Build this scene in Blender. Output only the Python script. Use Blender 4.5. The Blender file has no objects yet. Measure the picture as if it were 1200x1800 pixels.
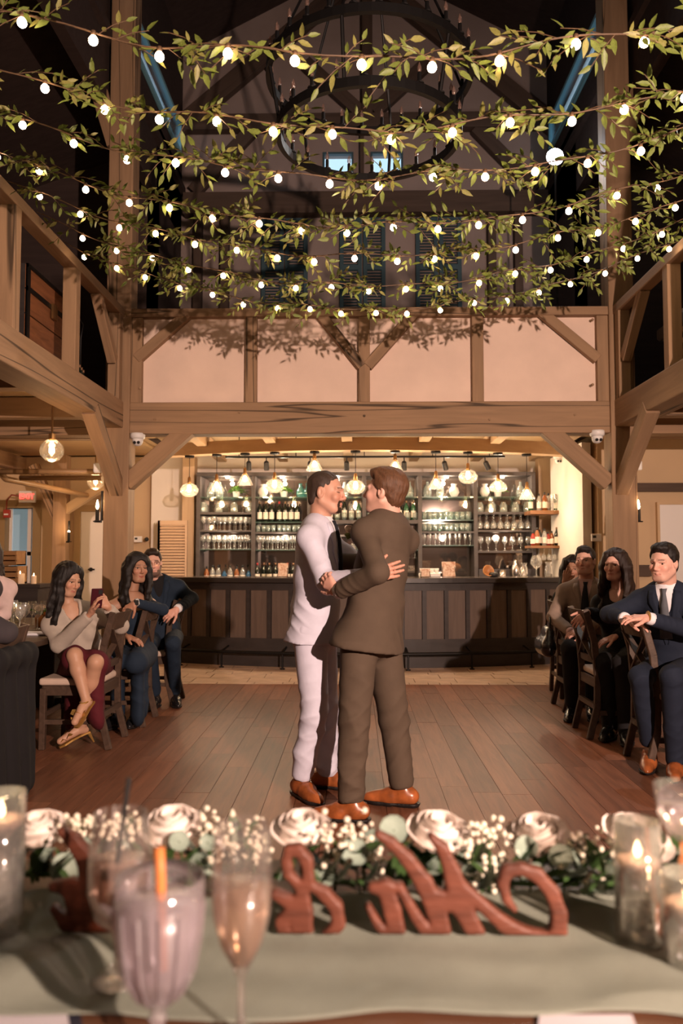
import bpy, bmesh, math, random
import numpy as np
from mathutils import Vector, Matrix, Euler

random.seed(7); np.random.seed(7)
S = bpy.context.scene
COL = S.collection
PI = math.pi

# ------------------------------------------------------------------ camera
F_PX = 1400.0
CAM_H = 1.33
PITCH = math.atan(80 / F_PX)
YAW = math.atan(24 / F_PX)
cam_d = bpy.data.cameras.new('camera')
cam = bpy.data.objects.new('camera', cam_d); COL.objects.link(cam)
cam_d.sensor_fit = 'VERTICAL'; cam_d.sensor_height = 36.0; cam_d.lens = 28.0
cam_d.clip_start = 0.05; cam_d.clip_end = 200
cam.location = (0, 0, CAM_H)
cam.rotation_euler = (PI / 2 + PITCH, 0, YAW)
cam_d.dof.use_dof = True; cam_d.dof.focus_distance = 5.2; cam_d.dof.aperture_fstop = 2.8
S.camera = cam
RC = cam.rotation_euler.to_matrix()

def ray(px, py):
    return RC @ Vector(((px - 600) / F_PX, (900 - py) / F_PX, -1.0))
def P(px, py, d):
    """world point seen at pixel (px,py) on the depth plane y = d"""
    r = ray(px, py); t = d / r.y
    return Vector((r.x * t, d, CAM_H + r.z * t))
def PZ(px, py, z=0.0):
    """world point seen at pixel (px,py) on the height plane z"""
    r = ray(px, py); t = (z - CAM_H) / r.z
    return Vector((r.x * t, r.y * t, z))

# ------------------------------------------------------------------ world, lights, exposure
S.view_settings.view_transform = 'Standard'; S.view_settings.look = 'None'
S.view_settings.gamma = 1.0; S.view_settings.use_curve_mapping = False
S.view_settings.exposure = 0.0
W = bpy.data.worlds.new('world'); S.world = W; W.use_nodes = True
W.node_tree.nodes['Background'].inputs[0].default_value = (0.58, 0.82, 1.0, 1)
W.node_tree.nodes['Background'].inputs[1].default_value = 1.35

def lamp(name, typ, loc, energy, color, size=0.1, aim=None, cone=None, blend=1.0):
    l = bpy.data.lights.new(name, typ); l.energy = energy; l.color = color
    o = bpy.data.objects.new(name, l); COL.objects.link(o); o.location = loc
    if typ in ('POINT', 'SPOT'): l.shadow_soft_size = size
    if typ == 'SPOT': l.spot_size = cone; l.spot_blend = blend
    if typ == 'AREA': l.size = size
    if aim is not None:
        o.rotation_euler = (Vector(aim) - Vector(loc)).to_track_quat('-Z', 'Y').to_euler()
    return o
# the photographer's flash on a stand behind the camera, and the strobe up on the gallery
lamp('key_flash', 'SPOT', (2.5, -1.9, 2.5), 3500, (1.0, 0.70, 0.56), 0.05, aim=(-0.1, 6.5, 1.75), cone=math.radians(88), blend=1.0)
WARM = (1.0, 0.62, 0.33)

# ------------------------------------------------------------------ helpers
def put(o, label=None, cat=None, group=None, kind=None):
    if label: o['label'] = label
    if cat: o['category'] = cat
    if group: o['group'] = group
    if kind: o['kind'] = kind
    return o

def origin(o):
    v = Vector((0, 0, 0))
    while o is not None:
        v = v + o.location; o = o.parent
    return v

def thing(name, label, cat, loc=(0, 0, 0), group=None, kind=None):
    o = bpy.data.objects.new(name, None); COL.objects.link(o)
    o.empty_display_size = 0.1; o.location = loc
    return put(o, label, cat, group, kind)

def link(name, me, parent=None, label=None):
    o = bpy.data.objects.new(name, me); COL.objects.link(o)
    if parent is not None: o.parent = parent
    if label: o['label'] = label
    return o

def mesh_data(name, V, Fs, mat=None, smooth=False, col=None, mats=None, midx=None):
    me = bpy.data.meshes.new(name)
    me.from_pydata([tuple(v) for v in V] if not isinstance(V, np.ndarray) else V.tolist(), [],
                   Fs if not isinstance(Fs, np.ndarray) else Fs.tolist())
    if mats:
        for m in mats: me.materials.append(m)
        if midx is not None: me.polygons.foreach_set('material_index', np.asarray(midx, dtype=np.int32))
    elif mat: me.materials.append(mat)
    if smooth: me.polygons.foreach_set('use_smooth', np.ones(len(me.polygons), dtype=bool))
    if col is not None:
        a = me.color_attributes.new('Col', 'FLOAT_COLOR', 'POINT')
        c = np.ones((len(V), 4), dtype=np.float32); c[:, :3] = col
        a.data.foreach_set('color', c.ravel())
    me.update()
    return me

class MB:
    """collects simple shapes (world coordinates) into one mesh"""
    def __init__(s): s.V = []; s.F = []; s.M = []; s.m = 0
    def add(s, V, Fs):
        n = len(s.V); s.V += [Vector(v) for v in V]
        for f in Fs: s.F.append([i + n for i in f]); s.M.append(s.m)
        return s
    def box(s, lo, hi, M=None):
        (a, b, c), (d, e, f) = lo, hi
        V = [(a, b, c), (d, b, c), (d, e, c), (a, e, c), (a, b, f), (d, b, f), (d, e, f), (a, e, f)]
        if M is not None: V = [M @ Vector(v) for v in V]
        return s.add(V, [(0, 3, 2, 1), (4, 5, 6, 7), (0, 1, 5, 4), (1, 2, 6, 5), (2, 3, 7, 6), (3, 0, 4, 7)])
    def bar(s, a, b, w, h, up=(0, 0, 1)):
        a = Vector(a); b = Vector(b); x = (b - a); L = x.length; x.normalize()
        u = Vector(up)
        if abs(x.dot(u)) > .99: u = Vector((0, 1, 0))
        y = u.cross(x).normalized(); z = x.cross(y)
        M = Matrix((x, y, z)).transposed().to_4x4(); M.translation = a
        return s.box((0, -w / 2, -h / 2), (L, w / 2, h / 2), M)
    def tube(s, pts, r, n=8, caps=True):
        pts = [Vector(p) for p in pts]; R = r if isinstance(r, (list, tuple)) else [r] * len(pts)
        V = []; Fs = []; pu = None
        for i, p in enumerate(pts):
            t = (pts[min(i + 1, len(pts) - 1)] - pts[max(i - 1, 0)]).normalized()
            if pu is None: pu = Vector((0, 0, 1)) if abs(t.z) < .9 else Vector((1, 0, 0))
            u = (pu - t * pu.dot(t)).normalized(); v = t.cross(u); pu = u
            for k in range(n):
                a = 2 * PI * k / n; V.append(p + (u * math.cos(a) + v * math.sin(a)) * R[i])
        for i in range(len(pts) - 1):
            for k in range(n):
                a = i * n + k; b = i * n + (k + 1) % n; Fs.append((a, b, b + n, a + n))
        if caps: Fs.append(tuple(range(n - 1, -1, -1))); Fs.append(tuple(range((len(pts) - 1) * n, len(pts) * n)))
        return s.add(V, Fs)
    def lathe(s, prof, c=(0, 0, 0), n=16, axis=None, close=True):
        """prof: list of (r,z)"""
        V = []; Fs = []; c = Vector(c)
        Q = Vector((0, 0, 1)).rotation_difference(Vector(axis)).to_matrix() if axis is not None else None
        for (r, z) in prof:
            for k in range(n):
                a = 2 * PI * k / n; v = Vector((r * math.cos(a), r * math.sin(a), z))
                V.append(c + (Q @ v if Q else v))
        for i in range(len(prof) - 1):
            for k in range(n):
                a = i * n + k; b = i * n + (k + 1) % n; Fs.append((a, b, b + n, a + n))
        if close:
            if prof[0][0] > 1e-5: Fs.append(tuple(range(n - 1, -1, -1)))
            if prof[-1][0] > 1e-5: Fs.append(tuple(range((len(prof) - 1) * n, len(prof) * n)))
        return s.add(V, Fs)
    def prism(s, poly, a, b):
        """poly of 3D points, extruded by vector from offset a to b"""
        n = len(poly); a = Vector(a); b = Vector(b)
        V = [Vector(p) + a for p in poly] + [Vector(p) + b for p in poly]
        Fs = [tuple(range(n)), tuple(range(2 * n - 1, n - 1, -1))] + [(i, i + n, (i + 1) % n + n, (i + 1) % n) for i in range(n)]
        return s.add(V, Fs)
    def data(s, name, mat, smooth=False, o=None):
        V = s.V if o is None else [v - o for v in s.V]
        if isinstance(mat, (list, tuple)): me = mesh_data(name, V, s.F, None, smooth, mats=mat, midx=s.M)
        else: me = mesh_data(name, V, s.F, mat, smooth)
        bm = bmesh.new(); bm.from_mesh(me); bmesh.ops.recalc_face_normals(bm, faces=bm.faces); bm.to_mesh(me); bm.free()
        return me
    def build(s, name, mat, parent=None, smooth=False, bevel=0, label=None, at=None, seg=1):
        """at: object origin in world coordinates (default: parent's origin)"""
        po = origin(parent) if parent is not None else Vector((0, 0, 0))
        o0 = Vector(at) if at is not None else po
        o = link(name, s.data(name, mat, smooth, o0), parent, label)
        o.location = o0 - po
        if bevel:
            m = o.modifiers.new('bevel', 'BEVEL'); m.width = bevel; m.segments = seg; m.limit_method = 'ANGLE'; m.angle_limit = 0.6
        return o

def timber(name, a, b, w, h, mat, parent=None, bevel=.006, up=(0, 0, 1), label=None):
    """a squared timber from a to b, its own local X along the grain"""
    a = Vector(a); b = Vector(b); x = (b - a); L = x.length; x.normalize(); u = Vector(up)
    if abs(x.dot(u)) > .99: u = Vector((0, 1, 0))
    y = u.cross(x).normalized(); z = x.cross(y)
    mb = MB(); mb.box((-L / 2, -w / 2, -h / 2), (L / 2, w / 2, h / 2))
    o = link(name, mb.data(name, mat), parent, label)
    M = Matrix((x, y, z)).transposed().to_4x4(); po = origin(parent) if parent is not None else Vector((0, 0, 0))
    M.translation = (a + b) / 2 - po
    o.matrix_local = M
    if bevel:
        m = o.modifiers.new('bevel', 'BEVEL'); m.width = bevel; m.segments = 2
    return o

def copy_tree(o, parent=None):
    c = o.copy(); COL.objects.link(c); c.parent = parent
    for ch in list(KIDS.get(o.name, o.children)): copy_tree(ch, c)
    return c
KIDS = {}

def clone(root, loc=None, rz=None, label=None, group=None, scale=None):
    c = copy_tree(root)
    if loc is not None: c.location = loc
    if rz is not None: c.rotation_euler = (0, 0, rz)
    if scale is not None: c.scale = scale
    if label: c['label'] = label
    if group: c['group'] = group
    return c

# ------------------------------------------------------------------ materials
def nodes(m):
    m.use_nodes = True; return m.node_tree.nodes, m.node_tree.links, m.node_tree.nodes['Principled BSDF']

def mat(name, c, rough=.6, metal=0, var=.0, vscale=8, stretch=(1, 1, 1), bump=0, bscale=60, spec=.4, coord='Object', c2=None, sheen=0, trans=0, coat=0, detail=4):
    m = bpy.data.materials.new(name); N, L, B = nodes(m)
    B.inputs['Base Color'].default_value = (*c, 1); B.inputs['Roughness'].default_value = rough
    B.inputs['Metallic'].default_value = metal; B.inputs['Specular IOR Level'].default_value = spec
    if sheen: B.inputs['Sheen Weight'].default_value = sheen
    if trans: B.inputs['Transmission Weight'].default_value = trans
    if coat: B.inputs['Coat Weight'].default_value = coat
    if var or bump:
        tc = N.new('ShaderNodeTexCoord'); mp = N.new('ShaderNodeMapping'); mp.inputs['Scale'].default_value = stretch
        L.new(tc.outputs[coord], mp.inputs[0])
    if var:
        n = N.new('ShaderNodeTexNoise'); n.inputs['Scale'].default_value = vscale; n.inputs['Detail'].default_value = detail
        L.new(mp.outputs[0], n.inputs['Vector'])
        r = N.new('ShaderNodeValToRGB')
        d = c2 if c2 else tuple(x * (1 - var) for x in c)
        r.color_ramp.elements[0].position = .3; r.color_ramp.elements[0].color = (*d, 1)
        r.color_ramp.elements[1].position = .7; r.color_ramp.elements[1].color = (*(c if c2 else tuple(min(1, x * (1 + var * .6)) for x in c)), 1)
        L.new(n.outputs['Fac'], r.inputs[0]); L.new(r.outputs[0], B.inputs['Base Color'])
    if bump:
        n2 = N.new('ShaderNodeTexNoise'); n2.inputs['Scale'].default_value = bscale; n2.inputs['Detail'].default_value = 3
        L.new(mp.outputs[0], n2.inputs['Vector'])
        b = N.new('ShaderNodeBump'); b.inputs['Strength'].default_value = bump; b.inputs['Distance'].default_value = .01
        L.new(n2.outputs['Fac'], b.inputs['Height']); L.new(b.outputs[0], B.inputs['Normal'])
    return m

def emit(name, c, s):
    m = bpy.data.materials.new(name); N, L, B = nodes(m)
    B.inputs['Base Color'].default_value = (*c, 1); B.inputs['Emission Color'].default_value = (*c, 1)
    B.inputs['Emission Strength'].default_value = s
    return m

def glass(name, tint=(1, 1, 1), body=.06, gloss=.10, rough=.05, body_c=None):
    """thin-walled glassware: clear, with fresnel reflections and a trace of milky body"""
    m = bpy.data.materials.new(name); N, L, B = nodes(m); N.remove(B)
    out = N['Material Output']; t = N.new('ShaderNodeBsdfTransparent'); t.inputs[0].default_value = (*tint, 1)
    g = N.new('ShaderNodeBsdfGlossy'); g.inputs['Roughness'].default_value = rough; g.inputs[0].default_value = (1, 1, 1, 1)
    d = N.new('ShaderNodeBsdfDiffuse'); d.inputs[0].default_value = (*(body_c or (.9, .92, .9)), 1)
    lw = N.new('ShaderNodeLayerWeight'); lw.inputs['Blend'].default_value = .25
    mr = N.new('ShaderNodeMapRange'); mr.inputs['To Min'].default_value = gloss; mr.inputs['To Max'].default_value = .75
    L.new(lw.outputs['Fresnel'], mr.inputs['Value'])
    m1 = N.new('ShaderNodeMixShader'); m1.inputs[0].default_value = body; L.new(t.outputs[0], m1.inputs[1]); L.new(d.outputs[0], m1.inputs[2])
    m2 = N.new('ShaderNodeMixShader'); L.new(mr.outputs[0], m2.inputs[0]); L.new(m1.outputs[0], m2.inputs[1]); L.new(g.outputs[0], m2.inputs[2])
    L.new(m2.outputs[0], out.inputs[0])
    return m

def wood(name, c, dark=.6, rough=.55, crack=.0, scale=5, bump=.25, stretch=(.25, 3, 3), vary=0.0):
    """wood with the grain along local X; crack adds long dark checks; vary: tone differs from piece to piece"""
    m = bpy.data.materials.new(name); N, L, B = nodes(m)
    tc = N.new('ShaderNodeTexCoord'); mp = N.new('ShaderNodeMapping'); mp.inputs['Scale'].default_value = stretch
    oi = N.new('ShaderNodeObjectInfo'); ad = N.new('ShaderNodeVectorMath'); ad.operation = 'ADD'
    mu = N.new('ShaderNodeMath'); mu.operation = 'MULTIPLY'; mu.inputs[1].default_value = 37.0
    L.new(oi.outputs['Random'], mu.inputs[0]); L.new(tc.outputs['Object'], ad.inputs[0]); L.new(mu.outputs[0], ad.inputs[1])
    L.new(ad.outputs[0], mp.inputs[0])
    n = N.new('ShaderNodeTexNoise'); n.inputs['Scale'].default_value = scale; n.inputs['Detail'].default_value = 6; n.inputs['Distortion'].default_value = .6
    L.new(mp.outputs[0], n.inputs['Vector'])
    r = N.new('ShaderNodeValToRGB'); r.color_ramp.elements[0].position = .3; r.color_ramp.elements[1].position = .72
    r.color_ramp.elements[0].color = (*[x * dark for x in c], 1); r.color_ramp.elements[1].color = (*c, 1)
    L.new(n.outputs['Fac'], r.inputs[0]); last = r.outputs[0]
    if crack:
        mp2 = N.new('ShaderNodeMapping'); mp2.inputs['Scale'].default_value = (.05, 1.3, 1.3); L.new(ad.outputs[0], mp2.inputs[0])
        n3 = N.new('ShaderNodeTexNoise'); n3.inputs['Scale'].default_value = 2.2; n3.inputs['Detail'].default_value = 3; L.new(mp2.outputs[0], n3.inputs['Vector'])
        s1 = N.new('ShaderNodeMath'); s1.operation = 'SUBTRACT'; s1.inputs[1].default_value = .5; L.new(n3.outputs['Fac'], s1.inputs[0])
        s2 = N.new('ShaderNodeMath'); s2.operation = 'ABSOLUTE'; L.new(s1.outputs[0], s2.inputs[0])
        s3 = N.new('ShaderNodeMapRange'); s3.inputs['From Min'].default_value = .002; s3.inputs['From Max'].default_value = .009
        s3.inputs['To Min'].default_value = 1 - crack; s3.inputs['To Max'].default_value = 1; L.new(s2.outputs[0], s3.inputs['Value'])
        mx = N.new('ShaderNodeMix'); mx.data_type = 'RGBA'; mx.blend_type = 'MULTIPLY'; mx.inputs[0].default_value = 1
        L.new(last, mx.inputs[6]); L.new(s3.outputs[0], mx.inputs[7]); last = mx.outputs[2]
    if vary:
        v = N.new('ShaderNodeMapRange'); v.inputs['To Min'].default_value = 1 - vary; v.inputs['To Max'].default_value = 1 + vary * .6
        L.new(oi.outputs['Random'], v.inputs['Value'])
        mx = N.new('ShaderNodeMix'); mx.data_type = 'RGBA'; mx.blend_type = 'MULTIPLY'; mx.inputs[0].default_value = 1
        L.new(last, mx.inputs[6]); L.new(v.outputs[0], mx.inputs[7]); last = mx.outputs[2]
    L.new(last, B.inputs['Base Color'])
    B.inputs['Roughness'].default_value = rough; B.inputs['Specular IOR Level'].default_value = .3
    if bump:
        b = N.new('ShaderNodeBump'); b.inputs['Strength'].default_value = bump; b.inputs['Distance'].default_value = .004
        L.new(n.outputs['Fac'], b.inputs['Height']); L.new(b.outputs[0], B.inputs['Normal'])
    return m

TIMBER = wood('timber', (.34, .212, .122), dark=.72, crack=.75, rough=.7)
TIMBER_LT = wood('pale_timber', (.55, .39, .245), dark=.85, rough=.7)
TIMBER_DK = wood('dark_timber', (.095, .062, .046), dark=.7, rough=.7)
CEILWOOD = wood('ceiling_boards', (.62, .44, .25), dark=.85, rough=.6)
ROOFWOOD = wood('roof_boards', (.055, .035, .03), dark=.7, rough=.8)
PLASTER = mat('cream_plaster', (.76, .58, .48), .85, var=.06, vscale=3, bump=.15, bscale=120)
WALL_TAN = mat('tan_paint', (.55, .40, .25), .85, var=.05, vscale=2)
WALL_WHITE = mat('white_paint', (.78, .72, .66), .85, var=.04, vscale=2)
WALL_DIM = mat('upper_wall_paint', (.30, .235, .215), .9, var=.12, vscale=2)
BLACK = mat('black_metal', (.012, .011, .011), .45, metal=.6)
DARKWOOD = wood('dark_bar_wood', (.075, .055, .048), dark=.7, rough=.4)
CHAIRWOOD = wood('chair_wood', (.085, .052, .036), dark=.6, rough=.45, scale=8)
PLANK = wood('floor_plank', (.235, .094, .050), dark=.6, rough=.42, scale=7, stretch=(4, .35, 4), vary=.32, bump=.3)
TILE = mat('stone_tile', (.47, .345, .265), .5, var=.25, vscale=5, bump=.2, bscale=30)
GROUT = mat('grout', (.16, .11, .08), .9)
CLEAR = glass('clear_glass')
WHITE = mat('white_plastic', (.75, .73, .72), .4)
# ================================================================== the setting
CX = 0.14                                  # axis of the hall
LX, RX = -2.36, 2.64                       # inner faces of the big posts
PY = 8.2                                   # front of the posts
BW = 11.9                                  # back wall
def struct(name, mb, m, label=None, parent=None, bevel=0, at=None):
    o = mb.build(name, m, parent, bevel=bevel, at=at)
    return put(o, label, None, None, 'structure') if parent is None else o

# floor: a base slab with every plank of the dance floor and every tile of the strip laid on it
floor = thing('floor', 'wide brown hardwood plank floor with stone tile strip by the bar', None, (0, 0, 0), None, 'structure')
MB().box((-7.5, -2.5, -.12), (7.5, 12.2, -.014)).build('subfloor', GROUT, floor)
PW = .165
TY = 8.46                                  # where planks meet tile
pm = {}
rng = random.Random(3)
for i in range(-19, 21):
    x0 = i * PW; y = 1.2 - rng.random() * 1.4
    while y < TY:
        L = rng.choice([.9, 1.2, 1.5, 1.8, 2.1]); y1 = min(y + L, TY - .004)
        if TY - y1 < .3: y1 = TY - .004
        if y1 > 1.2:
            key = round(y1 - y, 3)
            if key not in pm:
                pm[key] = MB().box((.0012, .0012, -.014), (PW - .0012, key - .0012, 0)).data('plank', PLANK)
            o = link('plank', pm[key], floor); o.location = (x0, y, rng.uniform(-.0008, 0))
            bv = None
        y = y1 + (.004 if y1 >= TY - .01 else 0)
        if y1 >= TY - .01: break
def tones(m): return m
AISLE = wood('aisle_floor', (.20, .105, .064), dark=.6, rough=.5, stretch=(3, .3, 3))
MB().box((-7.5, -2.5, -.014), (-19 * PW, TY, -.001)).box((21 * PW, -2.5, -.014), (7.5, TY, -.001)).box((-19 * PW, -2.5, -.014), (21 * PW, .0, -.001)).build('aisle_floor', AISLE, floor)
# tiles
tm = {}
y = TY
row = 0
for th in (.13, .30, .30, .15, .30, .30, .3, .3):
    x = -4.2 - rng.random() * .3
    while x < 4.4:
        tw = rng.choice([.3, .45, .45, .6]) if th > .14 else rng.choice([.2, .3, .12, .4])
        key = (tw, th)
        if key not in tm:
            tm[key] = MB().box((.004, .004, -.014), (tw - .004, th - .004, 0)).data('tile', TILE)
        o = link('tile', tm[key], floor); o.location = (x, y, rng.uniform(-.002, .0005))
        x += tw
    y += th; row += 1
MB().box((-7.5, TY, -.014), (-4.2, 12, -.001)).box((4.4, TY, -.014), (7.5, 12, -.001)).build('tile_border', TILE, floor)

# walls
struct('wall_left', MB().box((-7.4, -2.5, 0), (-7.2, 12.2, 6)), WALL_TAN, 'tan painted side wall of the aisle beyond the seated women')
struct('wall_right', MB().box((6.6, -2.5, 0), (6.8, 12.2, 6)), WALL_TAN, 'tan painted side wall of the aisle beyond the seated men')
struct('wall_rear', MB().box((-7.4, -2.7, 0), (6.8, -2.5, 10)), PLASTER, 'plain wall behind the head table')
# lower back wall, left aisle part with the doorway opening and window, bar part, right part
wb = thing('wall_back', 'cream back wall behind the bar and the aisles', None, (0, BW, 0), None, 'structure')
MB().box((-7.4, BW + .1, 0), (-5.32, BW + .3, 2.9)).box((-4.86, BW + .1, 0), (-3.05, BW + .3, 2.9)).box((-5.32, BW + .1, 2.08), (-4.86, BW + .3, 2.9)).box((-5.32, BW + .1, 0), (-4.86, BW + .3, .75)).build('aisle_wall_panel', WALL_TAN, wb)
MB().box((-3.05, BW - .05, 0), (3.6, BW + .3, 2.95)).build('bar_wall_panel', WALL_WHITE, wb)
MB().box((2.9, 9.55, 0), (6.8, 9.75, 2.95)).box((3.1, 9.75, 0), (3.25, 12.2, 2.95)).build('side_wall_panel', WALL_TAN, wb)
# angled white return wall right of the bar
a, b = P(968, 900, 11.2), P(1024, 900, 9.6)
mbw = MB(); mbw.prism([(a.x, a.y, 0), (b.x, b.y, 0), (b.x, b.y, 2.72), (a.x, a.y, 2.72)], (0, 0, 0), (.12, .05, 0)); mbw.build('return_wall_panel', WALL_WHITE, wb)
# upper back wall (gable end of the nave) with two small window openings
wz = [P(567, 308, BW), P(621, 268, BW), P(651, 308, BW), P(708, 268, BW)]
x1, x2, x3, x4 = wz[0].x, wz[1].x, wz[2].x, wz[3].x; z0, z1 = wz[0].z, wz[1].z
ug = MB()
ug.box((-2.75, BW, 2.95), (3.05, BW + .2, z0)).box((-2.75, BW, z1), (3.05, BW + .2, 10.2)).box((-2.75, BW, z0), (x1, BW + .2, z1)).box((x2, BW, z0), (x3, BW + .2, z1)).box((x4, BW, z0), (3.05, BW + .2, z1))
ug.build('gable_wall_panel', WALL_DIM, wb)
SKYGLASS = glass('window_glass', (.95, .98, 1), .02, .05)
FRAME_BLUE = mat('blue_window_frame', (.05, .10, .13), .5)
for n, (xa, xb) in enumerate(((x1, x2), (x3, x4))):
    w = thing('window_%d' % (n + 1), 'small pale blue gable window, %s of the pair behind the chandelier' % ('left' if n == 0 else 'right'), None, (xa, BW, z0), None, 'structure')
    f = MB(); t = .03
    f.box((xa + t, BW - .02, z0), (xb - t, BW + .05, z0 + t)).box((xa + t, BW - .02, z1 - t), (xb - t, BW + .05, z1)).box((xa, BW - .02, z0), (xa + t, BW + .05, z1)).box((xb - t, BW - .02, z0), (xb, BW + .05, z1))
    f.build('window_frame', FRAME_BLUE, w); MB().box((xa, BW + .08, z0), (xb, BW + .085, z1)).build('pane', SKYGLASS, w)
# nave clerestory side walls with one long window each
for sx, nm, xw, s in ((-1, 'wall_nave_left', -2.66, 'left'), (1, 'wall_nave_right', 2.95, 'right')):
    za, zb = 7.40, 7.92; ya, yb = 7.2, 11.75
    m = MB(); X0, X1 = (xw - .12, xw) if sx < 0 else (xw, xw + .12)
    m.box((X0, -2.5, 6.2), (X1, BW, za)).box((X0, -2.5, zb), (X1, BW, 10.2)).box((X0, -2.5, za), (X1, ya, zb)).box((X0, yb, za), (X1, BW, zb))
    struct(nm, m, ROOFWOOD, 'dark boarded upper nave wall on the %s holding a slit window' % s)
    w = thing('window_%d' % (3 if sx < 0 else 4), 'long teal clerestory window high on the %s of the nave' % s, None, (X0, ya, za), None, 'structure')
    f = MB(); xi = X1 if sx < 0 else X0
    f.box((xi - .03, ya + .05, za), (xi + .03, yb - .05, za + .05)).box((xi - .03, ya + .05, zb - .05), (xi + .03, yb - .05, zb)).box((xi - .03, yb - .05, za), (xi + .03, yb, zb)).box((xi - .03, ya, za), (xi + .03, ya + .05, zb)).box((xi - .015, ya, za + .10), (xi + .015, yb, za + .125))
    f.build('window_frame', mat('teal_frame', (.22, .46, .55), .5), w)
    MB().box((xi - .006, ya, za), (xi + .006, yb, zb)).build('pane', SKYGLASS, w)
# roofs: nave roof and the aisle roofs
rf = MB()
rf.prism([(-2.9, -2.5, 9.0), (CX, -2.5, 10.6), (CX, -2.5, 10.8), (-2.9, -2.5, 9.2)], (0, 0, 0), (0, 15, 0))
rf.prism([(3.2, -2.5, 9.0), (CX, -2.5, 10.6), (CX, -2.5, 10.8), (3.2, -2.5, 9.2)], (0, 0, 0), (0, 15, 0))
rf.prism([(-7.5, -2.5, 5.2), (-2.6, -2.5, 6.9), (-2.6, -2.5, 7.0), (-7.5, -2.5, 5.4)], (0, 0, 0), (0, 15, 0))
rf.prism([(6.9, -2.5, 5.2), (2.9, -2.5, 6.9), (2.9, -2.5, 7.0), (6.9, -2.5, 5.4)], (0, 0, 0), (0, 15, 0))
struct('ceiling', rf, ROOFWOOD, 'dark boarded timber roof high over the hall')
# aisle upper end walls (behind the side balconies)
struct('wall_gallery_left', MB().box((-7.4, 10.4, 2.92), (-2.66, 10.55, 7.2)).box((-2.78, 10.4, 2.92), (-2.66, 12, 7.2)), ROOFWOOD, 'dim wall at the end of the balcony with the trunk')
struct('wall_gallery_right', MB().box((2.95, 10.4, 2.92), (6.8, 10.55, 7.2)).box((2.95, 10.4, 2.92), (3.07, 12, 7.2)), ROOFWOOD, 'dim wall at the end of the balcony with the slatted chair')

# big posts
for nm, xa, xb, s in (('left', LX - .25, LX, 'beside the seated man in navy with glasses'), ('right', RX, RX + .26, 'behind the curly haired woman in black')):
    t = thing('timber_post', 'tall square timber post rising to the roof ' + s, 'post', ((xa + xb) / 2, PY + .13, 0), 'tall hall posts', 'structure')
    timber('post', ((xa + xb) / 2, PY + .13, 0), ((xa + xb) / 2, PY + .13, 9.3), .26, abs(xb - xa), TIMBER, t, bevel=.012)
    sx = 1 if xa > 0 else -1
    # upper arch braces seen against the dark roof
    xi = (xa + xb) / 2
    timber('brace', (xi + sx * .08, PY + .13, 5.75), (xi + sx * .75, PY + .13, 7.9), .2, .18, TIMBER, t)
    # peg heads
    pg = MB()
    for zz in (2.75, 2.2, 3.1): pg.lathe([(.014, 0), (.014, .012), (0, .014)], (xi + .05 * sx, PY, zz), 8, axis=(0, -1, 0))
    pg.build('peg', TIMBER, t)

# cross beam with knee braces
bm_ = thing('crossbeam', 'heavy timber crossbeam carrying the white panelled gallery front', 'beam', (CX, PY + .15, 2.62), None, 'structure')
timber('beam', (LX, PY + .14, 2.785), (RX, PY + .14, 2.785), .24, .335, TIMBER, bm_, bevel=.012)
for (p1, p2) in (((230, 845), (322, 764)), ((1062, 845), (968, 764))):
    q1 = P(*p1, PY + .1); q2 = P(*p2, PY + .1); q2.z = 2.63
    d = (q2 - q1).normalized(); timber('knee_brace', q1 - d * .05, q2 + d * .1, .15, .165, TIMBER, bm_, bevel=.008)
pg = MB()
for px in (272, 420, 640, 860, 1010): pg.lathe([(.014, 0), (.014, .012), (0, .014)], P(px, 725 + (px % 7) * 2, PY + .02), 8, axis=(0, -1, 0))
pg.build('peg', TIMBER, bm_)

# gallery front: white infill panels in a timber frame
gf = thing('gallery_front', 'white panelled gallery front framed in tan timber with diagonal braces', 'railing', (CX, PY + .1, 2.95), None, 'structure')
zt = 3.95; zb_ = 2.952
timber('top_rail', (LX, PY + .1, zt - .045), (RX, PY + .1, zt - .045), .16, .09, TIMBER, gf)
studs = [LX + .055] + [P(px, 640, PY).x for px in (440, 640, 841)] + [RX - .055]
for x in studs: timber('stud', (x, PY + .1, zb_), (x, PY + .1, zt - .09), .12, .11, TIMBER, gf)
for i in range(4): MB().box((studs[i] + .05, PY + .12, zb_), (studs[i + 1] - .05, PY + .14, zt - .08)).build('infill_panel', PLASTER, gf)
for (p1, p2) in (((246, 628), (328, 548)), ((632, 640), (563, 562)), ((650, 640), (727, 555)), ((1044, 628), (952, 545))):
    q1 = P(*p1, PY + .09); q2 = P(*p2, PY + .09); q2.z = zt - .06; d = (q2 - q1).normalized()
    timber('diagonal_brace', q1 - d * .04, q2 + d * .02, .11, .105, TIMBER, gf)
pg = MB()
for px, py in ((247, 570), (247, 683), (1040, 563), (1040, 677)): pg.lathe([(.014, 0), (.014, .03), (0, .034)], P(px, py, PY + .06), 8, axis=(0, -1, 0))
pg.build('peg', TIMBER, gf)

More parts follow.
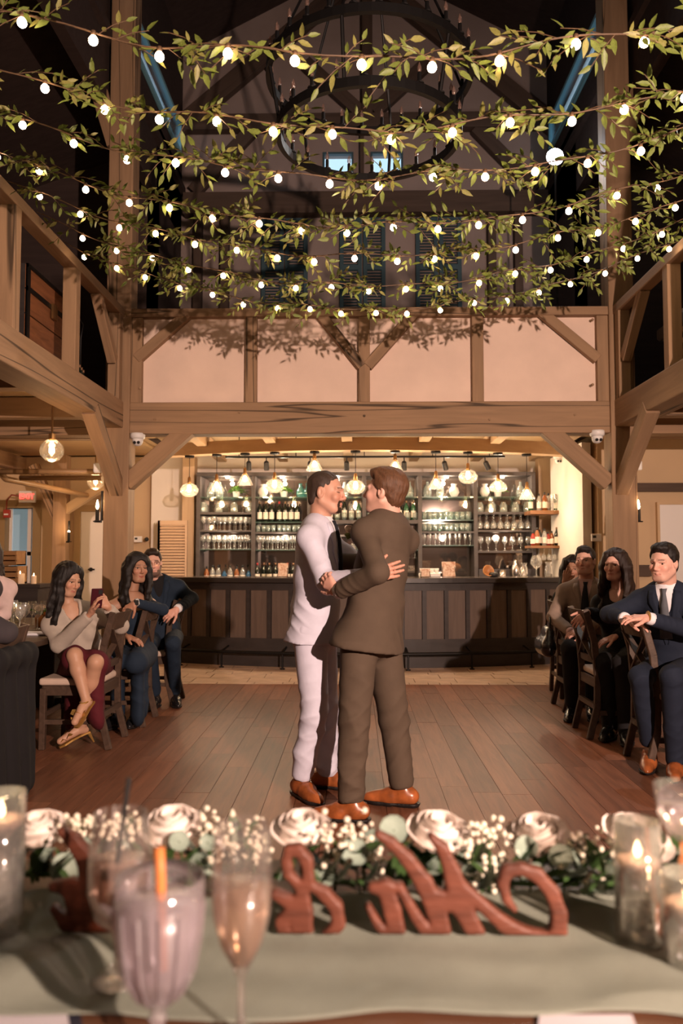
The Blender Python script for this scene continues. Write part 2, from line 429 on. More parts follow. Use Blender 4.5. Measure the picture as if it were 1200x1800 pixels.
# side balconies
for side, xi, sx, ys in (('left', -2.42, -1, (5.58, 6.83)), ('right', 2.68, 1, (5.55, 6.83))):
    lab = 'timber balcony with open railing holding an old wooden trunk' if side == 'left' else 'timber balcony with open railing and a slatted chair'
    t = thing('balcony', lab, 'balcony', (xi, 5, 2.68), None, 'structure')
    xc = xi + sx * .14
    timber('edge_beam', (xc, -2.4, 2.82), (xc, PY + .02, 2.82), .28, .28, TIMBER, t, bevel=.012)
    timber('top_rail', (xi + sx * .06, -2.4, 3.90), (xi + sx * .06, PY + .02, 3.90), .12, .09, TIMBER, t)
    for y in ys + (4.33, 3.1, 1.9, .7): timber('railing_post', (xi + sx * .065, y, 2.95), (xi + sx * .065, y, 3.86), .12, .11, TIMBER, t)
    timber('railing_post', (xi + sx * .065, PY - .09, 2.95), (xi + sx * .065, PY - .09, 3.86), .12, .11, TIMBER, t)
    timber('railing_brace', (xi + sx * .065, PY - .17, 3.35), (xi + sx * .065, PY - .72, 3.88), .09, .11, TIMBER, t)
    timber('knee_brace', (xi + sx * .06, PY + .06, 2.02), (xi + sx * .06, PY - .85, 2.72), .13, .15, TIMBER, t)
    MB().box((min(xi + sx * .2, xi + sx * 5), -2.4, 2.9), (max(xi + sx * .2, xi + sx * 5), 10.4, 2.95)).build('deck', CEILWOOD, t)
    for y in (5.0, 6.35, 7.7, 9.1): timber('joist', (xi + sx * .28, y, 2.79), (xi + sx * 4.8, y, 2.79), .16, .2, TIMBER, t)
    timber('girder', (xi + sx * .2, PY + .14, 2.76), (xi + sx * 4.9, PY + .14, 2.76), .22, .30, TIMBER, t)
    timber('girder', (xi + sx * 2.6, 3, 2.72), (xi + sx * 2.6, 11.8, 2.72), .2, .2, TIMBER, t)
# gallery deck over the bar with joists below, and the ceiling in the aisle behind
gd = thing('ceiling_bar', 'pale boarded ceiling with joists over the bar', None, (CX, 10, 2.9), None, 'structure')
MB().box((-3.2, PY + .28, 2.93), (3.4, BW, 2.97)).build('boards', CEILWOOD, gd)
MB().box((-7.3, 10.3, 2.88), (-2.9, 12.25, 2.92)).build('boards', CEILWOOD, gd)
MB().box((-7.4, BW + .1, 2.86), (-2.95, BW + .3, 3.4)).build('wall_head', WALL_TAN, gd)
for x in (-1.95, -1.05, -.1, .85, 1.75, 2.6): timber('joist', (x, PY + .28, 2.84), (x * 1.02, BW, 2.84), .13, .16, TIMBER_LT, gd)
# truss work on the gable wall
gt = thing('gable_truss', 'dark timber truss and beams on the gable wall behind the chandelier', 'truss', (CX, BW, 6), None, 'structure')
yg = BW - .1
q = P(640, 364, BW).z
timber('tie_beam', (-2.6, yg, q), (2.9, yg, q), .2, .33, TIMBER_DK, gt)
q2 = P(640, 222, BW).z
timber('collar_beam', (-2.6, yg, q2), (2.9, yg, q2), .16, .24, TIMBER_DK, gt)
timber('king_post', (CX + .05, yg, q2), (CX + .05, yg, 10), .16, .2, TIMBER_DK, gt)
for s in (-1, 1):
    timber('strut', (CX + .05 + s * .1, yg, q2 + .15), (CX + .05 + s * .95, yg, q2 + .95), .12, .2, TIMBER_DK, gt)
    timber('rafter', (CX + s * 3.0, yg, q2 - .2), (CX, yg, q2 + 2.4), .14, .26, TIMBER_DK, gt)
    timber('strut', (CX + s * 2.6, yg, q + .2), (CX + s * 1.7, yg, q2 - .1), .12, .2, TIMBER_DK, gt)
for px in (350, 397, 862, 908): x = P(px, 450, BW).x; timber('wall_post', (x, yg + .02, 3.0), (x, yg + .02, q), .12, .17, TIMBER_DK, gt)
for px in (608 + 29, ): pass
# window post between the small windows
timber('wall_post', ((x2 + x3) / 2, BW - .04, q), ((x2 + x3) / 2, BW - .04, q2), .06, .2, TIMBER_DK, gt)
# shutters
SHUT = mat('teal_shutter', (.035, .075, .095), .6)
for n, (pa, pb) in enumerate(((460, 541), (597, 677), (730, 810))):
    xa, xb = P(pa, 450, BW).x, P(pb, 450, BW).x; zt_, zb2 = P(600, 386, BW).z, P(600, 560, BW).z
    t = thing('shutter_pair', 'closed dark teal louvred shutters, %s of three behind the gallery rail' % ('leftmost', 'middle', 'rightmost')[n], 'shutters', (xa, BW, zb2), 'gallery shutters')
    for (u, v) in ((xa, (xa + xb) / 2 - .01), ((xa + xb) / 2 + .01, xb)):
        f = MB(); y0, y1 = BW - .07, BW - .02; w = .06
        f.box((u, y0, zb2), (u + w, y1, zt_)).box((v - w, y0, zb2), (v, y1, zt_)).box((u + w, y0, zt_ - .08), (v - w, y1, zt_)).box((u + w, y0, zb2), (v - w, y1, zb2 + .08)).box((u + w, y0, (zt_ + zb2) / 2 - .04), (v - w, y1, (zt_ + zb2) / 2 + .04))
        fo = f.build('shutter_leaf', SHUT, t)
        s = MB(); z = zb2 + .1
        while z < zt_ - .1:
            s.bar((u + w, (y0 + y1) / 2, z), (v - w, (y0 + y1) / 2, z), .045, .008, up=(0, -.6, .8)); z += .045
        put(s.build('louvres', SHUT, fo), kind='stuff')
# left aisle: timber column, door, glazed door with sky, pipes
t = thing('timber_column', 'aisle timber column with knee braces carrying a candle sconce', 'post', (-4.35, 11.0, 0), None, 'structure')
cxx = P(107, 950, 11.0).x
timber('post', (cxx, 11, 0), (cxx, 11, 2.75), .18, .18, TIMBER, t)
timber('knee_brace', (cxx, 11, 1.75), (cxx - .4, 11, 2.62), .12, .12, TIMBER, t)
timber('knee_brace', (cxx, 11, 1.95), (cxx + .85, 11, 2.5), .12, .12, TIMBER_LT, t)
dr = thing('door_1', 'pale panelled door with black lever beside the timber post', None, (-3.9, BW, 0), None, 'structure')
xa, xb = P(142, 950, BW + .05).x, P(184, 950, BW + .05).x
MB().box((xa, BW + .03, 0), (xb, BW + .08, 2.02)).build('door_leaf', WALL_WHITE, dr, bevel=.004)
MB().box((xa - .09, BW, 0), (xa, BW + .1, 2.12)).box((xa, BW, 2.02), (xb, BW + .1, 2.12)).build('door_frame', mat('tan_trim', (.38, .25, .12), .6), dr)
h = P(160, 1001, BW); MB().tube([h + Vector((-.04, -.02, 0)), h + Vector((.06, -.02, 0))], .012, 6).lathe([(.03, 0), (.03, .02)], h, 10, axis=(0, -1, 0)).build('door_handle', BLACK, dr)
OLIVE = mat('olive_trim', (.28, .19, .09), .6)
gw = thing('window_5', 'narrow sash window with blue daylight under the exit sign', None, (-5.3, BW + .1, .75), None, 'structure')
f = MB(); yy = BW + .06
f.box((-5.42, yy, .7), (-5.30, yy + .25, 2.2)).box((-4.88, yy, .7), (-4.76, yy + .25, 2.2)).box((-5.30, yy, 2.08), (-4.88, yy + .25, 2.2)).box((-5.42, yy - .03, .62), (-4.76, yy + .25, .699))
f.build('window_frame', OLIVE, gw)
MB().box((-5.3, yy + .16, 1.36), (-4.88, yy + .2, 1.42)).box((-5.3, yy + .16, .75), (-5.26, yy + .2, 2.08)).box((-5.02, yy + .16, .75), (-4.96, yy + .2, 2.08)).build('sash', WHITE, gw)
MB().box((-5.3, yy + .18, .75), (-4.9, yy + .185, 2.08)).build('pane', SKYGLASS, gw)
struct('exterior_siding', MB().box((-6.5, 13.2, 0), (-4, 13.3, 4)), mat('pale_siding', (.55, .66, .72), .8), 'pale clapboard siding seen through the sash window')
# right part: trims and the bright doorway
tr = thing('trim_1', 'dark brown picture rail and chair rail on the tan wall', None, (3.2, 9.5, 1), None, 'structure')
z1_, z2_ = P(1160, 864, 9.5).z, P(1160, 849, 9.5).z
MB().box((3.2, 9.48, z1_), (6.6, 9.55, z2_)).build('picture_rail', TIMBER_DK, tr)
z1_, z2_ = P(1130, 1013, 9.5).z, P(1130, 993, 9.5).z
MB().box((3.2, 9.48, z1_), (P(1144, 1000, 9.5).x, 9.55, z2_)).build('chair_rail', TIMBER_DK, tr)
dr = thing('door_2', 'flat white door on the tan wall behind the man in navy suit', None, (3.7, 9.5, 0), None, 'structure')
xa = P(1160, 950, 9.5).x; ztop = P(1160, 887, 9.5).z
MB().box((xa, 9.5, 0), (xa + .8, 9.545, ztop)).build('door_leaf', WHITE, dr, bevel=.004)
MB().box((xa - .03, 9.49, 0), (xa, 9.55, ztop + .03)).box((xa, 9.49, ztop), (xa + .83, 9.55, ztop + .03)).build('door_frame', WALL_TAN, dr)
# timber boards flanking the bar niche
for px, dd in ((333, 11.6), (955, 11.6)):
    x = P(px, 900, dd).x
    t = thing('trim_2' if px < 600 else 'trim_3', 'pale timber post at the %s end of the back bar' % ('left' if px < 600 else 'right'), None, (x, dd, 0), None, 'structure')
    timber('post', (x, dd, 0), (x, dd, 2.8), .18, .2, TIMBER_LT, t)
x = P(228, 900, 8.5).x
# ================================================================== the bar
BX, BYC, BR = CX + .02, 9.68, 6.4          # bar arc: front point at (BX, BYC), centre BR behind it
def arc(u, r=0.0):
    """point on the bar front; u metres along the arc from the middle, r metres inwards (away from the camera)"""
    a = u / BR; R = BR - r
    return Vector((BX + R * math.sin(a), BYC + BR - R * math.cos(a), 0))
def arc_prism(u0, u1, r0, r1, z0, z1, n=6, mb=None):
    mb = mb or MB(); us = [u0 + (u1 - u0) * i / n for i in range(n + 1)]
    poly = [arc(u, r0) + Vector((0, 0, z0)) for u in us] + [arc(u, r1) + Vector((0, 0, z0)) for u in reversed(us)]
    # build as quad strips to stay convex
    for i in range(n):
        a, b, c, d = arc(us[i], r0), arc(us[i + 1], r0), arc(us[i + 1], r1), arc(us[i], r1)
        V = [Vector((p.x, p.y, z)) for z in (z0, z1) for p in (a, b, c, d)]
        F = [(0, 3, 2, 1), (4, 5, 6, 7), (0, 1, 5, 4), (2, 3, 7, 6)]
        if i == 0: F.append((3, 0, 4, 7))
        if i == n - 1: F.append((1, 2, 6, 5))
        mb.add(V, F)
    return mb
BAR_PANEL = wood('bar_panel_wood', (.135, .095, .075), dark=.75, rough=.5, stretch=(4, 4, .4), scale=6)
BAR_DARK = wood('bar_frame_wood', (.045, .036, .034), dark=.7, rough=.45)
COUNTER = mat('polished_counter', (.10, .085, .075), .16, var=.3, vscale=6, spec=.6)
bar = thing('bar_counter', 'long curved dark wood bar with vertical panels and foot rail', 'bar', arc(0))
UH = 2.62
arc_prism(-UH, UH, .04, .16, .0, 1.02, 28).build('carcass', BAR_DARK, bar)
arc_prism(-UH, UH, .0, .06, .0, .34, 28).build('plinth', BAR_DARK, bar)
arc_prism(-UH, UH, .0, .06, .93, 1.03, 28).build('head_rail', BAR_DARK, bar)
arc_prism(-UH - .04, UH + .04, -.10, .62, 1.025, 1.075, 32).build('counter_edge', mat('dark_counter_edge', (.028, .022, .02), .35), bar)
arc_prism(-UH - .04, UH + .04, -.098, .62, 1.0755, 1.083, 32).build('countertop', COUNTER, bar)
sp = .272; k = -10
while k <= 10:
    u0 = (k - .5) * sp
    if abs(u0) < UH and abs(u0 + sp) < UH + .2:
        arc_prism(u0 + .03, u0 + sp - .03, .02, .045, .34, .93, 1).build('panel', BAR_PANEL, bar)
        arc_prism(u0 - .025, u0 + .025, .0, .045, .34, .93, 1).build('stile', BAR_DARK, bar)
    k += 1
us = [-UH + .1 + i * (2 * UH - .2) / 30 for i in range(31)]
fr = MB().tube([arc(u, -.20) + Vector((0, 0, .19)) for u in us], .02, 8).build('foot_rail', BLACK, bar, smooth=True)
for u in (-2.3, -1.75, -1.0, -.3, .45, 1.2, 1.95):
    p = arc(u, -.2); q = arc(u, .0)
    MB().tube([p + Vector((0, 0, .19)), p + Vector((0, 0, 0))], .012, 6).tube([p + Vector((0, 0, .19)), q + Vector((0, 0, .24))], .012, 6).lathe([(.03, 0), (.03, .012)], p, 10).build('rail_bracket', BLACK, fr)

# curved ceiling beam carrying the pendants
def beam_arc(u, r): p = arc(u, r); return p
cb = thing('curved_beam', 'arched pale timber beam above the bar carrying the pendant lamps', 'beam', arc(0, .3) + Vector((0, 0, 2.66)), None, 'structure')
arc_prism(-2.9, 2.9, .12, .30, 2.66, 2.82, 34).build('beam', TIMBER_LT, cb, at=arc(0, .3) + Vector((0, 0, 2.66)))

# pendant lamps
AMBER = glass('pendant_glass', (1, .95, .88), .05, .08)
BULB = emit('filament_bulb', (1.0, .66, .34), 34)
BRASS = mat('aged_brass', (.30, .17, .07), .35, metal=.9)
PROF = {
 'globe': [(.018, .0), (.03, -.01), (.085, -.035), (.118, -.085), (.118, -.125), (.09, -.165), (.05, -.185)],
 'bell': [(.02, .0), (.035, -.012), (.055, -.05), (.075, -.09), (.10, -.135), (.105, -.15)],
 'drum': [(.02, .0), (.04, -.01), (.095, -.06), (.112, -.10), (.105, -.14), (.085, -.15)],
}
PEND = [(333, 803, 848, 'globe'), (381, 797, 843, 'bell'), (431, 791, 832, 'bell'), (483, 784, 840, 'globe'), (553, 784, 806, 'bell'), (625, 784, 842, 'globe'),
        (694, 785, 808, 'bell'), (766, 786, 838, 'bell'), (822, 791, 824, 'globe'), (875, 795, 843, 'drum'), (925, 799, 857, 'bell')]
ORD = ['first', 'second', 'third', 'fourth', 'fifth', 'sixth', 'seventh', 'eighth', 'ninth', 'tenth', 'eleventh']
def bulb_mesh(r=.03, h=.09, n=12):
    return MB().lathe([(.0, 0), (r * .55, .004), (r, h * .35), (r * .9, h * .55), (r * .45, h * .85), (r * .4, h)], n=n)
pend_me = {}
for i, (px, pyc, pys, kd) in enumerate(PEND):
    # the pendant hangs from the underside of the curved beam: solve its place along the arc
    best = min((abs(P(px, pyc, arc(u, .2).y).x - arc(u, .2).x), u) for u in [j * .01 for j in range(-285, 286)])[1]
    p = arc(best, .2); d = p.y; zs = P(px, pys, d).z; zc = 2.66
    t = thing('pendant_lamp', 'clear glass %s pendant over the bar, %s from the left' % ({'globe': 'globe', 'bell': 'bell', 'drum': 'tapered'}[kd], ORD[i]), 'pendant lamp', (p.x, p.y, zc), 'pendant lamps over the bar')
    MB().lathe([(.06, -.025), (.062, -.02), (.062, 0)], (p.x, p.y, zc), 14).build('canopy', BLACK, t)
    MB().tube([(p.x, p.y, zc), (p.x, p.y, zs + .07)], .004, 6).build('cord', BLACK, t)
    MB().lathe([(.022, -.03), (.026, 0), (.022, .02), (.02, .06), (.008, .075)], (p.x, p.y, zs), 12).build('socket', BRASS, t, smooth=True)
    if kd not in pend_me: pend_me[kd] = MB().lathe(PROF[kd], n=22, close=False).data('shade_' + kd, AMBER, True)
    o = link('glass_shade', pend_me[kd], t); o.location = (0, 0, zs - zc)
    if 'b' not in pend_me: pend_me['b'] = MB().lathe([(.0, -.105), (.018, -.1), (.028, -.078), (.025, -.055), (.012, -.03), (.012, -.02)], n=12).data('bulb', BULB, True)
    o = link('bulb', pend_me['b'], t); o.location = (0, 0, zs - zc)
    lamp('pendant_light', 'POINT', (p.x, p.y, zs - .13), 17, (1, .72, .46), .035)

# black track with spot heads
zt_ = P(640, 803, 10.4).z
tk = thing('track_light', 'black ceiling track with small spot heads over the back bar', 'track light', (CX, 10.4, zt_))
xa, xb = P(396, 803, 10.4).x, P(887, 803, 10.4).x
MB().box((xa, 10.385, zt_ - .012), (xb, 10.415, zt_ + .012)).build('track', BLACK, tk)
for px in (420, 520, 640, 760, 860):
    x = P(px, 803, 10.4).x; MB().tube([(x, 10.4, zt_), (x, 10.4, 2.93)], .006, 6).build('hanger', BLACK, tk)
for px, tilt in ((468, 0), (545, 0), (609, 0), (710, 0), (780, .25), (852, .5), (437, 0)):
    p = P(px, 803, 10.4); ax = Vector((tilt, .25, -1)).normalized()
    h = MB().tube([p, p + Vector((0, 0, -.06))], .008, 6).lathe([(.02, 0), (.034, .02), (.034, .12), (.028, .125)], p + Vector((0, 0, -.055)), 12, axis=ax)
    h.build('spot_head', BLACK, tk)
    
# ------------------------------------------------------------------ back bar shelving
SY0, SY1 = 11.25, 11.62                    # shelf front and back
SH = thing('back_bar_shelving', 'dark wood back bar of six bays with dark and glass shelves', 'shelving', (CX, 11.4, 0))
divs = [P(px, 900, SY0).x for px in (348, 445, 543, 640, 738, 836, 938)]
zt_ = P(640, 836, SY0).z
FRAMEW = wood('grey_brown_frame', (.075, .062, .058), dark=.75, rough=.5)
for x in divs: MB().box((x - .028, SY0, .95), (x + .028, SY1, zt_)).build('divider', FRAMEW, SH, bevel=.004)
MB().box((divs[0] - .028, SY0, zt_), (divs[-1] + .028, SY1, zt_ + .05)).build('top_board', FRAMEW, SH)
MIRROR = mat('bar_mirror', (.27, .225, .20), .04, metal=.85)
for i in range(6): MB().box((divs[i] + .028, SY1 - .02, .95), (divs[i + 1] - .028, SY1, zt_)).build('mirror_panel', MIRROR, SH)
MB().box((divs[0] - .2, SY0 - .35, 0), (divs[-1] + .35, SY1, .92)).build('base_cabinet', BAR_DARK, SH)
MB().box((divs[0] - .2, SY0 - .38, .92), (divs[-1] + .35, SY1, .955)).build('work_top', COUNTER, SH)
ZL = {k: P(640, k, SY0).z for k in (873, 900, 913, 933, 946, 958, 967, 968)}
SGLASS = glass('shelf_glass', (.75, .92, .88), .12, .15, body_c=(.4, .7, .62))
def shelf(i, py, m, th):
    z = P(640, py, SY0).z
    MB().box((divs[i] + .029, SY0 + .01, z - th), (divs[i + 1] - .029, SY1 - .03, z)).build('glass_shelf' if m is SGLASS else 'shelf', m, SH)
    return z
levels = {}
for i in range(6):
    L = []
    L.append(shelf(i, 873, SGLASS, .014))
    if i in (0, 5): L += [shelf(i, 900, FRAMEW, .03), shelf(i, 932, FRAMEW, .022)]
    elif i == 4: L += [shelf(i, 914, SGLASS, .012), shelf(i, 934, FRAMEW, .025), shelf(i, 958, SGLASS, .014)]
    elif i == 1: L += [shelf(i, 917, SGLASS, .014), shelf(i, 935, FRAMEW, .025)]
    else: L += [shelf(i, 914, FRAMEW, .05), shelf(i, 940, FRAMEW, .025)]
    if i == 0: L.append(shelf(i, 965, SGLASS, .014))
    if i == 1: L.append(shelf(i, 966, SGLASS, .014))
    if i == 5: L.append(shelf(i, 968, FRAMEW, .03))
    levels[i] = L
# little downlights in the top of each bay
for i in range(6):
    xm = (divs[i] + divs[i + 1]) / 2
    MB().lathe([(.03, 0), (.03, .02)], (xm, SY0 + .16, zt_ - .021), 12).build('downlight', emit('downlight_glow', (1, .82, .6), 14), SH)
    lamp('shelf_light', 'POINT', (xm, SY0 + .1, zt_ - .06), 11.0, (1, .80, .60), .03)
    lamp('shelf_light', 'POINT', (xm, SY0 - .05, 1.62), 3.0, (1, .80, .60), .05)  # unseen lamp in front of the bay at mid height, no fixture

# glassware: build one of each kind, then copy
GL = glass('stemware_glass', (.97, .98, .97), .10, .14, body_c=(.95, .95, .9))
GLT = glass('tumbler_glass', (.92, .97, .95), .16, .14, body_c=(.85, .95, .9))
def gl(prof, m, n=10): return MB().lathe(prof, n=n, close=False).data('glassware', m, True)
WINE = gl([(.0, 0), (.034, .002), (.006, .012), (.004, .085), (.012, .095), (.036, .125), (.040, .155), (.032, .20)], GL)
FLUTE = gl([(.0, 0), (.03, .002), (.005, .01), (.004, .07), (.014, .085), (.024, .12), (.022, .20)], GL)
TUMB = gl([(.0, .004), (.030, .004), (.032, .0), (.036, .10), (.034, .10), (.029, .01)], GLT)
JAR = gl([(.0, .003), (.05, .003), (.055, .02), (.055, .10), (.035, .13), (.038, .145)], GLT)
def bottle_me(name, r, h, body, label_m, cap):
    mb = MB(); ns = h * .62
    mb.lathe([(0, 0), (r, .003), (r, ns), (r * .75, ns + .03), (r * .36, ns + .06), (r * .33, h - .03)], n=10)
    mb.m = 1; mb.lathe([(r * 1.02, h * .14), (r * 1.02, h * .48)], n=10, close=False)
    mb.m = 2; mb.lathe([(r * .38, h - .035), (r * .38, h), (0, h + .001)], n=10)
    return mb.data(name, [body, label_m, cap], True)
PAPER = mat('paper_label', (.75, .68, .58), .7, var=.15, vscale=60)
DKG = mat('dark_wine_glass', (.008, .012, .008), .12, spec=.6)
AMB = mat('amber_spirit', (.22, .07, .02), .12, spec=.6); GRN = mat('green_bottle', (.03, .10, .05), .12, spec=.6)
CLR = glass('spirit_bottle', (.92, .95, .95), .18, .14); BLU = mat('blue_spirit', (.03, .10, .20), .15); RED = mat('red_spirit', (.28, .03, .02), .15)
FOIL = mat('foil_cap', (.25, .14, .08), .35, metal=.5); REDC = mat('red_cap', (.35, .03, .03), .4); BLKC = mat('black_cap', (.02, .02, .02), .4)
BOT = {
 'dark wine': bottle_me('wine', .037, .30, DKG, PAPER, FOIL), 'red capped wine': bottle_me('wine_red', .037, .30, DKG, PAPER, REDC),
 'amber spirit': bottle_me('spirit_amber', .038, .25, AMB, PAPER, BLKC), 'clear spirit': bottle_me('spirit_clear', .038, .27, CLR, PAPER, BLKC),
 'green spirit': bottle_me('spirit_green', .036, .28, GRN, PAPER, FOIL), 'red spirit': bottle_me('spirit_red', .04, .22, RED, PAPER, BLKC), 'blue spirit': bottle_me('spirit_blue', .038, .2, BLU, PAPER, BLKC)}
BAYN = ['first', 'second', 'third', 'fourth', 'fifth', 'sixth']
def item(name, me, loc, label, cat, group, s=1.0, rx=0.0):
    o = link(name, me); o.location = loc; o.scale = (s, s, s)
    o.rotation_euler = (rx, 0, rng.uniform(0, 6.28)); put(o, label, cat, group); return o
def row_of(me, name, cat, i, z, n, label, group, rows=1, s=1.0, margin=.07, jit=.008, y0=None):
    xa, xb = divs[i] + margin, divs[i + 1] - margin
    for r in range(rows):
        for k in range(n):
            x = xa + (xb - xa) * (k + .5 * (r % 2)) / max(1, n - .5 * (rows > 1) - (0 if rows > 1 else 1))
            if x > xb + .02: continue
            m = me if not isinstance(me, list) else rng.choice(me)
            item(name, m, (x + rng.uniform(-jit, jit), (y0 or SY0 + .07) + r * .1 + rng.uniform(-jit, jit), z), label, cat, group, s * rng.uniform(.96, 1.02))
def hang_row(me, i, z, n, label, group, rows=1):
    xa, xb = divs[i] + .07, divs[i + 1] - .07
    rk = MB()
    for r in range(rows):
        for k in range(n):
            x = xa + (xb - xa) * k / (n - 1)
            o = item('wine_glass', me, (x, SY0 + .07 + r * .1, z), label, 'glass', group); o.rotation_euler = (PI, 0, 0)
# bay 1 and 6: hanging stemware; bay 2: wines; bay 5: tumblers
W1 = lambda what, i, where: '%s, %s back bar bay, %s' % (what, BAYN[i], where)
zc = .955
for i in (0,):
    row_of(JAR, 'glass_jar', 'jar', i, levels[i][1], 4, W1('clear glass jar', i, 'top dark shelf'), 'jars in bay one', s=1.0)
    row_of(WINE, 'wine_glass', 'glass', i, levels[i][2], 9, W1('stemmed wine glass', i, 'upper row'), 'upper wine glasses in bay one', 2)
    row_of(WINE, 'wine_glass', 'glass', i, levels[i][3], 9, W1('stemmed wine glass', i, 'lower row'), 'lower wine glasses in bay one', 2)
row_of(TUMB, 'tumbler', 'glass', 1, levels[1][2], 10, W1('clear tumbler', 1, 'under the wine bottles'), 'tumblers in bay two', 1)
row_of(WINE, 'wine_glass', 'glass', 1, levels[1][3], 10, W1('stemmed wine glass', 1, 'middle row'), 'wine glasses in bay two', 2)
for i in (2, 3):
    row_of(TUMB, 'tumbler', 'glass', i, levels[i][1], 7, W1('white backed tumbler', i, 'behind the couple'), 'tumblers in bay %s' % BAYN[i], 1, 1.1)
    row_of(WINE, 'wine_glass', 'glass', i, levels[i][2] - .33, 8, W1('stemmed wine glass', i, 'behind the couple'), 'wine glasses in bay %s' % BAYN[i], 1)
    shelf(i, 966, SGLASS, .014)
row_of(TUMB, 'tumbler', 'glass', 4, levels[4][1], 9, W1('clear tumbler', 4, 'upper glass shelf'), 'upper tumblers in bay five', 2, 1.2)
row_of(TUMB, 'tumbler', 'glass', 4, levels[4][2], 9, W1('clear tumbler', 4, 'lower shelf'), 'lower tumblers in bay five', 2, 1.15)
row_of(FLUTE, 'champagne_flute', 'glass', 4, levels[4][3], 10, W1('stemmed flute', 4, 'third row down'), 'flutes in bay five', 1, .9)
row_of(JAR, 'glass_jar', 'jar', 5, levels[5][1], 5, W1('clear glass jar', 5, 'dark top shelf'), 'jars in bay six')
hang_row(WINE, 5, levels[5][1] - .03, 8, W1('upside down wine glass', 5, 'under dark shelf'), 'hanging glasses in bay six', 2)
row_of(WINE, 'wine_glass', 'glass', 5, levels[5][3], 7, W1('stemmed wine glass', 5, 'lower row'), 'lower wine glasses in bay six', 1)
# bottles
for x0, kinds in ((.08, ['dark wine', 'dark wine', 'dark wine']), (.36, ['red capped wine', 'dark wine', 'dark wine', 'dark wine'])):
    for k, kd in enumerate(kinds):
        item('wine_bottle', BOT[kd], (divs[1] + x0 + k * .085, SY0 + .1, levels[1][1]), W1('%s bottle' % kd, 1, 'glass shelf under the potted fern'), 'bottle', 'wines on the upper shelf of bay two', .98)
for k in range(9):
    kd = rng.choice(['dark wine', 'dark wine', 'red capped wine'])
    item('wine_bottle', BOT[kd], (divs[1] + .06 + k * .085, SY0 + rng.uniform(.0, .1), zc), W1('%s bottle' % kd, 1, 'on the work top'), 'bottle', 'wines on the work top of bay two')
for k in range(8):
    kd = rng.choice(['clear spirit', 'amber spirit', 'red spirit', 'clear spirit', 'blue spirit'])
    item('spirit_bottle', BOT[kd], (divs[0] + .12 + k * .085, SY0 - .02 + rng.uniform(.0, .1), zc), W1('%s bottle' % kd, 0, 'on the work top'), 'bottle', 'spirits on the work top of bay one')
for i in (2, 3):
    for k in range(7):
        kd = rng.choice(['dark wine', 'green spirit', 'clear spirit'])
        if i == 3 and k > 4: kd = 'green spirit'
        item('wine_bottle', BOT[kd], (divs[i] + .1 + k * .1, SY0 + .1, levels[i][1] + (.0)), W1('%s bottle' % kd, i, 'middle shelf'), 'bottle', 'bottles in bay ' + BAYN[i])
# top shelf: teal bottles, vases and ferns
TEAL = glass('teal_glass', (.55, .85, .80), .35, .14, body_c=(.12, .42, .38)); MILK = mat('milk_glass', (.75, .72, .68), .4)
VASE = MB().lathe([(0, 0), (.05, .004), (.06, .05), (.055, .10), (.028, .14), (.02, .17), (.03, .20)], n=14).data('vase', TEAL, True)
VASEW = MB().lathe([(0, 0), (.04, .004), (.075, .07), (.06, .13), (.03, .155), (.045, .19)], n=14).data('vase_white', MILK, True)
VASEC = MB().lathe([(0, 0), (.05, .004), (.06, .06), (.05, .13), (.02, .17), (.02, .22)], n=14).data('vase_clear', GLT, True)
zz = lambda i: levels[i][0]
TOPS = [(0, .15, VASEC, 'clear glass bottle vase, first along the top shelf from the left'), (0, .28, VASEC, 'clear glass bottle vase beside the fern in the first bay'), (1, .12, VASEW, 'round milk glass vase on the top shelf, second bay'),
        (1, .66, VASE, 'teal glass bottle left of the matching one, second bay top shelf'), (1, .76, VASE, 'teal glass bottle at the end of the second bay top shelf'), (2, .25, VASEC, 'clear vase on top shelf left of the taller groom'), (2, .5, VASEC, 'clear vase on top shelf between the two grooms'), (3, .5, VASEC, 'clear vase on top shelf behind the brown suited groom'),
        (3, .65, VASEC, 'clear vase above the green bottles, fourth bay'), (4, .12, VASEC, 'clear vase at the left of the fifth bay top shelf'), (4, .3, VASEC, 'second clear vase of the fifth bay top shelf'), (4, .5, VASEW, 'pale square vase on the top shelf, fifth bay'), (5, .15, VASEW, 'milk glass vase beside the fern in the sixth bay'), (5, .66, VASEC, 'last clear bottle on the top shelf, sixth bay')]
for i, dx, me, lab in TOPS: item('vase', me, (divs[i] + dx, SY0 + .14, zz(i)), lab, 'vase', 'vases along the top shelf')
FERN = mat('fern_leaf', (.10, .22, .03), .55, var=.4, vscale=30)
def potted_fern(x, y, z, label, seed, r=.16):
    rg = random.Random(seed)
    t = thing('potted_fern', label, 'plant', (x, y, z), 'ferns on the top shelf')
    MB().lathe([(0, 0), (.045, .003), (.055, .08), (.058, .085), (.05, .085), (.045, .07)], (x, y, z), 12).build('pot', MILK, t, smooth=True)
    mb = MB()
    for k in range(70):
        a = rg.uniform(0, 2 * PI); e = rg.uniform(.1, 1.3); L = r * rg.uniform(.5, 1.1)
        d = Vector((math.cos(a) * math.cos(e), math.sin(a) * math.cos(e) * .6, math.sin(e) * .8)); p0 = Vector((x, y, z + .08)) + d * L * .45; p1 = p0 + d * L * .6 - Vector((0, 0, .03))
        s = d.cross(Vector((0, 0, 1))).normalized() * .018; m = (p0 + p1) / 2 + Vector((0, 0, .012))
        mb.add([p0, m + s, p1, m - s], [(0, 1, 2, 3)])
    put(mb.build('fronds', FERN, t), kind='stuff')
potted_fern(divs[0] + .52, SY0 + .16, zz(0), 'bushy green fern in white pot, first bay of back bar', 1)
potted_fern(divs[1] + .42, SY0 + .16, zz(1), 'bushy green fern in white pot beside the teal bottles', 2)
potted_fern(divs[5] + .34, SY0 + .16, zz(5), 'bushy green fern in white pot, last bay of back bar', 3, .19)

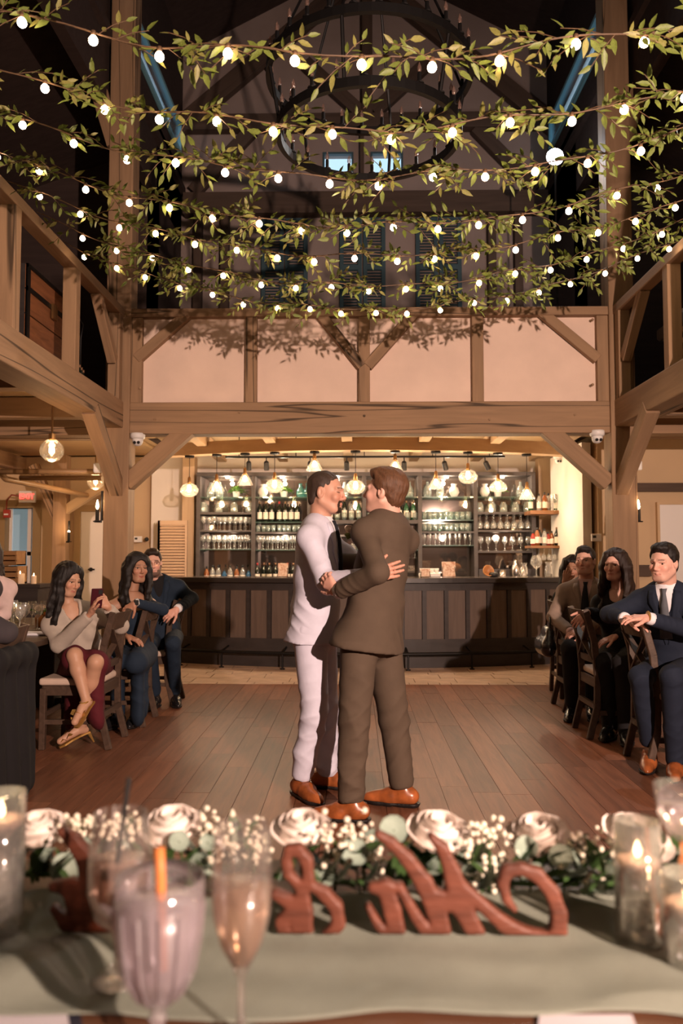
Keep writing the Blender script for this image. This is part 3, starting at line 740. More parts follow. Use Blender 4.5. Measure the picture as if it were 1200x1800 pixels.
# corner shelves at the right end with spirits and glasses
cs = thing('corner_shelves', 'two small floating wooden shelves on black upright by the white wall', 'shelf', (2.6, 10.9, 1.5))
OAK = wood('oak_shelf', (.30, .14, .06), dark=.6, rough=.5)
ya, yb = 10.75, 11.15; xa, xb = P(928, 910, 10.9).x, P(985, 910, 10.9).x
zs1, zs2 = P(960, 897, 10.75).z, P(960, 959, 10.75).z
MB().box((xa, ya, zs1 - .05), (xb, yb, zs1)).build('shelf', OAK, cs, bevel=.004)
MB().box((xa, ya, zs2 - .035), (xb, yb, zs2)).build('shelf', OAK, cs, bevel=.004)
MB().box((xb - .01, ya - .01, P(985, 980, 10.75).z), (xb + .02, ya + .03, P(985, 893, 10.75).z)).build('upright', BLACK, cs)
def spread_bottles(z, n, kinds, where, y=ya + .1):
    for k in range(n):
        kd = kinds[k % len(kinds)]
        item('spirit_bottle', BOT[kd], (xa + .05 + k * (xb - xa - .12) / (n - 1), y + rng.uniform(-.05, .12), z), '%s bottle on the %s floating corner shelf' % (kd, where), 'bottle', 'spirits on the %s corner shelf' % where, rng.uniform(.8, 1.0))
spread_bottles(zs1, 5, ['green spirit', 'clear spirit', 'amber spirit', 'clear spirit'], 'upper')
spread_bottles(zs2, 7, ['red spirit', 'amber spirit', 'dark wine', 'clear spirit'], 'lower')
for k in range(3): item('tall_glass', FLUTE, (xb - .14 + k * .05, ya + .06, zs1), 'tall slim glass at the end of the upper corner shelf', 'glass', 'tall glasses on the corner shelf', 1.1)
for k in range(5):
    o = item('wine_glass', WINE, (xa + .12 + k * .07, ya + .08, zs2 - .036), 'upside down wine glass hanging under the lower corner shelf', 'glass', 'glasses under the corner shelf', .8); o.rotation_euler = (PI, 0, 0)

# things standing on the bar top
def on_bar(px, py): # point of the counter top under a pixel
    u = min((abs(P(px, 1005, arc(u, .22).y).x - arc(u, .22).x), u) for u in [j * .01 for j in range(-260, 261)])[1]
    p = arc(u, .22); p.z = 1.083; return p
STEEL = mat('brushed_steel', (.55, .5, .46), .25, metal=.95)
SHK = MB().lathe([(0, 0), (.038, .002), (.046, .13), (.044, .15), (.03, .19), (.018, .215), (.018, .23), (0, .23)], n=14).data('shaker', STEEL, True)
SHT = MB().lathe([(0, 0), (.036, .002), (.045, .17), (.043, .17)], n=14).data('shaker_tin', STEEL, True)
sz = lambda px: P(px, 967, SY0 - .05)
bk = lambda px, y=SY0 - .2: Vector((P(px, 1000, y).x, y, .955))
rk = thing('drip_rail', 'dark slatted bottle rail boards under the sixth bay', 'rail', bk(885))
MB().box((divs[5] + .03, SY0 - .1, .957), (divs[6] - .03, SY0, 1.06)).build('board', BAR_DARK, rk)
MB().box((divs[5] + .03, SY0 - .06, 1.06), (divs[6] - .03, SY0, 1.17)).build('board', BAR_DARK, rk)
for px, me, lab in ((906, SHK, 'steel cocktail shaker with cap behind the bar'), (919, SHT, 'tall steel shaker tin beside the capped shaker')):
    item('cocktail_shaker', me, (P(px, 980, SY0 - .16).x, SY0 - .16, .956), lab, 'shaker', 'cocktail shakers', 1.5)
item('cocktail_shaker', SHT, (P(883, 980, SY0 - .16).x, SY0 - .16, .956), 'small steel shaker tin left of the two taller ones', 'shaker', 'cocktail shakers', 1.2)
GBIG = gl([(.0, 0), (.05, .003), (.01, .012), (.007, .10), (.03, .115), (.075, .17), (.07, .22), (.045, .27)], GL, 14)
PITCH_ = gl([(.0, 0), (.05, .003), (.055, .05), (.05, .12), (.035, .16), (.05, .20)], GL, 14)
for px, me, lab, s in ((942, GBIG, 'large balloon glass at the end of the bar', 1.0), (921, PITCH_, 'clear pitcher left of the large balloon glass', .9), (964, PITCH_, 'clear pitcher right of the large balloon glass', .95)):
    p = on_bar(px, 1006); item('pitcher' if me is PITCH_ else 'balloon_glass', me, p, lab, 'glass', 'glassware at the bar end', s)
# menu cards in easels and a white tray of cups
CARD = mat('menu_card_print', (.42, .18, .10), .6, var=.6, vscale=35, c2=(.75, .62, .5))
def easel(px, py, w, h, label):
    p = on_bar(px, py); t = thing('menu_stand', label, 'menu stand', p, 'menu stands on the bar')
    M = Matrix.Translation(p) @ Matrix.Rotation(-.25, 4, 'X')
    MB().box((-w / 2, -.004, .01), (w / 2, .004, h), M).build('card', CARD, t)
    f = MB()
    for s in (-1, 1): f.tube([M @ Vector((s * w * .5, -.03, 0)), M @ Vector((s * w * .42, .008, h * .9))], .004, 5).tube([M @ Vector((s * w * .42, .008, h * .7)), p + Vector((s * w * .4, .09, 0))], .004, 5)
    f.build('easel', BLACK, t)
easel(497, 1008, .13, .18, 'small printed menu on black easel left of the couple')
easel(789, 1010, .17, .20, 'printed menu on black easel right of the couple')
easel(748, 1012, .12, .11, 'low framed card beside the menu on the bar')
p = on_bar(757, 1006) + Vector((0, .2, 0))
t = thing('cup_tray', 'white tray of stacked white cups behind the menu card', 'tray', p)
MB().box((p.x - .13, p.y - .1, p.z), (p.x + .13, p.y + .1, p.z + .05)).build('tray', MILK, t, bevel=.008)
for k in range(4): MB().lathe([(0, 0), (.025, 0), (.032, .06), (.03, .06)], (p.x - .09 + k * .06, p.y, p.z + .05), 10).build('cup', MILK, t, smooth=True)
# round wooden bowl with orange and black cloth
p = on_bar(858, 1006)
t = thing('fruit_bowl', 'tipped round wooden bowl with dark cloth on the bar', 'bowl', p)
MB().lathe([(0, 0), (.03, .002), (.065, .03), (.075, .07), (.07, .07), (.05, .03), (0, .018)], p + Vector((-.03, 0, .06)), 16, axis=(.3, -.85, .35)).build('bowl', mat('bowl_wood', (.55, .25, .09), .4), t, smooth=True)
MB().lathe([(0, 0), (.05, .002), (.07, .03), (.05, .06), (0, .07)], p + Vector((.06, -.02, 0)), 12).build('cloth', BLKC, t, smooth=True)
# ================================================================== fittings
# louvred folding screen left of the bar
PINE = wood('pale_pine', (.62, .44, .30), dark=.85, rough=.6)
xa, xb = P(279, 960, 11.45).x, P(327, 960, 11.45).x; zt_ = P(300, 915, 11.45).z
t = thing('louvred_screen', 'pale pine louvred folding screen standing left of the bar', 'screen', ((xa + xb) / 2, 11.45, 0))
def leaf(xa, ya, xb, yb):
    a = Vector((xa, ya, 0)); b = Vector((xb, yb, 0)); f = MB()
    f.bar(a + Vector((0, 0, 0)), a + Vector((0, 0, zt_)), .03, .04).bar(b, b + Vector((0, 0, zt_)), .03, .04)
    for z in (.06, .7, zt_ - .03): f.bar(a + Vector((0, 0, z)), b + Vector((0, 0, z)), .03, .06)
    o = f.build('frame', PINE, t)
    s = MB(); z = .12
    while z < zt_ - .06: s.bar(a + Vector((0, 0, z)), b + Vector((0, 0, z)), .045, .008, up=(0, -.7, .7)); z += .042
    put(s.build('louvres', PINE, o), kind='stuff')
leaf(xa, 11.45, xb, 11.45); leaf(xa, 11.45, xa - .05, 11.75)
# thermostats
for px, py, d, lab in ((243, 948, BW - .05, 'white wall thermostat beside the louvred screen'), (1047, 945, 9.55, 'beige wall thermostat left of the timber post')):
    p = P(px, py, d); t = thing('thermostat', lab, 'thermostat', p)
    MB().box((p.x - .06, d - .03, p.z - .045), (p.x + .06, d, p.z + .045)).build('case', WHITE, t, bevel=.006)
    MB().box((p.x - .045, d - .033, p.z - .005), (p.x - .005, d - .03, p.z + .025)).build('display', BLKC, t)
p = P(258, 948, BW - .05); put(MB().lathe([(.03, 0), (.032, .015), (.02, .03), (0, .032)], p, 14, axis=(0, -1, 0)).build('door_stop', BLKC, at=p), 'small black round wall knob right of the thermostat', 'knob')
# dome security cameras
def dome(px, py, d, label, s=1.0):
    p = P(px, py, d); t = thing('security_camera', label, 'camera', p, 'dome cameras')
    MB().lathe([(.075 * s, 0), (.078 * s, -.02 * s), (.074 * s, -.05 * s), (.062 * s, -.06 * s)], p, 18).build('base', WHITE, t, smooth=True)
    MB().lathe([(.058 * s, -.055 * s), (.056 * s, -.09 * s), (.04 * s, -.12 * s), (.02 * s, -.132 * s), (0, -.134 * s)], p, 18).build('housing', WHITE, t, smooth=True)
    e = MB()
    for dx in (-.018, .022): e.lathe([(.016 * s, 0), (.016 * s, .012 * s), (0, .014 * s)], p + Vector((dx * s, -.045 * s, -.098 * s)), 10, axis=(0, -.85, -.5))
    e.build('lens', BLKC, t)
dome(242, 762, PY + .06, 'white dome camera under the crossbeam, left end')
dome(1049, 757, PY + .06, 'white dome camera under the crossbeam, right end')
dome(981, 800, 10.6, 'white dome camera on the white return wall by the bar', .85)
# candle sconces
FLAME = emit('candle_bulb', (1.0, .72, .38), 40)
def sconce(px, py, d, label, s=1.0, ax=0):
    p = P(px, py, d); t = thing('candle_sconce', label, 'sconce', p, 'candle sconces')
    m = MB().tube([p + Vector((ax * .05, .0, .22 * s)), p + Vector((ax * .05, .0, -.09 * s))], .016 * s, 8).tube([p + Vector((ax * .05, 0, -.1 * s)), p + Vector((-.02, -.03, -.1 * s))], .012 * s, 6)
    m.build('bracket', BLACK, t)
    MB().lathe([(.04 * s, -.105 * s), (.045 * s, -.095 * s)], p, 12).lathe([(.02 * s, -.10 * s), (.02 * s, .03 * s)], p, 10).build('candle_tube', BLACK, t)
    MB().lathe([(.008 * s, .03 * s), (.017 * s, .055 * s), (.014 * s, .085 * s), (.004 * s, .125 * s), (0, .13 * s)], p, 10).build('bulb', FLAME, t, smooth=True)
    lamp('sconce_light', 'POINT', p + Vector((0, -.1, .1)), 3, WARM, .03)
sconce(171, 900, PY + .1, 'black candle sconce on the post behind the seated women', 1.0, 1)
sconce(1122, 900, PY + .1, 'black candle sconce on the post behind the seated men', 1.0, -1)
sconce(121, 941, 10.85, 'small black candle sconce on the aisle column', .9)
# globe ceiling lamps under the left balcony
for px, py, d, lab in ((91, 792, 7.0, 'clear globe ceiling lamp under the balcony with the trunk'), (168, 847, 10.0, 'clear globe ceiling lamp farther back beside the post')):
    p = P(px, py, d); r = .105; t = thing('globe_lamp', lab, 'ceiling lamp', p)
    MB().lathe([(.03, r * .95), (r * .55, r * .83), (r * .9, r * .45), (r, 0), (r * .9, -r * .45), (r * .55, -r * .83), (0, -r)], p, 20, close=False).build('globe', AMBER, t, smooth=True)
    MB().lathe([(.03, .09), (.03, .15)], p, 10).tube([p + Vector((0, 0, .14)), (p.x, p.y, 2.9)], .01, 6).build('stem', BRASS, t)
    MB().lathe([(.012, .08), (.014, .05), (.026, .01), (.024, -.02), (0, -.035)], p, 12).build('bulb', BULB, t, smooth=True)
    lamp('globe_light', 'POINT', p + Vector((0, 0, -.12)), 12, WARM, .08)
# unseen globe lamp added deep in each aisle to light the back walls
for x, y, lab in ((-5.2, 9.9, 'unseen added clear globe ceiling lamp deep in the aisle by the exit'), (5.4, 7.9, 'unseen added clear globe ceiling lamp in the aisle behind the seated men')):
    p = Vector((x, y, 2.55)); r = .1; t = thing('globe_lamp', lab, 'ceiling lamp', p)
    MB().lathe([(.03, r * .95), (r * .9, r * .45), (r, 0), (r * .9, -r * .45), (0, -r)], p, 16, close=False).build('globe', AMBER, t, smooth=True)
    MB().tube([p + Vector((0, 0, .09)), (x, y, 2.9)], .012, 6).build('stem', BRASS, t)
    MB().lathe([(.012, .08), (.026, .01), (0, -.035)], p, 12).build('bulb', BULB, t, smooth=True)
    lamp('globe_light', 'POINT', p + Vector((0, 0, -.12)), 22, WARM, .08)
# exit sign with conduit, alarm and pipes
p = P(47, 873, 11.6); t = thing('exit_sign', 'red lit exit sign on the far aisle wall', 'sign', p)
MB().box((p.x - .12, p.y, p.z - .085), (p.x + .12, p.y + .05, p.z + .085)).build('housing', WHITE, t, bevel=.005)
cu = bpy.data.curves.new('exit_text', 'FONT'); cu.body = 'EXIT'; cu.size = .11; cu.extrude = .002; cu.align_x = 'CENTER'; cu.align_y = 'CENTER'
cu.materials.append(emit('exit_red', (1, .06, .05), 3.0)); tmp = link('lettering_curve', cu); me = bpy.data.meshes.new_from_object(tmp); bpy.data.objects.remove(tmp)
o = link('lettering', me, t); o.location = (0, -.004, 0); o.rotation_euler = (PI / 2, 0, 0)
MB().box((p.x - .105, p.y - .002, p.z - .06), (p.x + .105, p.y, p.z + .06)).build('face', mat('exit_face', (.8, .55, .5), .5), t)
q = P(11, 903, 11.6)
MB().tube([P(36, 872, 11.65), P(20, 870, 11.65), P(12, 880, 11.65), P(11, 896, 11.65)], .012, 6).build('conduit', mat('red_conduit', (.25, .05, .03), .5), t, smooth=True)
t = thing('fire_alarm', 'small red fire alarm pull station below the exit sign conduit', 'alarm', q)
MB().box((q.x - .05, q.y, q.z - .06), (q.x + .05, q.y + .05, q.z + .06)).build('box', mat('alarm_red', (.30, .03, .02), .4), t, bevel=.006)
MB().box((q.x - .03, q.y - .012, q.z - .02), (q.x + .03, q.y, q.z)).build('lever', WHITE, t)
PIPE = mat('pipe_paint', (.32, .19, .09), .45)
def pipe(pts, r, label):
    put(MB().tube(pts, r, 8).build('sprinkler_pipe', PIPE, at=pts[0], smooth=True), label, 'pipe', 'pipes under the balcony')
pipe([P(2, 829, 8.4), P(178, 829, 8.4)], .03, 'tan pipe running level under the balcony, nearest the globe lamp')
pipe([P(35, 840, 9.0), P(178, 840, 9.0)], .03, 'second tan pipe running level below the first')
pipe([P(0, 830, 8.6), P(10, 842, 8.8), P(120, 864, 10.4), P(178, 876, 11.4)], .035, 'long tan pipe running back towards the sconce column')
for px, py, d, lab in ((172, 822, 8.0, 'white wall speaker peeking out behind the seated women post'), (1124, 818, 8.6, 'small white strobe on the wall beside the seated men post')):
    p = P(px, py, d); put(MB().box((p.x - .05, p.y, p.z - .05), (p.x + .03, p.y + .05, p.z + .05)).build('wall_speaker', WHITE, at=p, bevel=.01), lab, 'speaker')
# side cabinet with crates and pillar candles in the left aisle
CR = wood('crate_wood', (.33, .17, .07), dark=.6, rough=.6)
d = 8.9
p = P(20, 1030, d); zt_ = P(30, 1027, d).z
t = thing('sideboard', 'dark sideboard behind the seated women', 'cabinet', (p.x, d, 0))
xa, xb = p.x - .9, P(70, 1030, d).x
MB().box((xa, d, zt_ - .04), (xb, d + .45, zt_)).build('top', BAR_DARK, t); MB().box((xa + .03, d + .02, 0), (xb - .03, d + .43, zt_ - .04)).build('body', BAR_DARK, t)
def crate(px0, px1, py0, py1, label):
    a, b = P(px0, py1, d + .08), P(px1, py0, d + .08)
    t = thing('wooden_crate', label, 'crate', (a.x, a.y, a.z), 'crates on the sideboard'); n = 3; h = (b.z - a.z)
    for k in range(n): MB().box((a.x, d + .08, a.z + h * k / n + .008), (b.x, d + .095, a.z + h * (k + 1) / n - .008)).build('slat', CR, t)
    MB().box((a.x, d + .095, a.z), (a.x + .02, d + .35, b.z)).box((b.x - .02, d + .095, a.z), (b.x, d + .35, b.z)).box((a.x, d + .33, a.z), (b.x, d + .35, b.z)).box((a.x, d + .095, a.z), (b.x, d + .35, a.z + .015)).build('box', CR, t)
crate(-20, 31, 995, 1026, 'lower slatted wooden crate on the dark sideboard')
crate(-10, 29, 968, 994, 'upper slatted wooden crate stacked on the sideboard')
WAX = mat('candle_wax', (.75, .55, .36), .5, spec=.3)
for px, pt, lab in ((35, 1008, 'wide pillar candle on the sideboard by the crates'), (59, 1012, 'thin pillar candle at the end of the sideboard')):
    b = P(px, 1026, d + .15); h = P(px, pt, d + .15).z - zt_; r = .05 if px == 35 else .03; b.z = zt_
    t = thing('pillar_candle', lab, 'candle', b)
    MB().lathe([(0, 0), (r, .001), (r, h), (r * .8, h - .01), (0, h - .012)], b, 14).build('wax', WAX, t, smooth=False)
    MB().lathe([(0, h - .01), (.008, h + .005), (0, h + .03)], b, 8).build('flame', FLAME, t)

# chandelier: two tiers of candle bulbs on black rings, hung over the dance floor
CY = 5.5
c1 = P(648, 238, CY); c2 = P(649, 136, CY)
IRON = mat('wrought_iron', (.010, .009, .009), .5, metal=.5)
CB = glass('candle_bulb_glass', (.95, .85, .8), .14, .2, body_c=(.6, .4, .34))
ch = thing('chandelier', 'large black two tier ring chandelier with unlit candle bulbs', 'chandelier', c1)
def ring(c, R, h, n):
    pr = [(R - .018, -h / 2), (R + .018, -h / 2), (R + .018, h / 2), (R - .018, h / 2), (R - .018, -h / 2)]
    o = MB().lathe(pr, c, 56, close=False).build('ring', IRON, ch)
    for k in range(n):
        a = 2 * PI * (k + .3) / n; q = c + Vector((math.cos(a) * R, math.sin(a) * R, h / 2))
        cd = MB().lathe([(.028, 0), (.03, .008), (.013, .012), (.013, .075), (0, .076)], q, 8).build('candle', IRON, o)
        MB().lathe([(.008, .075), (.015, .095), (.013, .115), (.004, .14), (0, .15)], q, 8).build('candle_bulb', CB, cd, smooth=True)
R1 = 163 * CY / F_PX; R2 = 183 * CY / F_PX
ring(c1, R1, .065, 22); ring(c2, R2, .06, 28)
for k in range(6):
    a = 2 * PI * (k + .25) / 6; e = Vector((math.cos(a), math.sin(a), 0))
    MB().tube([c1 + e * R1, c2 + e * R2], .012, 6).build('strap', IRON, ch)
    MB().tube([c2 + e * R2, c2 + Vector((0, 0, 1.6))], .01, 6).build('suspension_rod', IRON, ch)
MB().tube([c2 + Vector((0, 0, 1.6)), (c2.x, c2.y, 10.4)], .02, 8).build('stem', IRON, ch)

# trunk and clutter on the left balcony
TR = wood('trunk_wood', (.26, .10, .042), dark=.55, rough=.5, scale=8, stretch=(3, .4, 3))
def trunk(px0, px1, x, z0, z1, label):
    ya = abs(x) * F_PX / (624 - px0); yb = abs(x) * F_PX / (624 - px1)
    t = thing('storage_chest', label, 'trunk', (x, (ya + yb) / 2, z0))
    n = 4; h = (z1 - z0) / n
    for k in range(n): MB().box((x - .015, ya, z0 + k * h + .006), (x, yb, z0 + (k + 1) * h - .006)).build('board', TR, t)
    MB().box((x - .5, ya, z0), (x - .016, yb, z1)).build('body', BAR_DARK, t)
    f = MB(); 
    for y in (ya, yb - .05): f.box((x - .01, y, z0), (x + .012, y + .05, z1))
    f.box((x - .01, ya, z1 - h - .02), (x + .014, yb, z1 - h + .02)).box((x - .01, ya, z1 - .03), (x + .014, yb, z1)).box((x - .01, ya, z0), (x + .014, yb, z0 + .03))
    f.build('iron_band', BLACK, t)
    MB().box((x + .014, (ya + yb) / 2 - .05, z1 - h * 1.5), (x + .035, (ya + yb) / 2 + .05, z1 - h + .03)).build('latch', BRASS, t)
trunk(33, 119, -2.75, 2.952, 3.80, 'old wooden trunk with black iron bands behind the balcony railing')
trunk(-90, 8, -2.75, 2.952, 3.80, 'second old trunk cut off by the frame edge on the balcony')
p = Vector((-2.72, 7.75, 2.95))
t = thing('gooseneck_lamp', 'black gooseneck lamp in the balcony corner behind the brace', 'lamp', p)
pts = [p + Vector((0, 0, 0)), p + Vector((0, 0, .55)), p + Vector((.03, -.03, .68)), p + Vector((.02, -.13, .72)), p + Vector((.0, -.2, .65)), p + Vector((0, -.22, .52))]
MB().tube(pts, .009, 6).build('stem', BLACK, t, smooth=True); MB().lathe([(.09, 0), (.09, .015), (.02, .03)], p, 14).build('base', BLACK, t)
MB().lathe([(.05, -.05), (.04, 0), (.015, .02)], pts[-1], 12).build('shade', BLACK, t)
for k in range(3):
    q = Vector((-2.68 - .02 * k, 7.62 + k * .11, 2.95)); item('dark_bottle', BOT['dark wine'], q, 'dark bottle standing on the balcony floor by the corner post', 'bottle', 'bottles on the balcony', .85)
# slatted chair and covered box on the right balcony
t = thing('slatted_chair', 'dark slatted wooden chair behind the balcony railing', 'chair', (3.05, 7.3, 2.95))
for y in (7.0, 7.5):
    MB().tube([(2.98, y, 2.95), (2.98, y, 3.42)], .02, 6).build('leg', CR, t); MB().tube([(3.4, y, 2.95), (3.4, y, 3.35)], .02, 6).build('leg', CR, t)
for z in (3.1, 3.2, 3.3, 3.4): MB().box((2.97, 7.0, z - .025), (2.99, 7.5, z + .025)).build('slat', CR, t)
MB().box((2.98, 6.98, 3.28), (3.42, 7.52, 3.31)).build('seat', CR, t)
q = thing('covered_box', 'dark bundled box with pale sheet beside the balcony chair', 'box', (3.2, 6.95, 2.95))
MB().box((2.95, 7.06, 3.44), (3.4, 7.75, 3.56)).build('box', BAR_DARK, q, bevel=.02)
MB().prism([(3.0, 7.08, 3.57), (3.4, 7.08, 3.57), (3.4, 7.5, 3.78), (3.0, 7.5, 3.6)], (0, 0, 0), (0, 0, .03)).build('sheet', mat('grey_sheet', (.25, .24, .24), .8), q)
# the strobe on its stand up on the gallery
p = P(975, 276, 9.2)
t = thing('flash_unit', 'bright photo strobe on a black stand up on the gallery', 'flash', (p.x, p.y, 2.99))
MB().tube([(p.x, p.y, 2.99), (p.x, p.y, p.z - .04)], .012, 8).tube([(p.x - .2, p.y, 2.99), (p.x, p.y, 3.3)], .01, 6).tube([(p.x + .2, p.y, 2.99), (p.x, p.y, 3.3)], .01, 6).build('stand', BLACK, t)
MB().box((p.x - .04, p.y, p.z - .07), (p.x + .04, p.y + .1, p.z + .05)).build('body', BLACK, t, bevel=.006)
MB().lathe([(.10, 0), (.093, .025), (.04, .05), (0, .055)], p, 20, axis=(0, -1, 0)).build('flash_head', emit('strobe_glow', (.95, .96, 1), 90), t, smooth=True)
lamp('strobe_light', 'SPOT', p + Vector((0, -.1, 0)), 260, (1, .93, .88), .05, aim=(.2, 3.8, .9), cone=math.radians(75), blend=.7)
# ================================================================== leafy string lights across the hall
LEAF = mat('garland_leaf', (.135, .17, .032), .5, var=.5, vscale=25, spec=.35)
LEAF2 = mat('garland_leaf_pale', (.20, .19, .05), .5, var=.4, vscale=25, spec=.35)
VINE = mat('vine_stem', (.10, .055, .028), .6)
SBULB = emit('string_bulb', (1.0, .70, .42), 45)
def leaf_mesh(m):
    V = [(0, 0, 0), (.28, .16, .02), (.28, 0, -.03), (.28, -.16, .02), (.62, .15, .0), (.62, 0, -.05), (.62, -.15, .0), (1, 0, -.1)]
    F = [(0, 2, 1), (0, 3, 2), (1, 2, 5, 4), (2, 3, 6, 5), (4, 5, 7), (5, 6, 7)]
    return mesh_data('leaf', V, F, m, True)
LM = [leaf_mesh(LEAF), leaf_mesh(LEAF), leaf_mesh(LEAF2)]
SB = MB().lathe([(0, -.0585), (.008, -.057), (.0145, -.0525), (.0190, -.045), (.0200, -.0375), (.0185, -.030), (.0135, -.022), (.009, -.017)], n=14).data('bulb', SBULB, True)
SK = MB().lathe([(.011, -.02), (.011, .004), (.005, .008)], n=8).data('socket', VINE, True)
ROWS = [(3.25, 640, 125, 107), (3.72, 690, 106, 233), (4.22, 669, 92.7, 318), (4.85, 688, 79.5, 404), (5.4, 695, 71.6, 458), (5.95, 648, 65, 510), (6.5, 658, 58.4, 551)]
XL, XR = -2.44, 2.70
NAMES = ['nearest the camera, passing in front of the chandelier', 'second from the camera', 'third from the camera, over the gable windows', 'fourth from the camera', 'fifth from the camera', 'sixth from the camera', 'farthest back, hanging in front of the white panels']
for k, (d, pb, spx, pyc) in enumerate(ROWS):
    rg = random.Random(100 + k)
    zc = P(640, pyc - 8, d).z; ze = 3.97
    xm = (XL + XR) / 2; hw = (XR - XL) / 2
    def pos(x, d=d, zc=zc):
        u = (x - xm) / hw
        return Vector((x, d + .03 * math.sin(x * 5 + k), zc + (ze - zc) * u * u + .012 * math.sin(x * 9 + 2 * k)))
    t = thing('leafy_string_light', 'leafy garland string of lit globe bulbs, ' + NAMES[k], 'string lights', pos(xm), 'garland string lights')
    t0 = origin(t)
    vb = MB(); vb.tube([pos(XL + (XR - XL) * i / 60) for i in range(61)], .004, 5)
    # bulbs on the wire
    s = spx * d / F_PX; x = P(pb, 400, d).x
    while x > XL + .1: x -= s
    while x < XR - .05:
        x += s
        if XL + .05 < x < XR - .05:
            q = pos(x); dx = rg.uniform(-.012, .012)
            o = link('bulb', SB, t); o.location = q - t0 + Vector((dx, -.006, -.004)); so = link('socket', SK, o)
    nl = 0; rest = MB()
    # sprigs of leaves
    x = XL + .1
    while x < XR - .1:
        x += rg.uniform(.02, .072)
        if abs(x) > d * .5 + .1: continue
        if rg.random() < .06: x += .15
        a = pos(x); dirx = rg.choice((-1, 1)); up = rg.uniform(-.75, .75)
        dv = Vector((dirx * rg.uniform(.5, 1), rg.uniform(-.4, .4), up)).normalized(); L = rg.uniform(.08, .20)
        b = a + dv * L - Vector((0, 0, .02)); mid = (a + b) / 2 + Vector((0, 0, .01)); vb.tube([a, mid, b], .0022, 4)
        n = rg.randint(4, 6)
        for j in range(n):
            f = (j + .6) / n; q = a.lerp(b, f); sd = 1 if j % 2 else -1
            nrm = Vector((0, -1, .2)); side = dv.cross(nrm).normalized() * sd
            ld = (dv * (.75 if j < n - 1 else 2) + side * .8 + Vector((0, rg.uniform(-.5, .5), rg.uniform(-.35, .1)))).normalized()
            ls = rg.uniform(.048, .085)
            xq = ld; yq = (nrm + Vector((rg.uniform(-.7, .7), 0, rg.uniform(-.7, .7)))).cross(xq).normalized(); zq = xq.cross(yq)
            M = Matrix((xq, yq, zq)).transposed().to_4x4() @ Matrix.Diagonal((ls, ls, ls, 1)); M.translation = q - t0
            me = rg.choice(LM); nl += 1
            if nl <= 290: o = link('leaf', me, t); o.matrix_local = M
            else: rest.add([origin(t) + M @ v.co for v in me.vertices], [list(pp.vertices) for pp in me.polygons])
    vb.build('vine', VINE, t)
    if rest.V: put(rest.build('foliage', LEAF, t), kind='stuff')
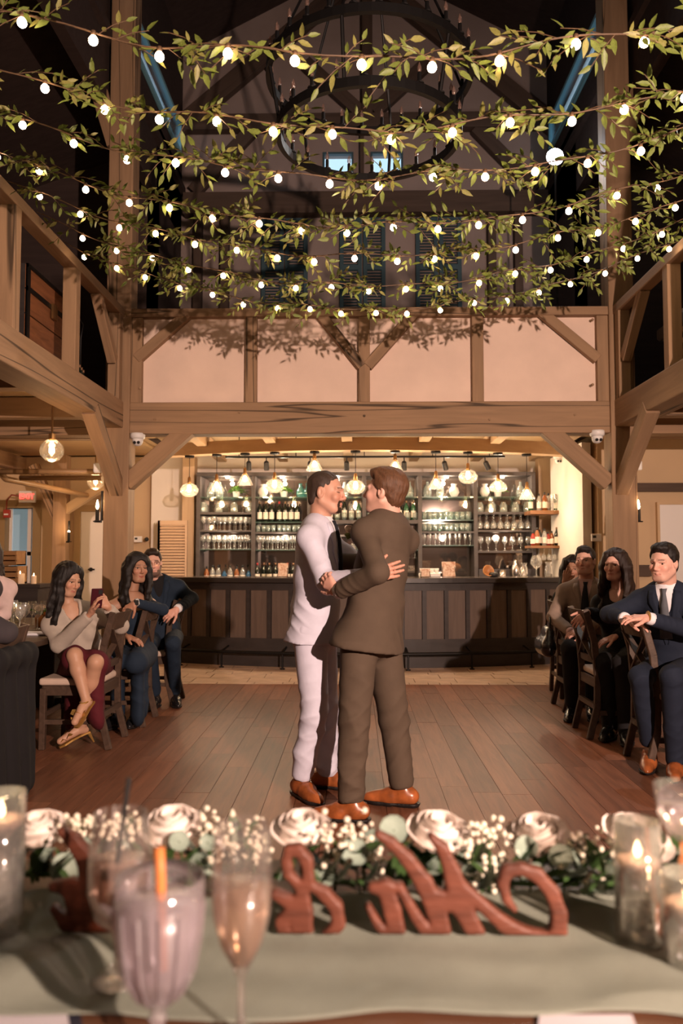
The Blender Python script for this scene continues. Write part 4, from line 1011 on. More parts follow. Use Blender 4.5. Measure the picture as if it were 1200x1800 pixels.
# ================================================================== people: implicit surfaces turned into meshes
f32 = np.float32
def npv(v): return np.array([v[0], v[1], v[2]], dtype=f32)
class SD:
    def __init__(s, lo, hi, h):
        s.lo = npv(lo); s.h = h; n = np.ceil((npv(hi) - s.lo) / h).astype(int) + 1
        s.ax = [s.lo[i] + h * np.arange(n[i], dtype=f32) for i in range(3)]
        s.A = np.full(n, 1.0, dtype=f32)
    def win(s, lo, hi, m):
        sl = []
        for i in range(3):
            a = int(np.floor((lo[i] - m - s.lo[i]) / s.h)); b = int(np.ceil((hi[i] + m - s.lo[i]) / s.h)) + 1
            a = max(a, 0); b = min(b, len(s.ax[i]))
            if b <= a: return None, None
            sl.append(slice(a, b))
        X, Y, Z = np.meshgrid(s.ax[0][sl[0]], s.ax[1][sl[1]], s.ax[2][sl[2]], indexing='ij', sparse=True)
        return tuple(sl), (X, Y, Z)
    def put(s, sl, d, k, sub=False):
        a = s.A[sl]
        if sub:
            d = -d; hh = np.maximum(k - np.abs(a - d), 0) / k; s.A[sl] = np.maximum(a, d) + hh * hh * k * .25
        else:
            hh = np.maximum(k - np.abs(a - d), 0) / k; s.A[sl] = np.minimum(a, d) - hh * hh * k * .25
    def cone(s, a, b, ra, rb, k=.02, fr=None, sf=1.0, sub=False):
        """tapered capsule; fr = direction in which it is squashed by sf"""
        a = npv(a); b = npv(b); R = max(ra, rb) * max(1, sf)
        sl, g = s.win(np.minimum(a, b) - R, np.maximum(a, b) + R, k + 2 * s.h)
        if sl is None: return s
        ab = b - a; L2 = float(ab @ ab) + 1e-9
        px, py, pz = g[0] - a[0], g[1] - a[1], g[2] - a[2]
        t = np.clip((px * ab[0] + py * ab[1] + pz * ab[2]) / L2, 0, 1)
        qx, qy, qz = px - t * ab[0], py - t * ab[1], pz - t * ab[2]
        d2 = qx * qx + qy * qy + qz * qz
        if fr is not None:
            f = npv(fr); f = f / np.linalg.norm(f); c = qx * f[0] + qy * f[1] + qz * f[2]; d2 = d2 + c * c * (1 / (sf * sf) - 1)
        s.put(sl, np.sqrt(d2) - (ra + (rb - ra) * t), k, sub); return s
    def ell(s, c, r, M=None, k=.02, sub=False):
        c = npv(c); R = max(r)
        sl, g = s.win(c - R, c + R, k + 2 * s.h)
        if sl is None: return s
        p = [g[i] - c[i] for i in range(3)]
        if M is not None:   # M columns are local axes
            q = [p[0] * M[0][i] + p[1] * M[1][i] + p[2] * M[2][i] for i in range(3)]
        else: q = p
        k0 = np.sqrt(sum((q[i] / r[i]) ** 2 for i in range(3))); k1 = np.sqrt(sum((q[i] / r[i] ** 2) ** 2 for i in range(3))) + 1e-6
        s.put(sl, k0 * (k0 - 1) / k1, k, sub); return s
    def cut(s, n, p, k=.004):
        n = npv(n); n = n / np.linalg.norm(n); p = npv(p)
        X, Y, Z = np.meshgrid(*s.ax, indexing='ij', sparse=True)
        d = (X - p[0]) * n[0] + (Y - p[1]) * n[1] + (Z - p[2]) * n[2]
        s.A = np.maximum(s.A, d); return s
    def mesh(s, smooth=1):
        A = s.A; A[0] = A[-1] = 1; A[:, 0] = A[:, -1] = 1; A[:, :, 0] = A[:, :, -1] = 1
        S_ = A < 0; cnt = np.zeros(tuple(n - 1 for n in A.shape), dtype=np.uint8)
        off = [(i, j, k) for i in (0, 1) for j in (0, 1) for k in (0, 1)]
        nx, ny, nz = cnt.shape
        for (i, j, k) in off: cnt += S_[i:i + nx, j:j + ny, k:k + nz]
        ci = np.argwhere((cnt > 0) & (cnt < 8)); idx = np.full(cnt.shape, -1, dtype=np.int32); idx[tuple(ci.T)] = np.arange(len(ci))
        val = np.stack([A[ci[:, 0] + i, ci[:, 1] + j, ci[:, 2] + k] for (i, j, k) in off], 1)
        acc = np.zeros((len(ci), 3)); n = np.zeros(len(ci))
        for e0 in range(8):
            for e1 in range(e0 + 1, 8):
                dlt = np.array(off[e1]) - np.array(off[e0])
                if np.abs(dlt).sum() != 1: continue
                a, b = val[:, e0], val[:, e1]; m = (a < 0) != (b < 0)
                t = np.where(m, a / np.where(m, a - b, 1), 0)
                pt = np.array(off[e0])[None] + t[:, None] * dlt[None]
                acc[m] += pt[m]; n[m] += 1
        V = s.lo[None] + s.h * (ci + acc / n[:, None])
        Fs = []
        for ax in range(3):
            a = [slice(None)] * 3; b = [slice(None)] * 3; a[ax] = slice(0, -1); b[ax] = slice(1, None)
            e = np.argwhere(S_[tuple(a)] != S_[tuple(b)])
            o1, o2 = (ax + 1) % 3, (ax + 2) % 3
            e = e[(e[:, o1] > 0) & (e[:, o2] > 0) & (e[:, o1] < A.shape[o1] - 1) & (e[:, o2] < A.shape[o2] - 1)]
            def cell(d1, d2):
                c = e.copy(); c[:, o1] -= d1; c[:, o2] -= d2; return idx[c[:, 0], c[:, 1], c[:, 2]]
            q = np.stack([cell(0, 0), cell(1, 0), cell(1, 1), cell(0, 1)], 1)
            ins = S_[e[:, 0], e[:, 1], e[:, 2]]; q[~ins] = q[~ins][:, ::-1]
            Fs.append(q)
        Fq = np.concatenate(Fs); Fq = Fq[(Fq >= 0).all(1)]
        for _ in range(smooth):
            ac = np.zeros_like(V); nn = np.zeros(len(V))
            for i in range(4):
                a, b = Fq[:, i], Fq[:, (i + 1) % 4]
                np.add.at(ac, a, V[b]); np.add.at(nn, a, 1); np.add.at(ac, b, V[a]); np.add.at(nn, b, 1)
            V = V * .5 + .5 * ac / np.maximum(nn, 1)[:, None]
        return V, Fq
def normals(V, Fq):
    n = np.cross(V[Fq[:, 2]] - V[Fq[:, 0]], V[Fq[:, 3]] - V[Fq[:, 1]]); N = np.zeros_like(V)
    for i in range(4): np.add.at(N, Fq[:, i], n)
    return N / (np.linalg.norm(N, axis=1)[:, None] + 1e-9)
def folds(V, Fq, amp=.006, seed=0, freq=22, axis=(0, 0, 1), squash=.45):
    """soft cloth folds: warped ridges running mostly across AXIS"""
    r = np.random.RandomState(seed); N = normals(V, Fq); d = np.zeros(len(V)); ax = np.array(axis, dtype=float); ax /= np.linalg.norm(ax)
    for o in range(3):
        v = r.normal(size=3); v = v / np.linalg.norm(v) * (1 - squash) + ax * squash * r.choice([-1, 1]) * 1.5
        w = r.normal(size=3) * freq * .35
        ph = V @ (v * freq * (1 + .5 * o)) + 1.6 * np.sin(V @ w + r.uniform(0, 6)) + r.uniform(0, 6)
        d += ((1 - np.abs(np.sin(ph))) ** 1.3 - .25) / (1 + .6 * o)
    gate = .5 + .5 * np.sin(V @ (r.normal(size=3) * 7) + r.uniform(0, 6))
    return V + N * (amp * d * gate)[:, None]
def crease(V, Fq, p, axis, R, amp, lam, seed=0):
    """folds bunched round a joint: ridges across AXIS fading with distance from p"""
    r = np.random.RandomState(seed); N = normals(V, Fq); p = np.array(Vector(p)); ax = np.array(Vector(axis).normalized()); q = V - p[None]
    w = r.normal(size=3); w -= ax * (w @ ax); w /= np.linalg.norm(w); qp = q - np.outer(q @ ax, ax); side = (qp @ w) / (np.linalg.norm(qp, axis=1) + 1e-6)
    g = np.exp(-((q ** 2).sum(1)) / (R * R)) * np.clip(.25 + .9 * side, 0, 1); w2 = np.cross(ax, w); ax = ax + w2 * r.choice([-1, 1]) * r.uniform(.4, .9); ax /= np.linalg.norm(ax)
    ph = (q @ ax) * 6.283 / lam + 1.0 * np.sin((q @ w2) * 26 + r.uniform(0, 6)) + r.uniform(0, 6)
    return V + N * (g * amp * ((1 - np.abs(np.sin(ph * .5))) ** 1.4 - .25) * (.6 + .4 * np.sin((q @ w) * 25 + r.uniform(0, 6))))[:, None]
class Bag:
    def __init__(s): s.V = []; s.F = []; s.C = []; s.n = 0
    def add(s, V, Fq, C):
        s.V.append(V); s.F.append(Fq + s.n); s.C.append(np.broadcast_to(np.asarray(C, dtype=float), V.shape) if np.ndim(C) == 1 else C); s.n += len(V)
    def build(s, name, m, parent):
        o0 = origin(parent); V = np.concatenate(s.V) - np.array(o0)[None]
        return link(name, mesh_data(name, V, np.concatenate(s.F), m, True, np.concatenate(s.C)), parent)

def vcol(name, rough, spec=.35, sss=0, sheen=0, bump=0, bscale=400, coat=0):
    m = bpy.data.materials.new(name); N, L, B = nodes(m); a = N.new('ShaderNodeVertexColor'); a.layer_name = 'Col'
    L.new(a.outputs[0], B.inputs['Base Color']); B.inputs['Roughness'].default_value = rough; B.inputs['Specular IOR Level'].default_value = spec
    if sss: B.inputs['Subsurface Weight'].default_value = sss; B.inputs['Subsurface Radius'].default_value = (.01, .004, .002); B.inputs['Subsurface Scale'].default_value = 1
    if sheen: B.inputs['Sheen Weight'].default_value = sheen
    if bump:
        n = N.new('ShaderNodeTexNoise'); n.inputs['Scale'].default_value = bscale; b = N.new('ShaderNodeBump'); b.inputs['Strength'].default_value = bump; b.inputs['Distance'].default_value = .002
        tc = N.new('ShaderNodeTexCoord'); L.new(tc.outputs['Object'], n.inputs['Vector']); L.new(n.outputs['Fac'], b.inputs['Height']); L.new(b.outputs[0], B.inputs['Normal'])
    return m
SKINM = vcol('skin', .5, .35, .0)
def cloth(name, c, rough=.85, sheen=0, bump=.12, var=.08): return mat(name, c, rough, var=var, vscale=14, bump=bump, bscale=700, spec=.25, sheen=sheen)
def hairmat(name, c):
    m = mat(name, c, .5, var=.35, vscale=40, stretch=(4, 4, .6), bump=.35, bscale=120, spec=.35); return m
EYEW = mat('eye_white', (.6, .55, .52), .3); EYED = mat('eye_iris', (.03, .018, .012), .15)
EYE = None
def eye_mesh():
    mb = MB(); mb.lathe([(.0125 * math.sin(a), -.0125 * math.cos(a)) for a in [PI * i / 8 for i in range(0, 7)]], n=12); mb.m = 1
    mb.lathe([(.0125 * math.sin(a), -.0125 * math.cos(a)) for a in [PI * i / 8 for i in (6, 6.6, 7.3, 8)]], n=12)
    return mb.data('eye', [EYEW, EYED], True)
EYE = eye_mesh()

def frame(f, u):
    f = Vector(f).normalized(); u = Vector(u); x = f.cross(u).normalized(); u = x.cross(f).normalized()
    return Matrix((x, f, u)).transposed()          # columns: right side, forward, up

def head_piece(bag, H, f, u, N_, skin, fem=False, beard=None, s=1.0, smile=False, h=.0038, brow=(.03, .018, .012), lips=None, neck_r=.056, beard_c=(.035, .02, .014), st_closed=False):
    M = frame(f, u); W = lambda p: npv(Vector(H) + M @ (Vector(p) * s))
    c = W((0, 0, 0)); sd = SD(c - .19, c + .19, h)
    Ml = np.array(M); e = lambda p, r, k=.02, sub=False: sd.ell(W(p), [x * s for x in r], Ml, k, sub)
    cn = lambda a, b, ra, rb, k=.012, sub=False: sd.cone(W(a), W(b), ra * s, rb * s, k, sub=sub)
    j = .90 if fem else 1.0
    e((0, -.018, .038), (.074, .096, .084)); e((0, .03, -.02), (.062 * j, .066, .088), .03)
    e((0, .052, -.068), (.044 * j, .042, .042), .025); cn((-.022 * j, .072, -.094), (.022 * j, .072, -.094), .015, .015, .02)
    for x in (-1, 1):
        cn((x * .058 * j, -.005, -.05), (x * .03 * j, .05, -.09), .018, .016, .03)
        e((x * .036, .07, -.022), (.024, .02, .022), .02)
        cn((x * .012, .091 if fem else .093, .026), (x * .044, .076, .024), .006 if fem else .009, .006 if fem else .008, .014)
        e((x * .031, .101, .006), (.018, .014, .012), .010, True)
        cn((x * .019, .082, .0155), (x * .045, .073, .0125), .005, .0045, .006)
        cn((x * .019, .082, -.0065), (x * .044, .073, -.004), .0038, .0038, .006)
        e((x * .076, -.008, -.004), (.012, .021, .033), .008); e((x * .086, .0, .0), (.006, .010, .018), .006, True)
        cn((x * .007, .102, -.032), (x * .0115, .098, -.031), .0075, .006, .007)
    if st_closed:
        for x in (-1, 1): e((x * .031, .0725, .005), (.016, .0125, .012), .006)
    cn((0, .093, .018), (0, .112, -.022), .0065, .008, .010); e((0, .1125, -.026), (.0095, .010, .009), .008)
    if smile:
        cn((-.026, .076, -.052), (0, .093, -.06), .006, .0075, .006); cn((.026, .076, -.052), (0, .093, -.06), .006, .0075, .006)
        for x in (-1, 1): e((x * .042, .072, -.028), (.02, .016, .018), .014)
    else:
        cn((-.022, .08, -.057), (0, .093, -.057), .0055, .0075, .006); cn((.022, .08, -.057), (0, .093, -.057), .0055, .0075, .006)
    cn((-.017, .083, -.067), (.017, .083, -.067), .008, .008, .006); cn((-.021, .093, -.0615), (.021, .093, -.0615), .0018, .0018, .004, True)
    nb = Vector(N_) - Vector((0, 0, .03)); sd.cone(W((0, -.028, -.045)), nb, neck_r * s, neck_r * s * 1.1, .025)
    V, Fq = sd.mesh(0)
    L = (V - np.array(Vector(H))[None]) @ Ml / s
    C = np.tile(np.array(skin, dtype=float), (len(V), 1)); x, y, z = L.T; ax = np.abs(x)
    ck = np.exp(-(((ax - .04) / .022) ** 2 + ((z + .025) / .022) ** 2)) * (y > .03); C *= (1 + ck[:, None] * np.array([.08, -.10, -.10]))
    ns = np.exp(-((x / .016) ** 2 + ((z + .026) / .016) ** 2)) * (y > .09); C *= (1 + ns[:, None] * np.array([.05, -.08, -.08]))
    bc = np.array(brow); w = (np.abs(z - (.030 - .12 * (ax - .03) ** 1 * (ax > .03))) < (.0026 if fem else .0042)) & (ax > .013) & (ax < .048) & (y > .05); C[w] = .3 * C[w] + .7 * bc
    lw = (ax < .024) & (z < -.0535) & (z > -.0735) & (y > .074) & (((z + .063) / .0105) ** 2 + (ax / .026) ** 2 < 1)
    C[lw] = .45 * C[lw] + .55 * np.array(lips or [skin[0] * .85, skin[1] * .6, skin[2] * .6])
    lash = (ax > .017) & (ax < .048) & (np.abs(z - (.0105 if not st_closed else .004)) < .0026) & (y > .06); C[lash] *= (.2 if fem else .4)
    if st_closed: bagsh = (ax > .016) & (ax < .047) & (np.abs(z - .004) < .002) & (y > .06); C[bagsh] *= .6
    if beard == 'goatee':
        w = ((((ax - .026) / .009) ** 2 + ((z + .068) / .028) ** 2 < 1) | ((ax < .03) & (z < -.078) & (z > -.112)) | ((ax < .03) & (z > -.053) & (z < -.041))) & (y > .055); C[w] = np.array(beard_c)
    elif beard:
        dens = {'stubble': .86, 'beard': .18}[beard]
        w = (z < -.02 - .035 * (y > .045)) & (y > -.03) & (z > -.135) & ~lw & ((ax > .034) | (z < -.074) | ((z > -.053) & (z < -.041) & (ax < .03))); C[w] = C[w] * dens + np.array(beard_c) * (1 - dens)
    bag.add(V, Fq, C)
    return M

def short_hair(H, M, s=1.0, h=.005, thick=.012, crown=(.0, .0, .0), hl=(.088, .072), seed=1, fade=True):
    W = lambda p: npv(Vector(H) + M @ (Vector(p) * s)); Ml = np.array(M); c = W((0, -.02, .04)); sd = SD(c - .15, c + .15, h)
    sd.ell(W((0, -.019, .041)), [(.074 + thick * .8) * s, (.096 + thick * .9) * s, (.084 + thick) * s], Ml, .01)
    if crown is not None: sd.ell(W((crown[0], .03 + crown[1], .10 + crown[2])), [.056 * s, .05 * s, .026 * s], Ml, .03)
    sd.ell(W((0, -.06, -.03)), [.062 * s, .045 * s, .055 * s], Ml, .03)
    a = Vector((0, hl[0], hl[1])); b = Vector((0, .008, .0)); d = a - b; n = Vector((0, d.z, -d.y)).normalized()
    sd.cut(M @ n, W(a)); sd.cut(M @ Vector((0, .35, -1)), W((0, -.05, -.082)))
    sd.ell(W((0, .112, hl[1] - .062)), [.066 * s, .062 * s, .066 * s], Ml, .008, True)
    for x in (-1, 1): sd.ell(W((x * .062, .078, hl[1] - .022)), [.022 * s, .036 * s, .036 * s], Ml, .008, True)
    V, Fq = sd.mesh(1); N = normals(V, Fq); r = np.random.RandomState(seed); d = np.zeros(len(V)); L = (V - np.array(Vector(H))[None]) @ Ml
    for o in range(5): d += np.sin(L @ (r.normal(size=3) * np.array([180, 60, 60])) + r.uniform(0, 6))
    return V + N * (d * .0008)[:, None], Fq

def long_hair(H, M, shoulder_drop, s=1.0, h=.0065, part=.0, seed=1, wave=.012, width=.10, fronts=(1, 1), back=True, front_y=(.05, .05), n_str=9):
    """long hair falling past the shoulders; fronts: weight of the locks in front of (left, right) shoulder in head space x"""
    W = lambda p: Vector(H) + M @ (Vector(p) * s); Ml = np.array(M); c = npv(W((0, -.02, -.1))); sd = SD(c - npv((.27, .27, .30 + shoulder_drop * .6)), c + npv((.27, .27, .30)), h)
    sd.ell(npv(W((0, -.022, .045))), [.092 * s, .112 * s, .097 * s], Ml, .01)
    rg = random.Random(seed); dn = Vector((0, 0, -1))
    def lock(p0, p1, r0, r1, segs=5):
        prev = p0; pr = r0; ph = rg.uniform(0, 6)
        for i in range(1, segs + 1):
            t = i / segs; q = p0.lerp(p1, t) + Vector((math.sin(ph + t * 7), math.cos(ph + t * 6), 0)) * wave * t; r = r0 + (r1 - r0) * t
            sd.cone(npv(prev), npv(q), pr, r, .018); prev = q; pr = r
    for i in range(n_str):
        a = PI * (i + .5) / n_str; x = math.cos(a) * .075; y = -.03 - math.sin(a) * .055
        if back: lock(W((x, y, .02)), W((x * 1.35, y - .02, -.07)) + dn * (shoulder_drop * rg.uniform(.8, 1.05)), .036, .02)
    for sx, w, fy in ((-1, fronts[0], front_y[0]), (1, fronts[1], front_y[1])):
        if w <= 0: continue
        for k in range(3):
            p0 = W((sx * (.045 + .015 * k), .05 - .025 * k, .085)); p1 = W((sx * (.085 + .006 * k), .030 - .02 * k, -.01)); p2 = W((sx * (.100 + .014 * k), fy - .035 * k, -.12)) + dn * shoulder_drop * w * rg.uniform(.75, 1.05)
            sd.cone(npv(p0), npv(p1), .024, .028, .02); lock(p1, p2, .030, .014)
    sd.ell(npv(W((part * .4, .115, -.010))), [.062 * s, .085 * s, .095 * s], Ml, .010, True); sd.ell(npv(W((0, .085, -.09))), [.052 * s, .075 * s, .06 * s], Ml, .010, True)
    sd.cone(npv(W((0, .01, -.08))), npv(W((0, -.01, -.2))), .045, .05, .01, sub=True)
    V, Fq = sd.mesh(1); N = normals(V, Fq); r = np.random.RandomState(seed); d = np.zeros(len(V)); L = (V - np.array(Vector(H))[None]) @ Ml
    for o in range(6): v = r.normal(size=3) * np.array([130, 90, 14]); d += np.sin(L @ v + 1.5 * np.sin(L[:, 2] * 22 + r.uniform(0, 6)))
    return V + N * (d * .0011)[:, None], Fq

def hand_piece(bag, wrist, elbow, d, nrm, skin, thumb, curl=.35, s=1.0, h=.0034, spread=.06):
    """wrist point, direction of the fingers, palm normal, thumb = +1/-1 along d x nrm"""
    d = Vector(d).normalized(); n = Vector(nrm); n = (n - d * n.dot(d)).normalized(); a = d.cross(n)
    Wp = Vector(wrist); c = npv(Wp + d * .09); sd = SD(c - .15, c + .15, h)
    K = [Wp + d * (.088 + o) * s + a * x * s for x, o in ((-.030, -.006), (-.010, .002), (.010, .0), (.029, -.010))]
    if thumb > 0: K = K[::-1]; order = (.078, .086, .080, .062)
    else: order = (.078, .086, .080, .062)
    if thumb > 0: K = [Wp + d * (.088 + o) * s + a * x * s for x, o in ((.030, -.006), (.010, .002), (-.010, .0), (-.029, -.010))]
    else: K = [Wp + d * (.088 + o) * s + a * x * s for x, o in ((-.030, -.006), (-.010, .002), (.010, .0), (.029, -.010))]
    sd.cone(npv(Wp - (Wp - Vector(elbow)).normalized() * .05), npv(Wp + d * .01), .027 * s, .026 * s, .01, npv(n), .75)
    for i, k in enumerate(K):
        base = Wp + (k - Wp) * .12; sd.cone(npv(base), npv(k), .0165 * s, .0115 * s, .016)
        dd = (d + a * (spread * (1.5 - i) * (1 if thumb > 0 else -1))).normalized(); q = k; L = order[i] * s
        cu = curl * (1 + .12 * i)
        for sgm, (fl, r0, r1) in enumerate(((.45, .0098, .0088), (.31, .0088, .0078), (.24, .0078, .0066))):
            cc = cu * (.55 if sgm == 0 else 1.0); dd = (dd * math.cos(cc) + n * math.sin(cc)).normalized(); nn = q + dd * L * fl
            n_ = n
            sd.cone(npv(q), npv(nn), r0 * s, r1 * s, .0045); q = nn
    tb = Wp + d * .028 * s + a * thumb * .024 * s; td = (d * .62 + a * thumb * .68 + n * .25).normalized(); t1 = tb + td * .042 * s; td2 = (td + d * .5 + n * .15).normalized(); t2 = t1 + td2 * .032 * s; t3 = t2 + (td2 + d * .3).normalized() * .022 * s
    sd.cone(npv(Wp + d * .015), npv(tb), .018 * s, .015 * s, .014); sd.cone(npv(tb), npv(t1), .0145 * s, .0115 * s, .01); sd.cone(npv(t1), npv(t2), .0112 * s, .0098 * s, .004); sd.cone(npv(t2), npv(t3), .0098 * s, .0078 * s, .004)
    V, Fq = sd.mesh(0); bag.add(V, Fq, np.array(skin) * np.array([1.03, .95, .95]))

def shoe(parent, ankle, fd, m, sole_m, name='shoe', L=.285, label=None, flat=True):
    """laced shoe; ankle is the ankle joint, fd the toe direction on the floor"""
    fd = Vector((fd[0], fd[1], fd[2] if not flat else 0)).normalized(); up = Vector((0, 0, 1)); sd_ = fd.cross(up).normalized(); up = sd_.cross(fd)
    A = Vector(ankle); g = A - up * (A.z if flat else .085)
    if flat: g = Vector((A.x, A.y, 0))
    q = lambda x, y, z: npv(g + fd * x + sd_ * y + up * z)
    lo = np.min([q(-.13, -.12, -.04), q(.28, .12, .22), q(-.13, .12, -.04), q(.28, -.12, .22)], axis=0) - .06; hi = np.max([q(-.13, -.12, -.04), q(.28, .12, .22), q(-.13, .12, -.04), q(.28, -.12, .22)], axis=0) + .06
    d = SD(lo, hi, .0055)
    d.cone(q(-.055, 0, .055), q(.06, 0, .05), .042, .045, .02); d.cone(q(.06, 0, .045), q(.17, 0, .034), .043, .028, .03); d.cone(q(.1, .014, .035), q(.13, .012, .034), .035, .034, .02); d.cone(q(.16, 0, .032), q(.20, 0, .028), .026, .018, .02); d.cone(q(-.02, 0, .06), q(-.01, 0, .11), .042, .04, .03)
    d.cut(-up, q(0, 0, .018)); d.cut(up, q(0, 0, .115)); V, Fq = d.mesh(1)
    o0 = origin(parent); so = link(name, mesh_data(name, V - np.array(o0)[None], Fq, m, True), parent, label)
    d = SD(lo, hi, .0055)
    d.cone(q(-.06, 0, .03), q(.06, .0, .03), .044, .045, .02); d.cone(q(.06, 0, .03), q(.135, .006, .03), .046, .044, .02); d.cone(q(.13, .004, .03), q(.205, 0, .03), .042, .022, .03)
    d.cut(up, q(0, 0, .022)); d.cut(-up, q(0, 0, .0)); d.ell(q(.03, 0, -.004), (.03, .06, .012), np.array(Matrix((fd, sd_, up)).transposed()), .004, True)
    V, Fq = d.mesh(0); link('sole', mesh_data('sole', V - np.array(o0)[None], Fq, sole_m, True), so)
    lc = MB()
    for k in range(3): lc.tube([Vector(q(.062 + k * .018, -.02, .094 - k * .008)), Vector(q(.066 + k * .018, 0, .099 - k * .009)), Vector(q(.062 + k * .018, .02, .094 - k * .008))], .0022, 4)
    lc.build('laces', sole_m, so)
    return so

def limb_box(*pts, m=.2):
    P_ = np.array([npv(p) for p in pts]); return P_.min(0) - m, P_.max(0) + m

def part_mesh(parent, name, V, Fq, m, label=None):
    return link(name, mesh_data(name, V - np.array(origin(parent))[None], Fq, m, True), parent, label)

def person(label, J, st):
    """J: world joints. N neck base, P pelvis, F front of chest, H head centre, hf head forward, hu head up;
    arms (shoulder computed): eR,wR,hR=(dir,palm,curl), eL,wL,hL; legs kR,aR,fR, kL,aL,fL.  R/L are the person's own."""
    N_, Pv, Fv = Vector(J['N']), Vector(J['P']), Vector(J['F']).normalized()
    up = (N_ - Pv).normalized(); left = up.cross(Fv).normalized(); Fv = left.cross(up).normalized()
    fem = st.get('fem', False); w = st.get('w', 1.0); skin = st['skin']
    gz = min(J[k].z for k in ('aR', 'aL') if k in J) if ('aR' in J) else 0
    root = thing('person', label, 'person', (Pv.x, Pv.y, 0), st.get('group'))
    sh = (.150 if fem else .180) * w
    sR = J.get('sR') or N_ - left * sh - up * .092; sL = J.get('sL') or N_ + left * sh - up * .092
    hR, hL = Pv - left * .095, Pv + left * .095
    bag = Bag(); H = Vector(J['H'])
    M = head_piece(bag, H, J['hf'], J.get('hu', (0, 0, 1)), N_, skin, fem, st.get('beard'), st.get('hs', 1.0), st.get('smile', False), lips=st.get('lips'), neck_r=.046 if fem else .058, beard_c=st.get('beard_c', (.035, .02, .014)), brow=st.get('brow', (.03, .018, .012)), st_closed=st.get('closed', False))
    for k, th in (('R', -1), ('L', 1)):
        if 'h' + k in J:
            d, n, cu = J['h' + k][:3]; hand_piece(bag, J['w' + k], J['e' + k], d, n, skin, (J['h' + k][3] if len(J['h' + k]) > 3 else th), cu, .92 if fem else 1.0)
    # the body under the clothes (torso, arms, legs), bare where the clothes leave it bare
    arms = [(s_, J['e' + k], J['w' + k]) for k, s_ in (('R', sR), ('L', sL)) if 'e' + k in J]
    pts = [N_, Pv, sR, sL] + [q for a in arms for q in a]
    lo, hi = limb_box(*pts); sd = SD(lo, hi, .0095); rb = (.125 if fem else .145) * w
    sd.cone(N_ - up * .09, N_ - up * .28, rb * .98, rb * .9, .04, Fv, .68); sd.cone(N_ - up * .28, Pv + up * .08, rb * .86, rb * .98, .04, Fv, .72); sd.cone(sR, sL, .055, .055, .03); sd.cone(N_ + up * .01, sR, .04, .05, .03); sd.cone(N_ + up * .01, sL, .04, .05, .03)
    if fem:
        for s_ in (-1, 1): sd.ell(npv(N_ - up * .21 + left * s_ * .07 + Fv * .075), (.062, .062, .062), None, .03)
    ar = .8 if fem else 1.0
    for a, b, c in arms: sd.cone(a, b, .045 * ar, .037 * ar, .03); sd.cone(b, c, .037 * ar, .025 * ar, .02)
    V, Fq = sd.mesh(1); bag.add(V, Fq, skin)
    if st.get('bare_legs'):
        for k, hp in (('R', hR), ('L', hL)):
            kn, an, fd = J['k' + k], J['a' + k], Vector(J['f' + k]).normalized()
            lo, hi = limb_box(hp, kn, an, m=.16); sd = SD(lo, hi, .007)
            sd.cone(hp, kn, .085, .052, .03); ca = kn.lerp(an, .3); bk_ = (kn - an).cross(kn - an)
            sd.cone(kn, ca, .05, .05, .02); sd.cone(ca, an, .05, .03, .03); sd.cone(an, an + fd * .06, .028, .026, .02); sd.cone(an + fd * .05, an + fd * .15 - Vector((0, 0, .02)), .03, .024, .02); sd.cone(an, an - fd * .03 - Vector((0, 0, .02)), .026, .024, .02)
            V, Fq = sd.mesh(1); bag.add(V, Fq, skin)
    bag.build('body', SKINM, root)
    # eyes
    for x in (-1, 1):
        if st.get('closed'): break
        o = link('eye', EYE, root); s_ = st.get('hs', 1.0); c = H + M @ (Vector((x * .0310, .0738, .0042)) * s_); o.location = c - origin(root)
        o.rotation_euler = (M @ Vector((0, 1, 0))).to_track_quat('Z', 'Y').to_euler(); o.scale = (s_,) * 3
    # hair
    hm = st['hair_m']; hr = st['hair']
    if hr[0] == 'short': V, Fq = short_hair(H, M, st.get('hs', 1.0), **hr[1])
    else: V, Fq = long_hair(H, M, s=st.get('hs', 1.0), **hr[1])
    part_mesh(root, 'hair', V, Fq, hm)
    # upper clothes
    top = st['top']; cm = top['m']; seated = st.get('seated', True); amp = top.get('amp', .006)
    t_ = top.get('t', .018)
    hem = J.get('hem') or (Pv - up * (.02 if seated else .17))
    lo, hi = limb_box(N_, hem, sR, sL, *[q for a in arms for q in a], m=.26); sd = SD(lo, hi, .0085 if not st.get('far') else .011)
    R0 = rb + t_; by = top.get('belly', 1.0)
    if top.get('kind') != 'offshoulder':
        sd.cone(N_ - up * .10, N_ - up * .28, R0 * .99, R0 * .97, .05, Fv, .70); sd.cone(sR, sL, .052 + t_ * .6, .052 + t_ * .6, .05)
        for s_ in (sR, sL): sd.cone(N_ - up * .012, s_.lerp(N_, .12) + up * .010, .050 + t_ * .5, .046 + t_ * .5, .05)
    else:
        sd.cone(N_ - up * .20, N_ - up * .28, R0 * .97, R0 * .95, .05, Fv, .72)
    if fem:
        for s_ in (-1, 1): sd.ell(npv(N_ - up * .21 + left * s_ * .07 + Fv * .08), (.07, .07, .075), None, .04)
    wa = Pv + up * .13; CUTS = []
    sd.cone(N_ - up * .28, wa, R0 * .97, R0 * .93 * by, .05, Fv, .76); sd.cone(wa, hem, R0 * .93 * by, R0 * (top.get('hemr', 1.22) if not seated else 1.12) * by, .05, Fv, .78)
